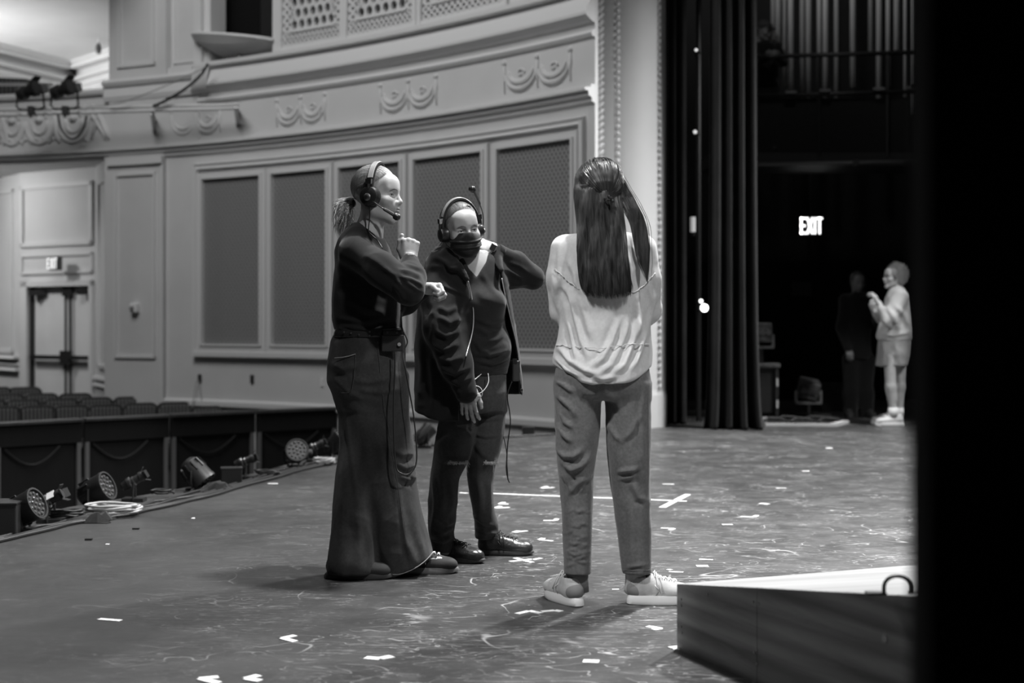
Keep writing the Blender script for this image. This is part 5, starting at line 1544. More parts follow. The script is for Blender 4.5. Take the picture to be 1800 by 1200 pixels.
def shoe(parent, heel, d, L=.27, wd=.098, mats=None, kind='boot', name='shoe', hcollar=.085, lab=None, tongue=True, lift=0.0):
    """heel: floor point under the back of the sole, d: pointing direction"""
    d = Vector(d).normalized(); sx = Vector((d.y, -d.x, 0)); o = Vector(heel); k = L / .27
    def w(V):
        V = np.asarray(V); return np.array(o) + V[:, :1] * np.array(sx) + V[:, 1:2] * np.array(d) + V[:, 2:3] * np.array((0, 0, 1.0))
    hw = wd / 2; st = {'sneaker': .030, 'boot': .022, 'oxford': .018, 'chunky': .042}[kind]
    s = S()
    s.ell((0, .048 * k, st + .030), (hw * .70, .044 * k, .050), .02)
    s.ell((0, .120 * k, st + .024), (hw * .80, .080 * k, .040), .03)
    s.ell((.003, .190 * k, st + .016), (hw * .95, .072 * k, .034 if kind != 'oxford' else .036), .03)
    s.ell((.002, .232 * k, st + .010), (hw * .74, .036 * k, .026), .02)
    s.cap((0, .062 * k, st + .04), (0, .058 * k, hcollar), .036, .038, .02); s.cap((0, .09 * k, st + .05), (0, .165 * k, st + .034), .032, .026, .02)
    s.plane((0, 0, st - .002), (0, 0, -1), (-.1, -.05, -.1), (.1, .35, .03))
    s.cap((0, .060 * k, hcollar - .012), (0, .055 * k, hcollar + .08), .030, .034, .004, op='c')
    V, Q = s.mesh(.004); V = relax(V, Q, 2)
    up = mesh_obj(name, w(V), Q, mats[0], parent, smooth=True)
    if lab: up['label'] = lab
    # sole from an outline
    n = 36; out = []
    for i in range(n):
        a = 2 * pi * i / n; y = .136 * k - .139 * k * cos(a); t = y / (.27 * k)
        wloc = hw * (.78 + .10 * sin(pi * t) + .22 * np.clip((t - .35) * 2.2, 0, 1) * np.clip((1.02 - t) * 3.2, 0, 1))
        out.append((wloc * 1.0 * np.sign(sin(a)) * abs(sin(a)) ** .55 + .003, y))
    mb = MB(); lay = [(lift, .94), (lift + .004, 1.0), (st * .55, 1.0), (st, .97), (st + .006, .93)]
    vs = []
    for z, q in lay:
        for x, y in out:
            toe = .006 * max(0, (y / (.27 * k) - .8) * 5) ** 2
            vs.append((x * q, (y - .135 * k) * q + .135 * k, z + toe * (1 if z < st else .4)))
    m_ = len(lay); fs = [tuple(range(n))[::-1], tuple((m_ - 1) * n + i for i in range(n))] + [(j * n + i, j * n + (i + 1) % n, (j + 1) * n + (i + 1) % n, (j + 1) * n + i) for j in range(m_ - 1) for i in range(n)]
    so = mesh_obj('sole', w(np.array(vs)), fs, mats[1], up, smooth=False); fix_normals(so); smooth_by_angle(so, 50)
    # laces and stitched toe seam follow the surface of the upper
    def tz(x, y): kk = np.argsort((V[:, 0] - x) ** 2 + (V[:, 1] - y) ** 2 + 1e-3 * (V[:, 2] < st + .01))[:14]; return V[kk, 2].max() + .0022
    mb = MB()
    for j in range(5):
        y = (.112 + .019 * j) * k
        for sg_ in (1, -1): mb.tube([(x, y + sg_ * x * .25, tz(x, y)) for x in (-.023, -.012, 0, .012, .023)], .0024, 5)
    for q in (-1, 1):
        y = .105 * k; mb.tube([(0, y, tz(0, y) + .002), (q * .018, y + .006, tz(q * .018, y) + .012), (q * .040, y + .010, st + .052), (q * .048, y + .014, st + .030), (q * .036, y, st + .045), (q * .012, y, tz(q * .012, y) + .006), (0, y, tz(0, y) + .002)], .0024, 5)
        mb.tube([(0, y, tz(0, y) + .003), (q * .026, y + .022, tz(q * .026, y + .02) + .006), (q * .048, y + .03, st + .022)], .0022, 5)
    lc = mesh_obj('laces', w(np.array(mb.v)), mb.f, mats[2], up, smooth=True); fix_normals(lc)
    if kind in ('oxford', 'boot'):
        mb = MB(); yy = .185 * k; mb.tube([(x, yy - 6 * x * x, tz(x, yy - 6 * x * x) - .0014) for x in np.linspace(-.036, .036, 13)], .0018, 5)
        ts_ = mesh_obj('toe_seam', w(np.array(mb.v)), mb.f, mats[0], up, smooth=True); fix_normals(ts_)
    return up
    mb = MB(); zt = st + .066
    for j in range(5):
        y = (.105 + .018 * j) * k; z = st + .069 - .0085 * j
        mb.tube([(-.022, y - .004, z - .006), (0, y + .004, z + .002), (.022, y - .004, z - .006)], .0024, 5); mb.tube([(-.022, y + .010, z - .010), (0, y + .004, z + .001), (.022, y + .010, z - .010)], .0022, 5)
    for q in (-1, 1):
        mb.tube([(0, .100 * k, st + .072), (q * .02, .105 * k, st + .088), (q * .042, .11 * k, st + .06), (q * .046, .112 * k, st + .035), (q * .03, .105 * k, st + .055), (0, .100 * k, st + .071)], .0022, 5)
        mb.tube([(0, .100 * k, st + .072), (q * .025, .12 * k, st + .066), (q * .045, .125 * k, st + .03)], .0022, 5)
    lc = mesh_obj('laces', w(np.array(mb.v)), mb.f, mats[2], up, smooth=True); fix_normals(lc)
    return up

def ringrow(Y0, rows):
    """(py, x_left, x_right, ry[, dy]) silhouette rows at depth Y0 -> rings"""
    s_ = F / Y0; out = []
    for r in rows:
        dy = r[4] if len(r) > 4 else 0; k = (Y0 + dy) / Y0
        out.append((H - (r[0] - HZ) / s_, ((r[1] + r[2]) / 2 - 900) / s_ * k, Y0 + dy, (r[2] - r[1]) / 2 / s_, r[3]))
    return out

def headset(fr, label, boom_pts, dark=True, w_=.088, big=True, tilt=.0, cup_r=.044, side=1, m=1):
    """fr: head frame; boom_pts: local points of the microphone arm starting at the ear cup"""
    t = thing('headset', tuple(fr.w(A_(0, 0, .12))), label, 'headset', None)
    def put(mb, name, m, par=t, sm=True, bev=0):
        o = mesh_obj(name, fr.w(np.array(mb.v)), mb.f, m, par, smooth=sm, bev=bev); fix_normals(o); smooth_by_angle(o, 40); return o
    # band: arc in the lateral plane
    cs, mb = [], MB(); n = 26; vs = []
    for i in range(n + 1):
        a = radians(-8 + 196 * i / n); r0x, r0z = w_, .138
        for dr_, wy in ((0, -.017), (0, .017), (.009, .015), (.009, -.015)):
            vs.append(((r0x + dr_) * cos(a), wy + tilt * sin(a), (r0z - .002 + dr_) * sin(a)))
    mb.add(vs, [(4 * i + k, 4 * i + (k + 1) % 4, 4 * i + 4 + (k + 1) % 4, 4 * i + 4 + k) for i in range(n) for k in range(4)] + [(0, 1, 2, 3), (4 * n + 3, 4 * n + 2, 4 * n + 1, 4 * n)])
    band = put(mb, 'headband', black_plastic)
    mb = MB(); vs = []
    for i in range(n + 1):
        a = radians(28 + 124 * i / n)
        for dr_, wy in ((.0095, -.013), (.0095, .013), (.0125, .010), (.0125, -.010)): vs.append(((w_ + dr_) * cos(a), wy + tilt * sin(a), (.136 + dr_) * sin(a)))
    mb.add(vs, [(4 * i + k, 4 * i + (k + 1) % 4, 4 * i + 4 + (k + 1) % 4, 4 * i + 4 + k) for i in range(n) for k in range(4)] + [(0, 1, 2, 3), (4 * n + 3, 4 * n + 2, 4 * n + 1, 4 * n)])
    put(mb, 'band_cover', mat('grey headband cover', .30, .35), band)
    for q in (-1, 1):
        mb = MB(); mb.lathe((q * (w_ - .018), 0, -.012), (q, 0, 0), [(0, cup_r * .8), (.004, cup_r), (.022, cup_r * .98), (.026, cup_r * .90), (.034, cup_r * .86), (.040, cup_r * .55)], 26)
        cup = put(mb, 'ear_cup', black_plastic)
        mb = MB(); mb.lathe((q * (w_ - .028), 0, -.012), (q, 0, 0), [(0, cup_r * .7), (.004, cup_r * .98), (.012, cup_r * 1.05), (.017, cup_r * .9)], 26); put(mb, 'ear_pad', mat('soft black pad', .03, .7), cup)
        mb = MB(); mb.tube([(q * (w_ + .006), -.0, .055), (q * (w_ + .010), -.0, .03), (q * (w_ + .012), 0, .0)], .009, 8); mb.box((q * (w_ + .008), 0, .05), (.018, .026, .022)); put(mb, 'hinge', chrome if big else black_plastic, cup)
    cupx = side * (w_ + .016)
    mb = MB(); mb.lathe((cupx, 0, -.018), (side, 0, 0), [(0, .016), (.010, .016), (.014, .010)], 16); put(mb, 'boom_pivot', steel, cup)
    mb = MB(); pts = [Vector(p) for p in boom_pts]; sp = []
    for i in range(len(pts) - 1):
        p0 = pts[max(i - 1, 0)]; p1 = pts[i]; p2 = pts[i + 1]; p3 = pts[min(i + 2, len(pts) - 1)]
        for k in range(6):
            u = k / 6; sp.append(.5 * ((2 * p1) + (p2 - p0) * u + (2 * p0 - 5 * p1 + 4 * p2 - p3) * u * u + (3 * p1 - p0 - 3 * p2 + p3) * u ** 3))
    sp.append(pts[-1]); m_ = len(sp); mb.tube(sp, [.0028 if i < m_ * .55 else .0055 + .003 * (i / m_) for i in range(m_)], 8)
    bm_ = put(mb, 'boom_arm', mat('satin black arm', .06, .3))
    mb = MB(); e = sp[-1]; dd_ = (sp[-1] - sp[-3]).normalized(); mb.lathe(e - dd_ * .004, dd_, [(0, .009), (.005, .0145), (.020, .0155), (.028, .011), (.031, .004)], 16); put(mb, 'microphone', black_plastic, bm_)
    return t
# ================================================================== PEOPLE
def snap(V, px, py, off=0.003, rad=7):
    """point of a mesh's camera-facing surface seen at (px, py)"""
    s_ = F / V[:, 1]; qx = 900 + V[:, 0] * s_; qy = HZ - (V[:, 2] - H) * s_
    for r_ in (rad, rad * 2, rad * 4, rad * 8):
        m = (np.abs(qx - px) < r_) & (np.abs(qy - py) < r_)
        if m.any(): break
    Y = np.quantile(V[m, 1], .04); return P(px, py, Y - off)
def garment(name, sdf, h, m, parent, Y0, creases=(), noise=(), rel=2, lab=None, scale=1.0):
    V, Q = sdf.mesh(h); V = relax(V, Q, rel)
    N = vnormals(V, Q); d = np.zeros(len(V))
    for fr_, amp, seed in noise: d += amp * (fold_noise(V, fr_, seed) - .3)
    if len(creases): d += Cloth(Y0).creases(V, N, creases) * scale
    V = V + N * d[:, None]; V = relax(V, Q, 1, .4)
    o = mesh_obj(name, V, Q, m, parent, smooth=True)
    if lab: o['label'] = lab
    return o, V, Q
def crv(name, pts, r, m, parent, n=6):
    mb = MB(); pts = [Vector(p) for p in pts]; sp = []
    for i in range(len(pts) - 1):
        p0 = pts[max(i - 1, 0)]; p1 = pts[i]; p2 = pts[i + 1]; p3 = pts[min(i + 2, len(pts) - 1)]
        for k in range(6):
            u = k / 6; sp.append(.5 * ((2 * p1) + (p2 - p0) * u + (2 * p0 - 5 * p1 + 4 * p2 - p3) * u * u + (3 * p1 - p0 - 3 * p2 + p3) * u ** 3))
    sp.append(pts[-1]); mb.tube(sp, r, n)
    return build(mb, name, m, parent, smooth=True)
hair_r = np.random.default_rng(11)
def slick_hair(fr, parent, m, tail, cover=(.080, .100, .092), n=900, cen=(0, -.020, .040), hl=(.66, .20, .62, -.05), seed=1, name='hair', r=.0009):
    r_ = np.random.default_rng(seed); cen = A_(*cen); cv = A_(*cover)
    s = S(); s.ell(cen, cv * .985, .01)
    a, b = A_(0, .086, .067), A_(0, .044, -.010); e = b - a; nrm = A_(0, -e[2], e[1]); nrm = nrm * np.sign(nrm[1])
    s.plane(a, nrm, (-.12, -.15, -.1), (.12, .12, .15), .012); s.plane((0, -.04, -.062), (0, .25, -1), (-.12, -.15, -.12), (.12, .12, .15), .01)
    V, Q = s.mesh(.0035); base = mesh_obj(name, fr.w(relax(V, Q, 2)), Q, m, parent, smooth=True)
    te = (A_(*tail) - cen) / cv; te /= np.linalg.norm(te); L = []
    for k in range(n):
        ph = radians(r_.uniform(-98, 98)); d0 = A_(sin(ph), hl[0] * cos(ph) + hl[1], hl[2] * cos(ph) + hl[3]); d0 /= np.linalg.norm(d0)
        t0 = 0 if r_.random() < .55 else r_.random() * .75; t1 = min(1, t0 + r_.uniform(.5, 1.0))
        md = A_(sin(ph) * 1.0, -.25, max(.15, cos(ph) * 1.15)); md = md / np.linalg.norm(md) * 1.25; tt = np.linspace(t0, t1, 13)[:, None]
        D_ = (1 - tt) ** 2 * d0 + 2 * tt * (1 - tt) * md + tt ** 2 * te; D_ /= np.linalg.norm(D_, axis=1, keepdims=True); tt = tt[:, 0]
        lift = 1 + .004 + .022 * r_.random() * np.sin(pi * tt) + .006 * np.sin(tt * 9 + k)
        jit = A_(*r_.normal(0, .010, 3)) * np.sin(pi * tt)[:, None]
        L.append(fr.w(cen + cv * (D_ + jit) * lift[:, None]))
    strands('hair_strands', L, r, m, base)
    return base

def hair_material(name, v, v2, rough=.38, sc_=90):
    g = NT(name); n = g.noise(g.mapping(g.tc.outputs['Object'], (1, 1, .10)), sc_ * 2, 3)
    g.grey(g.ramp(n, .3, v, .7, v2)); g.b.inputs['Roughness'].default_value = rough; g.b.inputs['Specular IOR Level'].default_value = .55
    return g.m
blond = hair_material('light blond hair', .28, .50); fair = hair_material('mid blond hair', .14, .30); brun = hair_material('dark brown hair', .014, .075, .30, 45); curly = hair_material('light curly hair', .12, .34, .6)

dark_knit = cloth_material('black sweatshirt cloth', .009, .25, 5, 300, .85, .12)
hood_m = cloth_material('black hooded jacket cloth', .010, .25, 5, 320, .85, .12)
tee_m = cloth_material('charcoal jersey', .018, .2, 8, 400, .85, .2)
denim = cloth_material('faded dark denim', .036, .9, 4.5, 500, .85, .1, (1, 1, .6))
denim2 = cloth_material('dark denim', .055, .6, 6, 500, .85, .1, (1, 1, .5))
cream_m = cloth_material('thin cream cotton', .60, .06, 8, 260, .9, .1)
slack_m = cloth_material('grey brushed trousers', .14, .12, 6, 300, .85, .15)
leather = mat('worn black leather', .025, .30, var=.5, vscale=14, bump=.15, bscale=90)
canvas = mat('black canvas', .022, .8); gum = mat('dark rubber sole', .035, .6); sole_g = mat('grey rubber sole', .16, .6); white_rub = mat('white rubber sole', .75, .5)
lace_d = mat('dark laces', .05, .7); lace_w = mat('white laces', .75, .7); suede = mat('pale suede', .50, .85, var=.25, vscale=18)

# ------------------------------------------------------------------ woman in wide jeans, profile, headset
Y0 = 6.15; J = lambda px, py, dy=0.0: np.array(P(px, py, Y0 + dy)); s0 = F / Y0
pa = thing('person', (J(660, 1000)[0], 6.08, 0), 'woman in profile in black sweatshirt and very wide jeans, raising her fist', 'person', None)
fa = Frame(J(664, 344, -.02), (.95, -.31, -.01), (.03, .02, 1), 1.0)
hv, hq = head_mesh(); hv = fa.w(hv)
S_ = S().rings(ringrow(Y0, [(418, 625, 662, .07), (440, 606, 672, .10), (480, 598, 690, .12), (540, 596, 694, .12), (580, 600, 696, .11), (630, 590, 700, .14), (680, 596, 700, .13)]), .02)
S_.chain([J(628, 448, -.13), J(720, 508, -.23), J(721, 458, -.08)], [.045, .038, .026], .02)
S_.chain([J(650, 445, .13), J(674, 542, .15), J(745, 508, -.03)], [.045, .038, .024], .02)
S_.chain([J(655, 690, -.04), J(662, 850, -.04), A_(J(720, 980)[0], 6.16, .07)], [.07, .04, .03], .03); S_.chain([J(640, 690, .08), J(630, 850, 0.02), A_(J(612, 980)[0], 6.02, .07)], [.07, .04, .03], .03)
S_.ell((J(720, 1000)[0] + .08, 6.12, .05), (.09, .03, .03), .03); S_.ell((J(612, 1000)[0] + .07, 6.0, .05), (.09, .03, .03), .03)
parts = [(hv, hq), S_.mesh(.009)]
parts.append(hand_mesh(J(720, 459, -.09), (.06, .12, 1), (.10, -1, .15), (-1, 0, 0), curl=(82, 95, 60), thumb='up', spread=2))
parts.append(hand_mesh(J(741, 507, -.035), (.97, -.12, -.05), (.15, .55, .8), (0, -1, .5), curl=(60, 85, 50), thumb='fist', spread=1, k=.95))
V, Q = join_meshes(parts)
body = mesh_obj('body', V, Q, skin, pa, smooth=True); add_eyes(fa, pa, (.15, 1, .02))
# lips as a slightly raised part
def lips(fr, parent):
    s = S(); s.ell((0, .0935, -.0575), (.0200, .0085, .0050), .004); s.ell((0, .0915, -.0690), (.0175, .0085, .0060), .004); s.ell((0, .107, -.0628), (.021, .010, .0014), .003, op='c')
    V, Q = s.mesh(.0016); mesh_obj('lips', fr.w(relax(V, Q, 1)), Q, lip_m, parent, smooth=True)
lips(fa, pa)
hb = slick_hair(fa, pa, blond, (0, -.118, -.030), n=2600, seed=2)
# ponytail
L = []; r_ = np.random.default_rng(4)
for k in range(900):
    a0 = A_(r_.normal(0, .008), -.112, -.030 + r_.normal(0, .008)); tx, ty, tz = r_.normal(0, .022), -r_.uniform(.015, .080), -r_.uniform(.04, .140)
    t = np.linspace(0, 1, 18); ph = r_.uniform(0, 6.3); cr = r_.uniform(.004, .014); fq = r_.uniform(8, 17)
    x = a0[0] + tx * t + cr * np.sin(fq * t + ph) * t; y = a0[1] + ty * np.sin(np.minimum(1, t * 1.6) * pi / 2) + cr * np.cos(fq * t + ph) * t; z = a0[2] + .018 * np.sin(t * pi) + tz * t ** 1.4
    L.append(fa.w(np.stack([x, y, z], 1)))
strands('ponytail', L, .0012, hair_material('blond ponytail', .32, .55), hb)
mb = MB(); mb.lathe((0, -.108, -.030), (0, -1, -.1), [(0, .014), (.006, .018), (.014, .017), (.018, .012)], 14); e = mesh_obj('hair_tie', fa.w(np.array(mb.v)), mb.f, black_plastic, hb, smooth=True)
# sweatshirt
sw = S().rings(ringrow(Y0, [(391, 622, 652, .060), (398, 614, 660, .078), (407, 604, 668, .10), (420, 594, 676, .12), (440, 586, 686, .135), (470, 588, 698, .14), (520, 584, 704, .15), (560, 584, 706, .15), (578, 588, 707, .145), (590, 594, 707, .140)]), .02)
sw.chain([J(624, 442, -.12), J(670, 474, -.21), J(716, 506, -.27)], [.070, .069, .064], .03)
sw.chain([J(720, 508, -.26), J(724, 488, -.18), J(720, 462, -.09)], [.064, .056, .041], .03)
sw.chain([J(648, 442, .13), J(674, 540, .15)], [.068, .060], .03); sw.chain([J(674, 542, .15), J(712, 528, .07), J(738, 512, -.01)], [.060, .056, .044], .03)
sw.cap(fa.w(A_(0, -.030, -.150)), fa.w(A_(0, -.015, -.03)), .062, .066, .006, op='c')
cr_a = [([(700, 462), (722, 468), (742, 474)], 3.5, .007), ([(702, 474), (724, 478), (745, 488)], 3.5, .008), ([(706, 486), (726, 492), (745, 502)], 3.5, .007), ([(698, 478), (716, 496), (738, 512)], 4, .007),
        ([(672, 470), (694, 484), (706, 503)], 5, .008), ([(640, 446), (664, 462), (684, 478)], 6, .006), ([(636, 470), (668, 500), (690, 524)], 7, .006), ([(690, 498), (704, 516), (712, 532)], 4, .006),
        ([(604, 430), (596, 470), (602, 500)], 6, .005), ([(596, 560), (640, 566), (690, 556)], 5, .006), ([(600, 572), (650, 580), (700, 570)], 4, .007), ([(610, 520), (640, 545), (690, 552)], 7, .006), ([(592, 575), (610, 584), (630, 582)], 3.5, .006)]
g_, Vs, Qs = garment('sweatshirt', sw, .0055, dark_knit, pa, Y0 - .2, cr_a, [((7, 7, 7), .003, 1), ((16, 16, 12), .0015, 4)])
# ribbed cuff and collar
def cuff(name, c, d, r, w_, m, parent, n=26):
    mb = MB(); d = Vector(d).normalized(); mb.lathe(Vector(c) - d * w_ / 2, d, [(0, r * .96), (w_ * .15, r * 1.04), (w_ * .85, r * 1.03), (w_, r * .95)], n); return build(mb, name, m, parent, smooth=True)
cuff('cuff', J(720, 462, -.09), (.03, .25, 1), .037, .03, dark_knit, g_)
cuff('cuff', J(738, 512, -.015), (.9, -.4, .2), .036, .03, dark_knit, g_)
# watch at the raised wrist
wt = MB(); wt.lathe(J(720, 452, -.083), (.05, .12, 1), [(0, .0285), (.002, .030), (.014, .030), (.016, .0285)], 24); build(wt, 'watch_strap', mat('pale strap', .55, .5), pa, smooth=True)
wt = MB(); wt.box(J(722, 450.5, -.118), (.030, .008, .018)); build(wt, 'watch_face', mat('grey watch face', .28, .2), pa, bev=.003)
# jeans
jn = S().rings(ringrow(Y0, [(576, 594, 706, .13), (600, 583, 710, .145), (640, 577, 712, .16), (672, 577, 714, .155), (696, 588, 714, .14), (715, 596, 712, .12)]), .02, 2.3)
jn.rings(ringrow(Y0 - .02, [(660, 600, 714, .115), (700, 603, 716, .11), (740, 610, 720, .11), (770, 618, 725, .105), (805, 627, 728, .105), (846, 634, 730, .11), (880, 640, 736, .125), (912, 645, 744, .135), (945, 652, 754, .145), (975, 658, 763, .15), (1016, 664, 768, .155)]), .03, 2.3)
jn.rings(ringrow(Y0 - .06, [(670, 590, 690, .11, .08), (710, 597, 680, .10, .08), (783, 598, 670, .10, .05), (840, 590, 664, .11, .02), (880, 585, 664, .12, 0), (940, 580, 664, .13, -.02), (985, 577, 664, .135, -.05), (999, 577, 665, .13, -.05)]), .03, 2.3)
jn.plane(J(700, 1008, -.10), (.50, 0.0, -1.0), J(650, 1050, -.4), J(780, 930, .4))
cr_j = [([(580, 640), (606, 650), (630, 640)], 6, .008), ([(584, 664), (612, 690), (640, 700)], 7, .007), ([(620, 668), (650, 672), (690, 664)], 5, .005), ([(626, 684), (664, 690), (706, 684)], 5, .005),
        ([(690, 790), (706, 800), (726, 796)], 5, .010), ([(694, 812), (712, 824), (728, 814)], 5, .012), ([(700, 836), (716, 842), (728, 836)], 5, .010), ([(676, 760), (690, 830), (700, 900)], 4, .004), ([(700, 845), (708, 920), (722, 1000)], 3, .005), ([(722, 880), (730, 930), (744, 980)], 6, .008),
        ([(640, 760), (656, 860), (680, 960)], 10, .006), ([(600, 800), (604, 880), (596, 980)], 9, .006), ([(630, 900), (634, 950), (628, 990)], 8, .006), ([(608, 735), (616, 800), (628, 880)], 4, .005), ([(714, 950), (724, 975), (730, 995)], 6, .008)]
g_, Vj, Qj = garment('jeans', jn, .006, denim, pa, Y0 - .15, cr_j, [((6, 6, 2.2), .008, 2), ((14, 14, 6), .003, 3)], lab='very wide faded dark blue jeans')
# hem line, side seam, back pocket
hemw = mat('faded hem edge', .30, .9)
mb = MB(); pts = [snap(Vj, x, y, .001) for x, y in ((663, 1003), (680, 1008), (700, 1009.5), (720, 1003), (738, 993), (752, 981), (761, 970))]; crv('hem_edge', pts, .0022, hemw, g_)
crv('side_seam', [snap(Vj, x, y, .0005) for x, y in ((664, 600), (668, 650), (674, 700), (684, 760), (694, 820), (702, 870), (710, 930), (722, 990))], .0008, mat('seam', .075, .9), g_, 5)
crv('pocket_seam', [snap(Vj, x, y, .001) for x, y in ((588, 629), (600, 628), (612, 626), (625, 622))], .0020, hemw, g_, 5)
crv('pocket_seam', [snap(Vj, x, y, .0005) for x, y in ((625, 623), (624, 645), (621, 670), (616, 688), (600, 690))], .0013, mat('seam', .075, .9), g_, 5)
# belt
bl = S().rings(ringrow(Y0, [(575, 591, 708, .141), (583, 588, 710, .146), (592, 586, 711, .148)]), .004, 2.3, sm=1)
V, Q = bl.mesh(.006); mesh_obj('belt', V, Q, mat('black leather belt', .022, .35), pa, smooth=True); Vb = V; bo = pa.children[-1]
mb = MB()
for x, y in ((605, 583.5), (617, 585.5), (650, 583), (650, 590), (631, 588)):
    q = snap(V, x, y, .001); mb.lathe(q, (0, -1, 0), [(0, .0045), (.002, .0042)], 10)
beltobj = [c for c in pa.children if c.name.startswith('belt')][0]
build(mb, 'eyelets', steel, beltobj)
# shoes
shoe(pa, (J(579, 1000)[0], 6.0, 0), (1, -.02, 0), .285, .10, (canvas, gum, lace_d), 'boot', lab='black canvas shoe, the one nearer the camera')
shoe(pa, (J(734, 1000)[0] - .10, 6.13, 0), (1, .03, 0), .275, .10, (canvas, sole_g, lace_w), 'boot', lab='black canvas shoe with grey sole and white laces, the forward foot')
# headset
headset(fa, 'black headset of the woman in wide jeans, microphone bent down to her mouth', [(.105, 0, -.020), (.103, .03, -.040), (.094, .06, -.062), (.082, .090, -.080), (.076, .112, -.094)])
# belt pack with cord
bp_ = thing('belt_pack', tuple(J(688, 598, -.17)), 'dark grey intercom belt pack clipped to the studded belt of the woman in wide jeans', 'belt pack', None)
c = snap(Vj, 690, 600, .02); mb = MB(); mb.box(c + Vector((0, 0, -.006)), (.095, .036, .072), Matrix.Rotation(.12, 3, 'Z')); cs = build(mb, 'case', mat('belt pack grey', .035, .4), bp_, bev=.006)
mb = MB(); mb.box(c + Vector((0, 0, .038)), (.082, .030, .020), Matrix.Rotation(.12, 3, 'Z')); build(mb, 'control_top', black_plastic, bp_, bev=.003)
mb = MB(); mb.lathe(c + Vector((.03, -.018, -.012)), (0, -1, 0), [(0, .008), (.006, .0075)], 12); build(mb, 'dial', mat('light dial', .45, .4), bp_)
for dx in (-.02, .02):
    mb = MB(); mb.lathe(c + Vector((dx, -.016, .038)), (0, -1, 0), [(0, .005), (.004, .0045)], 10); build(mb, 'button', grey_plastic, bp_)
cable('intercom_cable', [tuple(J(*q)) for q in ((694, 618, -.16), (694, 650, -.17), (692, 700, -.17), (692, 757, -.17), (696, 818, -.18), (706, 832, -.19), (720, 832, -.18), (731, 816, -.17), (732, 783, -.16), (727, 730, -.15), (721, 695, -.15), (712, 645, -.15), (709, 620, -.13), (716, 602, -.12), (712, 588, -.12), (706, 572, -.11), (705, 545, -.15))], .0032, 'black headset cord looping down to the knee of the woman in wide jeans')
cable('intercom_cable', [tuple(fa.w(A_(.088, .0, -.050))), tuple(fa.w(A_(.080, .0, -.09))), tuple(J(648, 405, -.10)), tuple(J(655, 414, -.12)), tuple(J(664, 423, -.14)), tuple(J(672, 436, -.17))], .0026, 'short black cord from the ear cup to the collar of the woman in wide jeans')

# ------------------------------------------------------------------ masked woman in open jacket
Y0 = 6.5; J = lambda px, py, dy=0.0: np.array(P(px, py, Y0 + dy)); s0 = F / Y0
pb = thing('person', (J(835, 980)[0], 6.5, 0), 'woman wearing a black face mask and open black hooded jacket, one hand behind her head', 'person', None)
fb = Frame(J(810, 404, -.06), (.40, -.90, -.10), (-.13, -.05, .99), 1.0)
hv = fb.w(head_mesh()[0])
S_ = S().rings(ringrow(Y0, [(440, 818, 856, .07), (462, 792, 878, .09), (500, 785, 876, .11), (560, 786, 876, .11), (620, 790, 882, .12), (690, 800, 884, .12), (720, 800, 884, .11)]), .02)
S_.chain([J(785, 470, .0), J(792, 585, -.06), J(820, 685, -.17)], [.045, .038, .026], .02)
S_.chain([J(865, 468, .02), J(934, 486, .10), J(868, 440, .01)], [.045, .036, .025], .02)
S_.chain([J(822, 700), J(795, 815, -.05), J(778, 940, -.07)], [.065, .038, .028], .02); S_.chain([J(864, 700, .03), J(848, 815, .04), J(854, 940, .13)], [.06, .036, .026], .02)
S_.ell((J(790, 960)[0], 6.42, .045), (.05, .03, .02), .02); S_.ell((J(866, 960)[0], 6.62, .045), (.06, .025, .02), .02)
parts = [(hv, hq), S_.mesh(.009),
         hand_mesh(J(821, 678, -.18), (.05, -.02, -1), (-.25, -1, .05), (1, 0, 0), curl=(14, 22, 16), thumb='relaxed', spread=6, k=.95),
         hand_mesh(J(871, 441, .0), (-.80, .30, .32), (.35, -.75, .55), (0, 0, 1), curl=(28, 40, 25), thumb='relaxed', spread=4)]
V, Q = join_meshes(parts); mesh_obj('body', V, Q, skin, pb, smooth=True); add_eyes(fb, pb, (-.35, 1, .0)); lips(fb, pb)
hb = slick_hair(fb, pb, fair, (0, -.115, -.025), n=2600, seed=6)
L = []; r_ = np.random.default_rng(8)
for k in range(260):
    t = np.linspace(0, 1, 16); ph = r_.uniform(0, 6.3); cr = r_.uniform(.002, .008); fq = r_.uniform(7, 13); tx = r_.uniform(-.03, .055)
    L.append(fb.w(np.stack([r_.normal(0, .01) + tx * t * 1.6 + cr * np.sin(fq * t + ph) * t, -.110 - .03 * np.sin(t * pi * .7), -.03 - r_.uniform(.06, .12) * t ** 1.2 + cr * np.cos(fq * t + ph) * t], 1)))
for k in range(80):   # loose hair behind the right ear
    t = np.linspace(0, 1, 14); ph = r_.uniform(0, 6.3)
    L.append(fb.w(np.stack([-(.070 + .018 * r_.random()) + .004 * np.sin(9 * t + ph), -.03 - .02 * r_.random() - .01 * t, .0 - r_.uniform(.06, .12) * t], 1)))
    L[-1] = fb.c + (L[-1] - fb.c)
strands('ponytail', L, .0011, fair, hb)
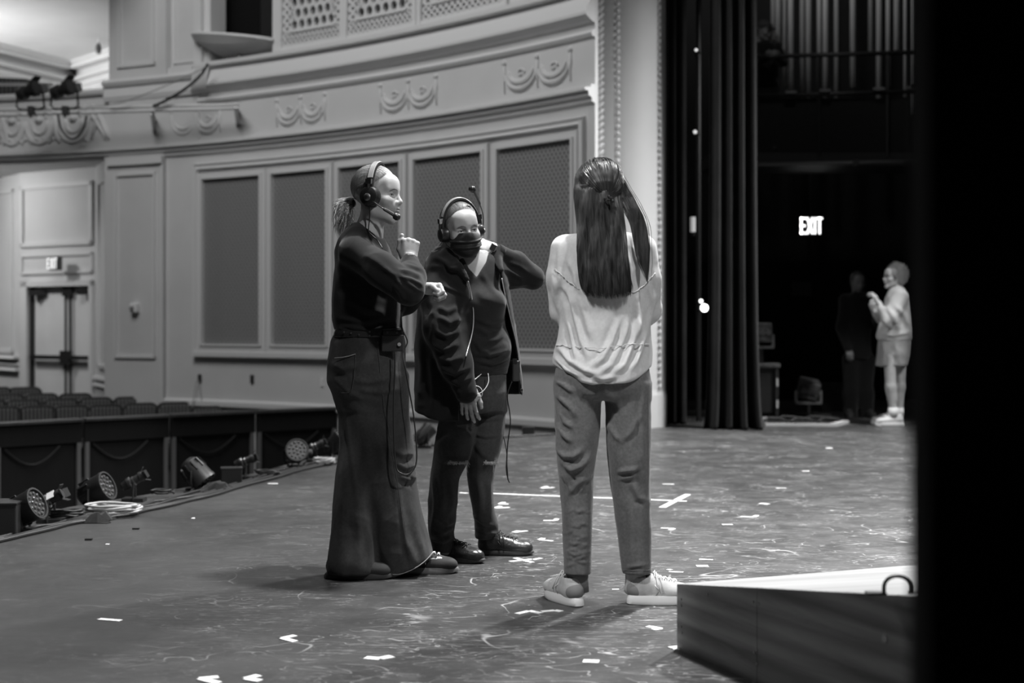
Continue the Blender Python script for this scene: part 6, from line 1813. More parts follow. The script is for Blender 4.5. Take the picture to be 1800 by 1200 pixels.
# mask
mk = S(); mk.ell((0, .044, -.052), (.072, .073, .066), .01); mk.ell((0, .092, -.024), (.020, .028, .030), .03); mk.ell((0, .078, -.085), (.040, .034, .034), .03)
mk.plane((0, .1, -.006), (0, -.10, 1), (-.1, -.1, -.1), (.1, .2, .1), .003); mk.plane((0, .024, -.05), (0, -1, .0), (-.1, -.1, -.15), (.1, .2, .1), .006)
V, Q = mk.mesh(.0026); V = relax(V, Q, 1); N = vnormals(V, Q)
for zc, am in ((-.048, .004), (-.058, -.004), (-.075, .0035), (-.083, -.0035)): V = V + N * (am * np.exp(-((V[:, 2] - zc - .1 * (V[:, 0]) ** 2 * 10) / .004) ** 2))[:, None]
mko = mesh_obj('face_mask', fb.w(V), Q, cloth_material('black mask fabric', .020, .15, 6, 300, .55, .1), pb, smooth=True)
for q in (-1, 1):
    crv('ear_loop', [fb.w(A_(q * .060, .045, -.030)), fb.w(A_(q * .073, .02, -.015)), fb.w(A_(q * .083, -.005, .010)), fb.w(A_(q * .084, -.020, -.020)), fb.w(A_(q * .074, .0, -.060)), fb.w(A_(q * .056, .040, -.088))], .0016, black_plastic, mko)
# T-shirt
tr_ = ringrow(Y0, [(446, 815, 866, .075), (458, 790, 882, .10), (480, 778, 884, .125), (520, 774, 887, .14), (552, 776, 889, .15), (582, 778, 885, .14), (606, 778, 893, .155), (636, 780, 895, .155), (658, 784, 891, .145)])
ts = S().rings(tr_, .02)
ts.ell(J(866, 532, -.10), (.062, .065, .058), .05); ts.ell(J(838, 535, -.115), (.062, .06, .058), .05); ts.ell(J(862, 606, -.05), (.085, .10, .09), .06)
ts.poly([(p[0], p[2]) for p in (J(812, 430), J(862, 430), J(855, 462), J(839, 488), J(826, 474), J(815, 452))], 5, Y0 + .0, .006)
cr_t = [([(838, 560), (862, 572), (888, 566)], 5, .007), ([(836, 575), (856, 586), (880, 582)], 5, .006), ([(834, 622), (860, 626), (892, 616)], 4, .008), ([(836, 634), (864, 640), (894, 630)], 4, .008), ([(842, 646), (866, 650), (892, 642)], 3.5, .006), ([(850, 600), (872, 596), (890, 586)], 5, .006), ([(836, 510), (850, 524), (870, 530)], 6, .004), ([(834, 600), (846, 616), (862, 622)], 4, .006), ([(846, 478), (858, 500), (874, 515)], 5, .004)]
gt, Vt, Qt = garment('t_shirt', ts, .0055, tee_m, pb, Y0 - .15, cr_t, [((8, 8, 8), .002, 5)])
# jacket
jr = ringrow(Y0, [(440, 790, 872, .08, .03), (450, 774, 880, .11, .02), (465, 758, 888, .14), (500, 744, 893, .165), (560, 732, 904, .18), (610, 728, 911, .185), (660, 729, 917, .185), (700, 728, 919, .18), (737, 727, 918, .175)])
jk = S().rings(jr, .02)
px2 = lambda lst: [(p[0], p[2]) for p in (J(*q) for q in lst)]
jk.poly(px2([(803, 425), (866, 425), (880, 470), (882, 495), (888, 525), (896, 560), (903, 590), (908, 620), (912, 650), (914, 700), (914, 790), (808, 790), (812, 700), (818, 640), (824, 612), (831, 585), (832, 550), (827, 515), (821, 492), (808, 462)]), 5, Y0 + .02, .006)
jk.poly(px2([(810, 692), (940, 692), (940, 800), (810, 800)]), 5, 8, .004)
jk.plane(J(728, 722), (-.33, 0, -1), J(700, 760, -.5), J(812, 690, .5))
# shoulder, hood and sleeves after the opening
jk.chain([J(775, 468, -.03), J(772, 520, -.10), J(780, 575, -.15)], [.074, .082, .088], .03)
jk.chain([J(780, 575, -.15), J(802, 640, -.19), J(820, 690, -.20)], [.088, .072, .050], .03)
jk.chain([J(862, 472, .03), J(900, 484, .08), J(936, 488, .11)], [.064, .058, .054], .03); jk.chain([J(936, 488, .11), J(908, 462, .07), J(876, 443, .005)], [.054, .048, .036], .02)
jk.chain([J(820, 490, -.175), J(806, 468, -.145), J(786, 447, -.075), J(792, 432, .03), J(826, 424, .10), J(860, 434, .06), J(873, 450, -.02), J(881, 475, -.11)], [.010, .020, .028, .034, .036, .032, .024, .012], .012)
jk.chain([J(800, 472, -.16), J(772, 458, -.08), J(772, 446, .06), J(820, 440, .14), J(862, 450, .08)], [.010, .024, .03, .04, .03], .02)
cr_h = [([(762, 452), (784, 462), (800, 482)], 4, .009), ([(752, 470), (776, 468), (800, 494)], 5, .008), ([(772, 500), (796, 510), (815, 518)], 3, .006), ([(768, 540), (786, 548), (806, 540)], 5, .010), ([(770, 556), (790, 568), (812, 560)], 5, .012), ([(764, 580), (784, 592), (806, 582)], 5, .012), ([(760, 604), (780, 616), (808, 604)], 5, .012),
        ([(772, 628), (792, 636), (816, 626)], 5, .011), ([(778, 650), (800, 658), (824, 646)], 4, .011), ([(788, 668), (806, 676), (828, 662)], 4, .010), ([(756, 520), (764, 560), (758, 600)], 6, .007), ([(800, 530), (804, 580), (796, 620)], 5, .007), ([(736, 560), (742, 640), (738, 710)], 7, .006), ([(756, 620), (764, 680), (762, 725)], 7, .007),
        ([(884, 470), (900, 480), (920, 492)], 3.5, .007), ([(890, 460), (912, 468), (930, 480)], 3.5, .007), ([(886, 500), (910, 500), (936, 498)], 4, .005), ([(812, 470), (818, 482), (824, 500)], 3, .005), ([(846, 444), (862, 456), (876, 476)], 4, .007)]
gj, Vjk, Qjk = garment('hooded_jacket', jk, .006, hood_m, pb, Y0 - .17, cr_h, [((7, 7, 6), .004, 9), ((15, 15, 12), .0018, 10)], lab='open black zip-up hooded jacket')
zipm = mat('light metal zip', .55, .35, .6)
crv('zip', [snap(Vjk, x, y, .009, 5) for x, y in ((823, 494), (828, 515), (832, 545), (832, 570), (829, 590), (824, 608), (819, 626))], .0028, zipm, gj)
crv('zip', [snap(Vjk, x + 1, y, .004, 4) for x, y in ((881, 489), (886, 515), (893, 545), (900, 575), (906, 600), (911, 630), (915, 660), (917, 684))], .0026, zipm, gj)
mb = MB(); q = snap(Vjk, 917, 684, .006, 4); mb.box(q + Vector((0, 0, -.004)), (.010, .006, .016)); mb.box(q + Vector((.001, 0, -.018)), (.005, .003, .018)); build(mb, 'zip_pull', chrome, gj, bev=.001)
cuff('cuff', J(820, 690, -.20), (.15, -.02, -1), .046, .045, hood_m, gj); cuff('cuff', J(877, 443, .006), (-.75, -.5, .35), .035, .03, hood_m, gj)
# watch on the raised wrist
wt = MB(); d_ = Vector((-.80, -.10, .38)).normalized(); wt.lathe(J(869, 439.5, -.004), d_, [(0, .0285), (.002, .031), (.020, .031), (.022, .0285)], 24); build(wt, 'watch_strap', mat('pale strap', .55, .5), pb, smooth=True)
R_ = Matrix.Rotation(radians(28), 3, 'Y'); q = J(867, 435, -.037); wt = MB(); wt.box(q, (.030, .012, .036), R_); wf = build(wt, 'watch_case', mat('watch metal', .5, .3, .8), pb, bev=.005)
wt = MB(); wt.box(Vector(q) + Vector((0, -.007, 0)), (.024, .003, .030), R_); build(wt, 'watch_face', mat('dark watch face', .05, .1), wf)
# jeans with torn knees
j2 = S().rings(ringrow(Y0, [(640, 800, 890, .13), (670, 790, 891, .14), (700, 786, 891, .14), (722, 782, 890, .12)]), .02, 2.2)
j2.rings(ringrow(Y0, [(700, 778, 858, .10), (738, 772, 842, .10), (775, 765, 832, .095, -.03), (808, 761, 823, .09, -.05), (838, 756, 806, .085, -.06), (870, 752, 804, .08, -.07), (904, 751, 802, .08, -.07), (930, 753, 797, .075, -.07), (950, 757, 799, .075, -.07), (964, 758, 796, .07, -.07)]), .02)
j2.rings(ringrow(Y0, [(700, 838, 891, .10, .03), (758, 828, 887, .10, .03), (809, 822, 876, .09, .03), (835, 821, 868, .085, .05), (870, 825, 868, .08, .08), (905, 829, 869, .08, .11), (930, 833, 876, .075, .13), (952, 835, 874, .07, .13)]), .02)
cr_b = [([(768, 900), (786, 920), (800, 915)], 4, .009), ([(762, 926), (780, 936), (798, 926)], 3.5, .011), ([(758, 946), (778, 952), (796, 944)], 3.5, .012), ([(832, 905), (848, 918), (866, 925)], 4, .010), ([(836, 925), (854, 936), (872, 938)], 3.5, .011), ([(775, 830), (780, 870), (776, 900)], 6, .007), ([(790, 840), (794, 880), (790, 910)], 5, .006), ([(842, 840), (846, 880), (844, 905)], 6, .006),
        ([(836, 733), (856, 738), (882, 734)], 3, .006), ([(834, 762), (854, 768), (880, 764)], 3, .006), ([(800, 744), (820, 748), (836, 744)], 3, .006), ([(836, 780), (850, 800), (872, 806)], 5, .006), ([(776, 812), (800, 808), (824, 812)], 3.0, .010), ([(850, 812), (862, 809), (876, 811)], 3.0, .009), ([(856, 840), (862, 870), (864, 900)], 5, .007), ([(760, 830), (764, 880), (762, 930)], 4, .006)]
gd, Vd, Qd = garment('jeans', j2, .0055, denim2, pb, Y0 - .12, cr_b, [((8, 8, 5), .005, 12), ((16, 16, 9), .0025, 13)], lab='dark jeans torn at both knees')
L = []; r_ = np.random.default_rng(21)
for x0, x1, y0 in ((788, 824, 811), (851, 875, 811)):
    L = []
    for k in range(70):
        x = r_.uniform(x0, x1); q = np.array(snap(Vd, x, y0, .002, 5)); l_ = r_.uniform(.006, .016) if r_.random() < .7 or x < x1 - 10 else r_.uniform(.02, .055)
        t = np.linspace(0, 1, 6)[:, None]; L.append(q + t * A_(r_.normal(0, .004), -.003, -l_) + A_(0, -.003, 0) * np.sin(t * 3) + A_(.002, 0, 0) * np.sin(t * 7 + k))
    for k in range(14):
        q0 = np.array(snap(Vd, x0 + 2, y0, .003, 5)); q1 = np.array(snap(Vd, x1 - 1, y0 + r_.uniform(-1.5, 2), .003, 5)); t = np.linspace(0, 1, 12)[:, None]; L.append(q0 + (q1 - q0) * t + A_(0, 0, -.006) * np.sin(t * 3.1) * r_.random() + A_(0, 0, .003) * r_.normal(0, 1))
    strands('frayed_threads', L, .0007, mat('pale denim threads', .5, .9), gd, False)
shoe(pb, (J(757, 980)[0], 6.47, 0), (.93, -.36, 0), .265, .098, (leather, gum, lace_d), 'oxford', lab='scuffed black leather shoe, the one pointing toward the camera')
shoe(pb, (J(837, 980)[0], 6.62, 0), (1, -.05, 0), .262, .098, (leather, gum, lace_d), 'oxford', lab='scuffed black leather shoe with long looped laces, farther foot')
headset(fb, 'black headset worn by the masked woman, its microphone turned straight up', [(-.105, 0, -.018), (-.110, .01, .03), (-.108, .012, .07), (-.098, .01, .11), (-.074, .02, .160), (-.066, .026, .172)], side=-1, cup_r=.036, w_=.086)
mb = MB(); q = J(905, 651, -.02); mb.box(q, (.036, .07, .095), Matrix.Rotation(.2, 3, 'Z'))
b2 = thing('belt_pack', tuple(q), 'dark belt pack at the hip of the masked woman, half under her jacket', 'belt pack', None); build(mb, 'case', mat('belt pack grey', .035, .4), b2, bev=.006)
mb = MB(); mb.box(Vector(q) + Vector((.0, -.03, .045)), (.02, .02, .02)); build(mb, 'connector', black_plastic, b2)
cable('intercom_cable', [tuple(J(*q)) for q in ((900, 670, -.05), (892, 695, -.06), (896, 725, -.06), (897, 745, -.06), (893, 775, -.05), (891, 800, -.05), (890, 825, -.05), (893, 842, -.04), (896, 848, -.04))], .003, 'black cord hanging from the belt pack of the masked woman to shin height')
cable('intercom_cable', [tuple(J(*q)) for q in ((883, 760, .02), (887, 775, .0), (891, 798, -.03), (891, 815, -.04), (893, 842, -.04))], .0026, 'second thin black cord beside the torn knee of the masked woman')
cable('earphone_wire', [tuple(J(*q)) for q in ((858, 656, -.16), (859, 668, -.17), (856, 678, -.18), (848, 688, -.19), (838, 692, -.20), (828, 690, -.21))], .0018, 'thin white wire hanging from the waist to the lowered hand of the masked woman', white_plastic)
cable('earphone_wire', [tuple(J(*q)) for q in ((846, 657, -.16), (838, 664, -.18), (830, 670, -.22))], .0018, 'short straight white wire crossing behind the lowered sleeve', white_plastic)
cable('earphone_wire', [tuple(J(836 + 12 * cos(a), 690 + 12 * sin(a), -.21)) for a in np.linspace(-2.6, 2.4, 12)], .0018, 'round loop of white wire held in the lowered hand', white_plastic)
ph = thing('mobile_phone', tuple(J(812, 728, -.20)), 'black phone held in the lowered hand of the masked woman', 'phone', None)
mb = MB(); mb.box(J(812, 722, -.145), (.068, .009, .13), Matrix.Rotation(-.15, 3, 'Y')); pc_ = build(mb, 'case', black_plastic, ph, bev=.004)
mb = MB(); mb.box(Vector(J(812, 722, -.145)) + Vector((0, .006, 0)), (.060, .003, .12), Matrix.Rotation(-.15, 3, 'Y')); build(mb, 'screen', mat('phone glass', .01, .05), pc_)

# ------------------------------------------------------------------ woman in pale shirt, from behind
Y0 = 5.42; J = lambda px, py, dy=0.0: np.array(P(px, py, Y0 + dy)); s0 = F / Y0
pcn = thing('person', (J(1062, 1050)[0], 5.42, 0), 'woman seen from behind with long dark hair, cream shirt and grey trousers', 'person', None)
fc = Frame(J(1050, 342, -.02), (-.30, .95, -.02), (.0, .02, 1), 1.0)
hv = fc.w(head_mesh()[0])
S_ = S().rings(ringrow(Y0, [(402, 1040, 1082, .07), (425, 1000, 1124, .09), (460, 992, 1130, .10), (540, 1000, 1122, .10), (600, 1000, 1120, .11), (660, 992, 1128, .12), (690, 992, 1128, .11)]), .02)
S_.chain([J(996, 432), J(992, 545, .08), J(1058, 528, .24)], [.045, .038, .028], .02); S_.chain([J(1128, 432), J(1138, 545, .06), J(1072, 530, .26)], [.045, .038, .028], .02)
S_.chain([J(1018, 700, .0), J(1016, 850, .02), A_(J(1017, 1010)[0], 5.44, .07)], [.082, .054, .036], .03); S_.chain([J(1102, 700), J(1108, 850, .02), A_(J(1121, 1010)[0], 5.47, .07)], [.082, .054, .036], .03)
S_.ell((J(1008, 1050)[0], 5.48, .05), (.035, .08, .03), .03); S_.ell((J(1140, 1050)[0], 5.47, .05), (.09, .035, .03), .03)
parts = [(hv, hq), S_.mesh(.009), hand_mesh(J(1052, 532, .26), (1, -.15, -.1), (0, .9, .3), (0, 0, 1), curl=(15, 20, 15)), hand_mesh(J(1082, 526, .30), (-1, -.1, -.1), (0, .9, .3), (0, 0, 1), curl=(15, 20, 15))]
V, Q = join_meshes(parts); mesh_obj('body', V, Q, skin, pcn, smooth=True); add_eyes(fc, pcn); lips(fc, pcn)
# shirt
sh = S().rings(ringrow(Y0, [(398, 1046, 1078, .055), (406, 1030, 1094, .075), (413, 1006, 1120, .10), (424, 988, 1136, .115), (445, 985, 1140, .125), (500, 986, 1138, .135), (560, 984, 1142, .135), (600, 980, 1144, .14), (620, 975, 1145, .155), (640, 972, 1146, .168), (684, 972, 1146, .172)]), .02)
sh.chain([J(994, 438), J(987, 490, .01), J(990, 545, .06)], [.056, .053, .052], .025); sh.chain([J(1130, 438), J(1136, 490, .01), J(1137, 545, .05)], [.056, .053, .050], .025)
sh.chain([J(990, 545, .06), J(1018, 545, .14), J(1050, 535, .22)], [.052, .046, .036], .02); sh.chain([J(1137, 545, .05), J(1110, 542, .14), J(1080, 534, .24)], [.050, .044, .036], .02)
sh.poly([(q_[0], q_[2]) for q_ in (J(*v) for v in ((940, 628), (973, 640), (985, 651), (1000, 660), (1020, 668), (1045, 673), (1070, 674), (1095, 669), (1120, 660), (1145, 645), (1180, 628), (1180, 740), (940, 740)))], 4.5, 6.5, .008)
sh.cap(fc.w(A_(0, -.045, -.160)), fc.w(A_(0, -.025, -.05)), .060, .060, .004, op='c')
cr_c = [([(985, 430), (982, 470), (984, 500)], 5, .004), ([(1004, 520), (1012, 560), (1022, 600), (1034, 630)], 5, .010), ([(1000, 560), (1006, 600), (1014, 640)], 4.5, .008), ([(1020, 520), (1030, 560), (1042, 600)], 6, .007), ([(1090, 560), (1076, 600), (1058, 632), (1036, 648)], 6, .011), ([(1106, 560), (1094, 600), (1076, 640), (1050, 658)], 6, .011),
        ([(1124, 550), (1112, 600), (1096, 640), (1070, 662)], 6, .010), ([(1134, 580), (1124, 620), (1108, 652)], 5, .009), ([(982, 610), (1000, 634), (1030, 652), (1060, 660)], 5, .011), ([(976, 628), (996, 650), (1024, 662)], 4, .009), ([(1040, 662), (1060, 667), (1084, 662)], 4, .010), ([(990, 500), (1000, 516), (1010, 540)], 5, .007),
        ([(1120, 520), (1118, 560), (1124, 600)], 5, .007), ([(1140, 500), (1146, 540), (1140, 570)], 4, .006), ([(1000, 455), (1010, 480), (1014, 510)], 5, .006), ([(1104, 450), (1108, 480), (1104, 510)], 5, .006), ([(1112, 430), (1118, 450), (1114, 480)], 4, .005), ([(1012, 470), (1016, 500), (1024, 520)], 4, .005),
        ([(972, 480), (976, 520), (986, 556)], 5, .006), ([(1150, 470), (1152, 510), (1148, 540)], 4, .005)]
gs, Vc, Qc = garment('shirt', sh, .0052, cream_m, pcn, Y0 - .13, cr_c, [((10, 10, 3.0), .006, 20), ((20, 20, 8), .0025, 21)], scale=1.4, lab='loose cream cotton shirt with raw seams')
for pts in (((973, 473), (980, 477), (988, 484), (1000, 495), (1018, 508)), ((1102, 518), (1118, 512), (1134, 500), (1152, 480)), ((976, 606), (1000, 609), (1030, 611), (1060, 612), (1095, 606), (1118, 604), (1141, 605))):
    b_ = [snap(Vc, x, y, .001, 4) for x, y in pts]; rr = np.random.default_rng(3); q = []
    for i in range(len(b_) - 1):
        for k in range(7): q.append(b_[i].lerp(b_[i + 1], k / 7) + Vector((rr.normal(0, .0012), -.001, rr.normal(0, .0016))))
    mb = MB(); mb.tube(q + [b_[-1]], [.0013 + .0010 * rr.random() for _ in range(len(q) + 1)], 6); build(mb, 'raw_seam', cream_m, gs, smooth=True)
0 and crv('hem_fold', [snap(Vc, x, y, -.001, 5) for x, y in ((976, 640), (990, 652), (1010, 663), (1035, 669), (1062, 671), (1090, 669), (1115, 660), (1141, 646))], .004, cream_m, gs)
# trousers
tz = S().rings(ringrow(Y0, [(628, 982, 1136, .10), (642, 978, 1140, .125), (662, 974, 1143, .14), (680, 974, 1143, .145), (694, 975, 1143, .13), (702, 976, 1143, .11)]), .015, 2.3)
tz.rings(ringrow(Y0, [(672, 974, 1062, .115), (700, 974, 1058, .115), (750, 976, 1054, .11), (800, 978, 1048, .10), (850, 984, 1043, .09, .02), (900, 987, 1041, .085, .02), (950, 990, 1040, .08, .02), (1008, 992, 1039, .075, .02)]), .012, 2.2)
tz.rings(ringrow(Y0, [(672, 1058, 1144, .115), (700, 1062, 1143, .115), (750, 1064, 1143, .11), (800, 1068, 1143, .10), (850, 1073, 1143, .09, .02), (900, 1080, 1144, .085, .03), (950, 1086, 1145, .08, .04), (1009, 1093, 1145, .075, .05)]), .012, 2.2)
cr_z = [([(976, 668), (992, 678), (1008, 690)], 4, .010), ([(976, 690), (994, 708), (1006, 720), (1012, 736)], 5, .013), ([(980, 716), (992, 742), (1008, 752)], 4.5, .010), ([(978, 742), (990, 764), (1006, 778)], 5, .012), ([(977, 786), (992, 802), (1008, 802), (1024, 790)], 5, .014), ([(981, 806), (1004, 826), (1022, 818), (1038, 800)], 5, .012), ([(1000, 870), (1014, 852), (1030, 838)], 5, .010), ([(1018, 868), (1028, 850), (1040, 832)], 4, .008), ([(984, 828), (996, 848), (1002, 866)], 4, .007),
        ([(1024, 690), (1040, 694), (1056, 690)], 5, .006), ([(1066, 692), (1082, 704), (1090, 724)], 6, .006), ([(1066, 742), (1080, 764), (1090, 776)], 5, .009), ([(1094, 776), (1112, 756), (1122, 730)], 5, .008), ([(1084, 830), (1106, 826), (1122, 822)], 4, .012), ([(1088, 842), (1110, 838), (1116, 824)], 4, .008), ([(1112, 850), (1122, 874), (1136, 880)], 5, .009), ([(1130, 690), (1126, 740), (1132, 800)], 4, .006), ([(1108, 880), (1112, 930), (1110, 990)], 7, .006), ([(1100, 998), (1120, 994), (1138, 992)], 3, .005)]
rr = np.random.default_rng(9)
for k in range(26):
    x = rr.uniform(996, 1030); y = rr.uniform(890, 998); cr_z.append(([(x - 12, y - rr.uniform(-7, 7)), (x, y), (x + 11, y + rr.uniform(-6, 6))], 2.2, .0028))
gz, Vz, Qz = garment('trousers', tz, .0052, slack_m, pcn, Y0 - .11, cr_z, [((8, 8, 4), .0035, 30), ((18, 18, 10), .0016, 31)], lab='loose grey cropped trousers')
crv('side_seam', [snap(Vz, x, y, .0005, 4) for x, y in ((1141, 680), (1140, 740), (1140, 800), (1140, 860), (1141, 920), (1142, 990))], .0007, slack_m, gz, 5)
crv('hem_stitch', [snap(Vz, x, y, .0002, 4) for x, y in ((1094, 1001), (1108, 1003), (1122, 1003), (1136, 1002), (1143, 1001))], .0010, mat('seam2', .12, .9), gz, 5)
# socks and sneakers
for q, yy, lb in ((J(1016, 1020)[0], 5.44, 0), (J(1120, 1020)[0], 5.485, 1)):
    mb = MB(); mb.tube([(q, yy, .05), (q, yy, .10), (q, yy - .002, .125)], [.043, .040, .041], 20); build(mb, 'sock', mat('grey sock', .22 if not lb else .5, .9), pcn, smooth=True)
def sneaker(heel, d, lab):
    u = shoe(pcn, heel, d, .262, .096, (suede, white_rub, lace_w), 'sneaker', lab=lab, hcollar=.088)
    dd_ = Vector(d).normalized(); sx = Vector((dd_.y, -dd_.x, 0)); o = Vector(heel); w = lambda x, y, z: o + sx * x + dd_ * y + Vector((0, 0, z))
    V = np.array([v.co for v in u.data.vertices]) + np.array(ORG[u.name])
    # heel counter patch, stripes
    s = S(); s.ell((0, .042, .058), (.037, .046, .040), .01); s.plane((0, .075, .05), (0, 1, -.5), (-.1, -.05, 0), (.1, .2, .12), .004); s.cap((0, .06, .07), (0, .055, .16), .029, .034, .004, op='c')
    Vv, Qq = s.mesh(.004); Vv = np.array(o) + Vv[:, :1] * np.array(sx) + Vv[:, 1:2] * np.array(dd_) + Vv[:, 2:3] * np.array((0, 0, 1.0)); mesh_obj('heel_patch', Vv, Qq, mat('grey suede', .24, .9), u, smooth=True)
    for q in (-1, 1):
        for k in range(3):
            mb = MB(); y = .118 + .022 * k; pts = [w(q * .036, y - .012, .036), w(q * .0405, y - .004, .052), w(q * .034, y + .006, .074)]
            mb.tube(pts, .0035, 6, squash=.4); build(mb, 'stripe', mat('grey stripe', .35, .8), u, smooth=True)
sneaker((J(1015, 1065)[0] + .004, 5.385, 0), (-.42, .91, 0), 'pale sneaker on the left foot, heel toward the camera')
sneaker((J(1104, 1055)[0], 5.455, 0), (1, .04, 0), 'pale sneaker on the right foot, seen from the side')
# long hair
hs = S()
hs.ell(fc.w(A_(-.06, -.01, -.012)), (.034, .05, .05), .03, R_from(fc.x, fc.f, fc.u)); hs.ell(fc.w(A_(.06, -.01, -.012)), (.034, .05, .05), .03, R_from(fc.x, fc.f, fc.u))
hs.ell(fc.w(A_(0, -.022, .042)), (.088, .104, .090), .02, R_from(fc.x, fc.f, fc.u))
rows = [(330, 1008, 1092, .085, -.05), (360, 1009, 1096, .07, -.07), (395, 1013, 1100, .055, -.09), (430, 1016, 1103, .032, -.125), (470, 1020, 1104, .026, -.145), (500, 1024, 1104, .022, -.150), (520, 1034, 1094, .014, -.150)]
hs.rings(ringrow(Y0, rows), .03, 2.2)
hs.plane(fc.w(A_(0, .060, .06)), fc.f, fc.c - .2, fc.c + .2, .02)
V, Q = hs.mesh(.005); V = relax(V, Q, 2); N = vnormals(V, Q); V = V - N * .006
hbase = mesh_obj('hair', V, Q, hair_material('brown hair underlayer', .012, .03, .5), pcn, smooth=True)
lef = lambda y: np.interp(y, [284, 292, 305, 330, 360, 400, 440, 480, 505, 525], [1040, 1022, 1012, 1008, 1009, 1014, 1015, 1019, 1023, 1030])
rig = lambda y: np.interp(y, [284, 292, 305, 330, 360, 400, 440, 480, 505, 528], [1062, 1078, 1086, 1092, 1096, 1100, 1103, 1105, 1108, 1100])
dep = lambda y: np.interp(y, [284, 300, 330, 360, 395, 430, 470, 525], [-.03, -.075, -.125, -.138, -.145, -.158, -.170, -.165])
rad = lambda y: np.interp(y, [284, 300, 330, 360, 395, 430, 525], [.02, .06, .085, .07, .05, .03, .02])
L = []; r_ = np.random.default_rng(14)
for k in range(3400):
    u = r_.uniform(-1, 1); y1 = 486 + 42 * r_.random() ** .6 - 6 * abs(u); y0_ = r_.uniform(296, 325) if abs(u) > .55 else (r_.uniform(330, 400) if r_.random() < .5 else r_.uniform(300, 345))
    ys = np.linspace(y0_, y1, 30); amp = r_.uniform(.5, 2.6); ph = r_.uniform(0, 6.3); fq = r_.uniform(.025, .05)
    clump = .10 * sin(u * 23); uu = np.clip(u + (clump + .05 * r_.normal()) * (ys - 330) / 190, -1.04, 1.04)
    l, r = lef(ys), rig(ys); x = (l + r) / 2 + (r - l) / 2 * uu * .98 + amp * np.sin(fq * ys + ph) * np.clip((ys - 380) / 100, 0, 1)
    x += 7 * np.clip((ys - 480) / 45, 0, 1) ** 2 * (1 if u > -.2 else .4)
    dy = dep(ys) + rad(ys) * (1 - np.sqrt(np.maximum(0, 1 - np.minimum(1, uu ** 2)))) * .9 - r_.uniform(0, .010) + .004 * np.sin(ys * .06 + u * 9)
    if len(ys): L.append(np.stack([np.array(P(a, b, Y0 + c)) for a, b, c in zip(x, ys, dy)]))
# crown hair combed to the clip, and the lock hanging over the right shoulder
cen = A_(0, -.022, .042); cv = A_(.087, .106, .093); te = A_(-.22, -1.0, -.12)
clipw = np.array(P(1069, 352, Y0 - .15)); te = np.array([(clipw - fc.c) @ fc.x, (clipw - fc.c) @ fc.f, (clipw - fc.c) @ fc.u]); te = (te - cen) / cv; te /= np.linalg.norm(te)
for k in range(2200):
    ph = radians(r_.uniform(-125, 125)); d0 = A_(sin(ph), .75 * cos(ph) + .1, .62 * abs(cos(ph)) + .25 * r_.random()); d0 /= np.linalg.norm(d0)
    om = np.arccos(np.clip(d0 @ te, -1, 1)); tt = np.linspace(0, r_.uniform(.6, 1), 16); D_ = (np.sin((1 - tt) * om)[:, None] * d0 + np.sin(tt * om)[:, None] * te) / sin(om)
    lift = 1.0 + .02 + .03 * r_.random() * np.sin(pi * tt); L.append(fc.w(cen + cv * (D_ + A_(*r_.normal(0, .012, 3)) * np.sin(pi * tt)[:, None]) * lift[:, None]))
for k in range(420):
    t = np.linspace(0, 1, 24); o = r_.normal(0, 1); x = np.interp(t, [0, .25, .5, .75, 1], [1078, 1104, 1122, 1130, 1138]) + o * np.interp(t, [0, .4, .8, 1], [5, 6, 4.5, 1.5]); y = np.interp(t, [0, 1], [306, r_.uniform(455, 500)])
    x += 1.5 * np.sin(t * 9 + o); L.append(np.stack([np.array(P(a, b, Y0 - c)) for a, b, c in zip(x, y, np.interp(t, [0, .2, .4, 1], [.06, .09, .11, .135]) + .004 * o)]))
strands('hair_strands', L, .0010, brun, hbase)
cl_ = MB()
for dx, dz in ((-.012, .004), (-.003, -.010), (.008, .006), (.016, -.004), (.002, .012), (-.008, -.004)): cl_.ball(tuple(clipw + A_(dx, -.012, dz)), (.0065, .0055, .0065), 10, 7)
cl_.tube([tuple(clipw + A_(-.016, -.006, 0)), tuple(clipw + A_(.018, -.006, 0))], .004, 6)
build(cl_, 'hair_clip', mat('glossy black clip', .02, .08), hbase, smooth=True)

# ------------------------------------------------------------------ person in shorts in the far wing
Y0 = 14.95; J = lambda px, py, dy=0.0: np.array(P(px, py, Y0 + dy))
pd = thing('person', (J(1568, 748)[0], Y0, 0), 'person with light curly hair, glasses, pale sweatshirt and shorts standing in the far wing', 'person', None)
fd = Frame(J(1571, 487), (-1, -.10, .05), (0, 0, 1), 1.0)
hv = fd.w(head_mesh(.004)[0]); hq4 = head_mesh(.004)[1]
S_ = S().rings(ringrow(Y0, [(508, 1568, 1586, .08), (520, 1562, 1594, .13), (560, 1556, 1598, .13), (600, 1552, 1600, .15), (640, 1552, 1596, .14)]), .03)
S_.chain([J(1582, 522, -.16), J(1558, 560, -.18), J(1545, 532, -.1)], [.05, .04, .028], .02); S_.chain([J(1578, 522, .16), J(1552, 562, .14), J(1538, 548, .02)], [.05, .04, .028], .02)
S_.chain([J(1564, 625, -.10), J(1566, 680, -.10), J(1570, 722, -.10), J(1572, 738, -.10)], [.062, .055, .038, .04], .03); S_.cap(J(1567, 688, -.09), J(1570, 700, -.09), .052, .045, .03)
S_.chain([J(1584, 625, .10), J(1583, 680, .10), J(1581, 722, .10), J(1578, 738, .10)], [.062, .054, .038, .04], .03)
V, Q = join_meshes([(hv, hq4), S_.mesh(.012), hand_mesh(J(1544, 534, -.1), (-.45, 0, 1), (.7, -.5, .3), (1, 0, 0), .005, curl=(30, 45, 30)), hand_mesh(J(1540, 549, .02), (-.3, 0, 1), (-.5, -.6, 0), (-1, 0, 0), .005, curl=(25, 40, 30))])
mesh_obj('body', V, Q, skin, pd, smooth=True); add_eyes(fd, pd)
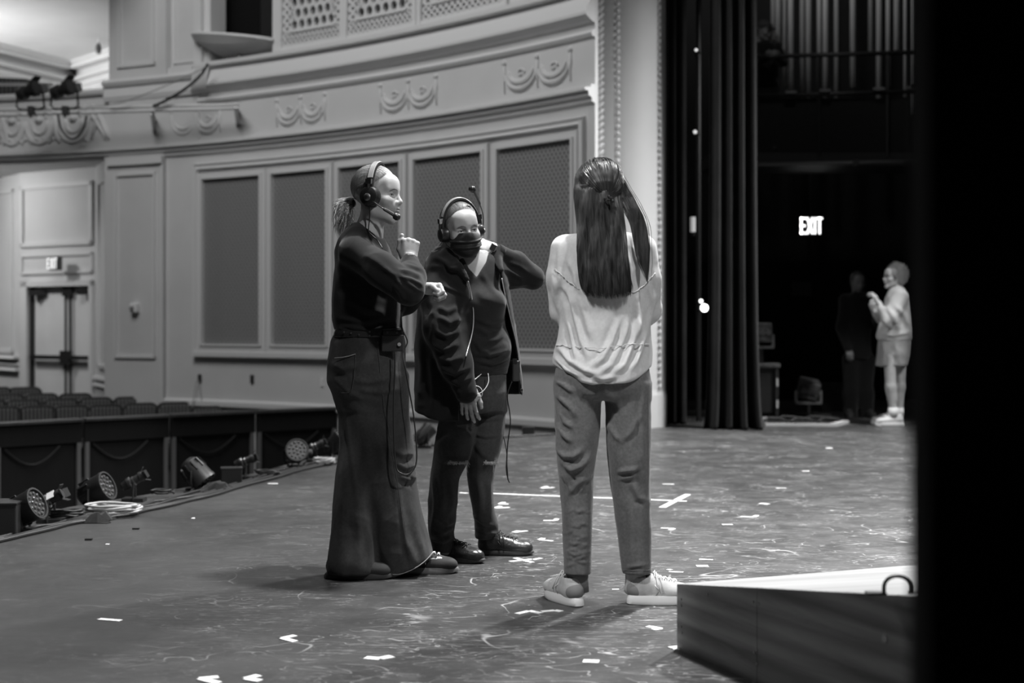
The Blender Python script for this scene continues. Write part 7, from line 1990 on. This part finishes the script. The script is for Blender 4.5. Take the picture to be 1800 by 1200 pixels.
pale_m = cloth_material('pale sweatshirt cloth', .42, .15, 5, 100, .9, .2)
sd = S().rings(ringrow(Y0, [(503, 1566, 1584, .08), (510, 1560, 1592, .12), (525, 1556, 1598, .15), (555, 1551, 1603, .16), (580, 1544, 1605, .17), (592, 1541, 1605, .175), (598, 1543, 1603, .165)]), .03)
sd.chain([J(1584, 522, -.16), J(1564, 560, -.22)], [.085, .075], .04); sd.chain([J(1564, 560, -.22), J(1548, 542, -.13)], [.075, .05], .03); sd.chain([J(1578, 522, .16), J(1552, 562, .14), J(1541, 550, .04)], [.08, .065, .045], .03)
sd.cap(fd.w(A_(0, -.04, -.16)), fd.w(A_(0, -.02, -.05)), .062, .062, .004, op='c')
garment('sweatshirt', sd, .012, pale_m, pd, Y0 - .2, [([(1550, 586), (1570, 590), (1600, 584)], 3, .02), ([(1560, 540), (1572, 560), (1580, 580)], 4, .02), ([(1572, 535), (1590, 555), (1596, 575)], 4, .02), ([(1552, 560), (1560, 572), (1575, 576)], 3, .02)], [((5, 5, 4), .012, 40)])
so = S().rings(ringrow(Y0, [(590, 1546, 1602, .15), (605, 1543, 1602, .16), (625, 1541, 1600, .165), (643, 1540, 1596, .165)]), .02, 2.3)
garment('shorts', so, .012, cloth_material('grey shorts cloth', .26, .15, 5, 100), pd, Y0 - .2, [([(1552, 605), (1556, 620), (1550, 640)], 3, .015), ([(1575, 605), (1580, 640)], 4, .012)], [((5, 5, 4), .01, 41)])
for dx, dy in ((1570, -.10), (1580, .10)):
    mb = MB(); mb.tube([tuple(J(dx, 716, dy)), tuple(J(dx, 732, dy))], [.052, .055], 14); build(mb, 'sock', mat('white sock', .7, .9), pd, smooth=True)
shoe(pd, (J(1588, 748)[0] - .02, Y0 - .10, 0), (-1, -.02, 0), .30, .12, (mat('white shoe leather', .62, .6), white_rub, lace_w), 'chunky', hcollar=.11)
shoe(pd, (J(1588, 748)[0] + .0, Y0 + .12, 0), (-1, .02, 0), .30, .12, (mat('white shoe leather', .62, .6), white_rub, lace_w), 'chunky', hcollar=.11)
L = []; r_ = np.random.default_rng(30); hsd = S(); hsd.ell((0, -.028, .035), (.095, .108, .105), .02); hsd.ell((0, -.06, -.03), (.08, .07, .07), .04); hsd.plane((0, .055, .03), (0, 1, -.5), (-.2, -.2, -.2), (.2, .2, .2), .02)
V, Q = hsd.mesh(.007); hb = mesh_obj('hair', fd.w(relax(V, Q, 2)), Q, curly, pd, smooth=True)
for k in range(700):
    d_ = A_(*r_.normal(0, 1, 3)); d_ /= np.linalg.norm(d_)
    if d_[1] > .35 and d_[2] < .6: continue
    if d_[2] < -.75: continue
    c_ = A_(0, -.032, .03) + d_ * A_(.096, .108, .106) * r_.uniform(.95, 1.16); t = np.linspace(0, 5, 12); rc_ = r_.uniform(.010, .022); a_, b_ = np.linalg.qr(r_.normal(0, 1, (3, 2)))[0].T
    L.append(fd.w(c_ + rc_ * (np.cos(t)[:, None] * a_ + np.sin(t)[:, None] * b_)))
strands('curls', L, .0028, curly, hb, False)
for q in (-1, 1):
    mb = MB(); mb.tube([(q * .034 + .022 * cos(a), .100, .0 + .018 * sin(a)) for a in np.linspace(0, 2 * pi, 14)], .002, 5, cap=False); mb.tube([(q * .056, .098, .003), (q * .078, .05, .004), (q * .080, .0, .0)], .002, 5); mesh_obj('glasses', fd.w(np.array(mb.v)), mb.f, dark_metal, pd, smooth=True)

# ------------------------------------------------------------------ person in black behind, and person on the gallery
def simple_person(Y0, label, head, f, torso, legs, arms, shoes, cloth, origin, beard=False, sit=False):
    J = lambda px, py, dy=0.0: np.array(P(px, py, Y0 + dy)); t = thing('person', origin, label, 'person', None)
    fr = Frame(J(*head), f, (0, 0, 1), 1.0); hv = fr.w(head_mesh(.004)[0]); s = S().rings(ringrow(Y0, [(r[0], r[1] + 2, r[2] - 2, r[3] * .85) for r in torso]), .03)
    for l in legs: s.chain([J(*q) for q in l], [.07, .05, .035][:len(l)], .03)
    for a in arms: s.chain([J(*q) for q in a], [.045, .036, .026], .02)
    hs_ = [hand_mesh(J(*a[-1]), J(*a[-1]) - J(*a[-2]), (0, -1, .3), (0, 0, 1), .005, curl=(30, 40, 25)) for a in arms]
    V, Q = join_meshes([(hv, hq4), s.mesh(.014)] + hs_); mesh_obj('body', V, Q, mat('skin darkened for shade', .14, .6), t, smooth=True); add_eyes(fr, t)  # skin colour lowered: the darkness around these figures is in the tone
    g = S().rings(ringrow(Y0, torso), .03)
    for a in arms: g.chain([J(*q) for q in a], [.075, .062, .045], .03)
    garment('jacket', g, .014, cloth, t, Y0, [], [((5, 5, 4), .012, 50)])
    g = S()
    for l in legs: g.chain([J(*q) for q in l], [.11, .085, .075][:len(l)], .05)
    garment('trousers', g, .014, cloth, t, Y0, [], [((5, 5, 4), .01, 51)])
    h_ = S(); h_.ell((0, -.022, .045), (.082, .102, .092), .01); h_.plane((0, .06, .09), (0, 1, -.5), (-.2, -.2, -.2), (.2, .2, .2), .01); V, Q = h_.mesh(.006); mesh_obj('hair', fr.w(relax(V, Q, 1)), Q, brun, t, smooth=True)
    if beard:
        h_ = S(); h_.ell((0, .045, -.085), (.060, .058, .045), .01); h_.plane((0, .1, -.050), (0, .0, 1), (-.2, -.2, -.2), (.2, .2, .2), .01); V, Q = h_.mesh(.006); mesh_obj('beard', fr.w(relax(V, Q, 1)), Q, brun, t, smooth=True)
    for h0, d in shoes: shoe(t, h0, d, .29, .105, (canvas, gum, lace_d), 'boot')
    return t, fr
blk = cloth_material('black work clothes', .004, .2, 5, 100)
Ye = 16.3; xe = lambda px: X(px, Ye)
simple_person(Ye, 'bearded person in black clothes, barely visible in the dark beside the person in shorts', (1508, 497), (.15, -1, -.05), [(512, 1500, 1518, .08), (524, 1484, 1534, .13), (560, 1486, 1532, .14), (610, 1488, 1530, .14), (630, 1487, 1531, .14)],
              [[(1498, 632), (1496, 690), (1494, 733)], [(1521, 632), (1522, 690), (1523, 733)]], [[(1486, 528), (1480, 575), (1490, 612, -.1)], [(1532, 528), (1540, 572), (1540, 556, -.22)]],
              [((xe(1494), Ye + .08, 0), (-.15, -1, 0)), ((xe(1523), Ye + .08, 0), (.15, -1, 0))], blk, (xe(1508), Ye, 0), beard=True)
YGp = 18.35
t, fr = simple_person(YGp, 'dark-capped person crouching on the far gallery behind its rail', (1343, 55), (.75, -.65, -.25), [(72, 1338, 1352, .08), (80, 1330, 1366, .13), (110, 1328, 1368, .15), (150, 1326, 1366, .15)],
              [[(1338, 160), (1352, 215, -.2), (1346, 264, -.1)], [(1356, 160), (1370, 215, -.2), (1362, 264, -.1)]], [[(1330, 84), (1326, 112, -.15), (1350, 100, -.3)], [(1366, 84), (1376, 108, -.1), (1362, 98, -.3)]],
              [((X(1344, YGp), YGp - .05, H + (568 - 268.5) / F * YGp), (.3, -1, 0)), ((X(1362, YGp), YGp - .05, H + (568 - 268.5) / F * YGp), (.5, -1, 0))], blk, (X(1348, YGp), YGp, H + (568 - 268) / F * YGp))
h_ = S(); h_.ell((0, -.015, .06), (.090, .108, .085), .01); h_.plane((0, 0, .045), (0, .1, -1), (-.2, -.2, -.2), (.2, .2, .2), .005); h_.ell((0, .10, .05), (.07, .06, .008), .01); V, Q = h_.mesh(.005); mesh_obj('cap', fr.w(V), Q, canvas, t, smooth=True)
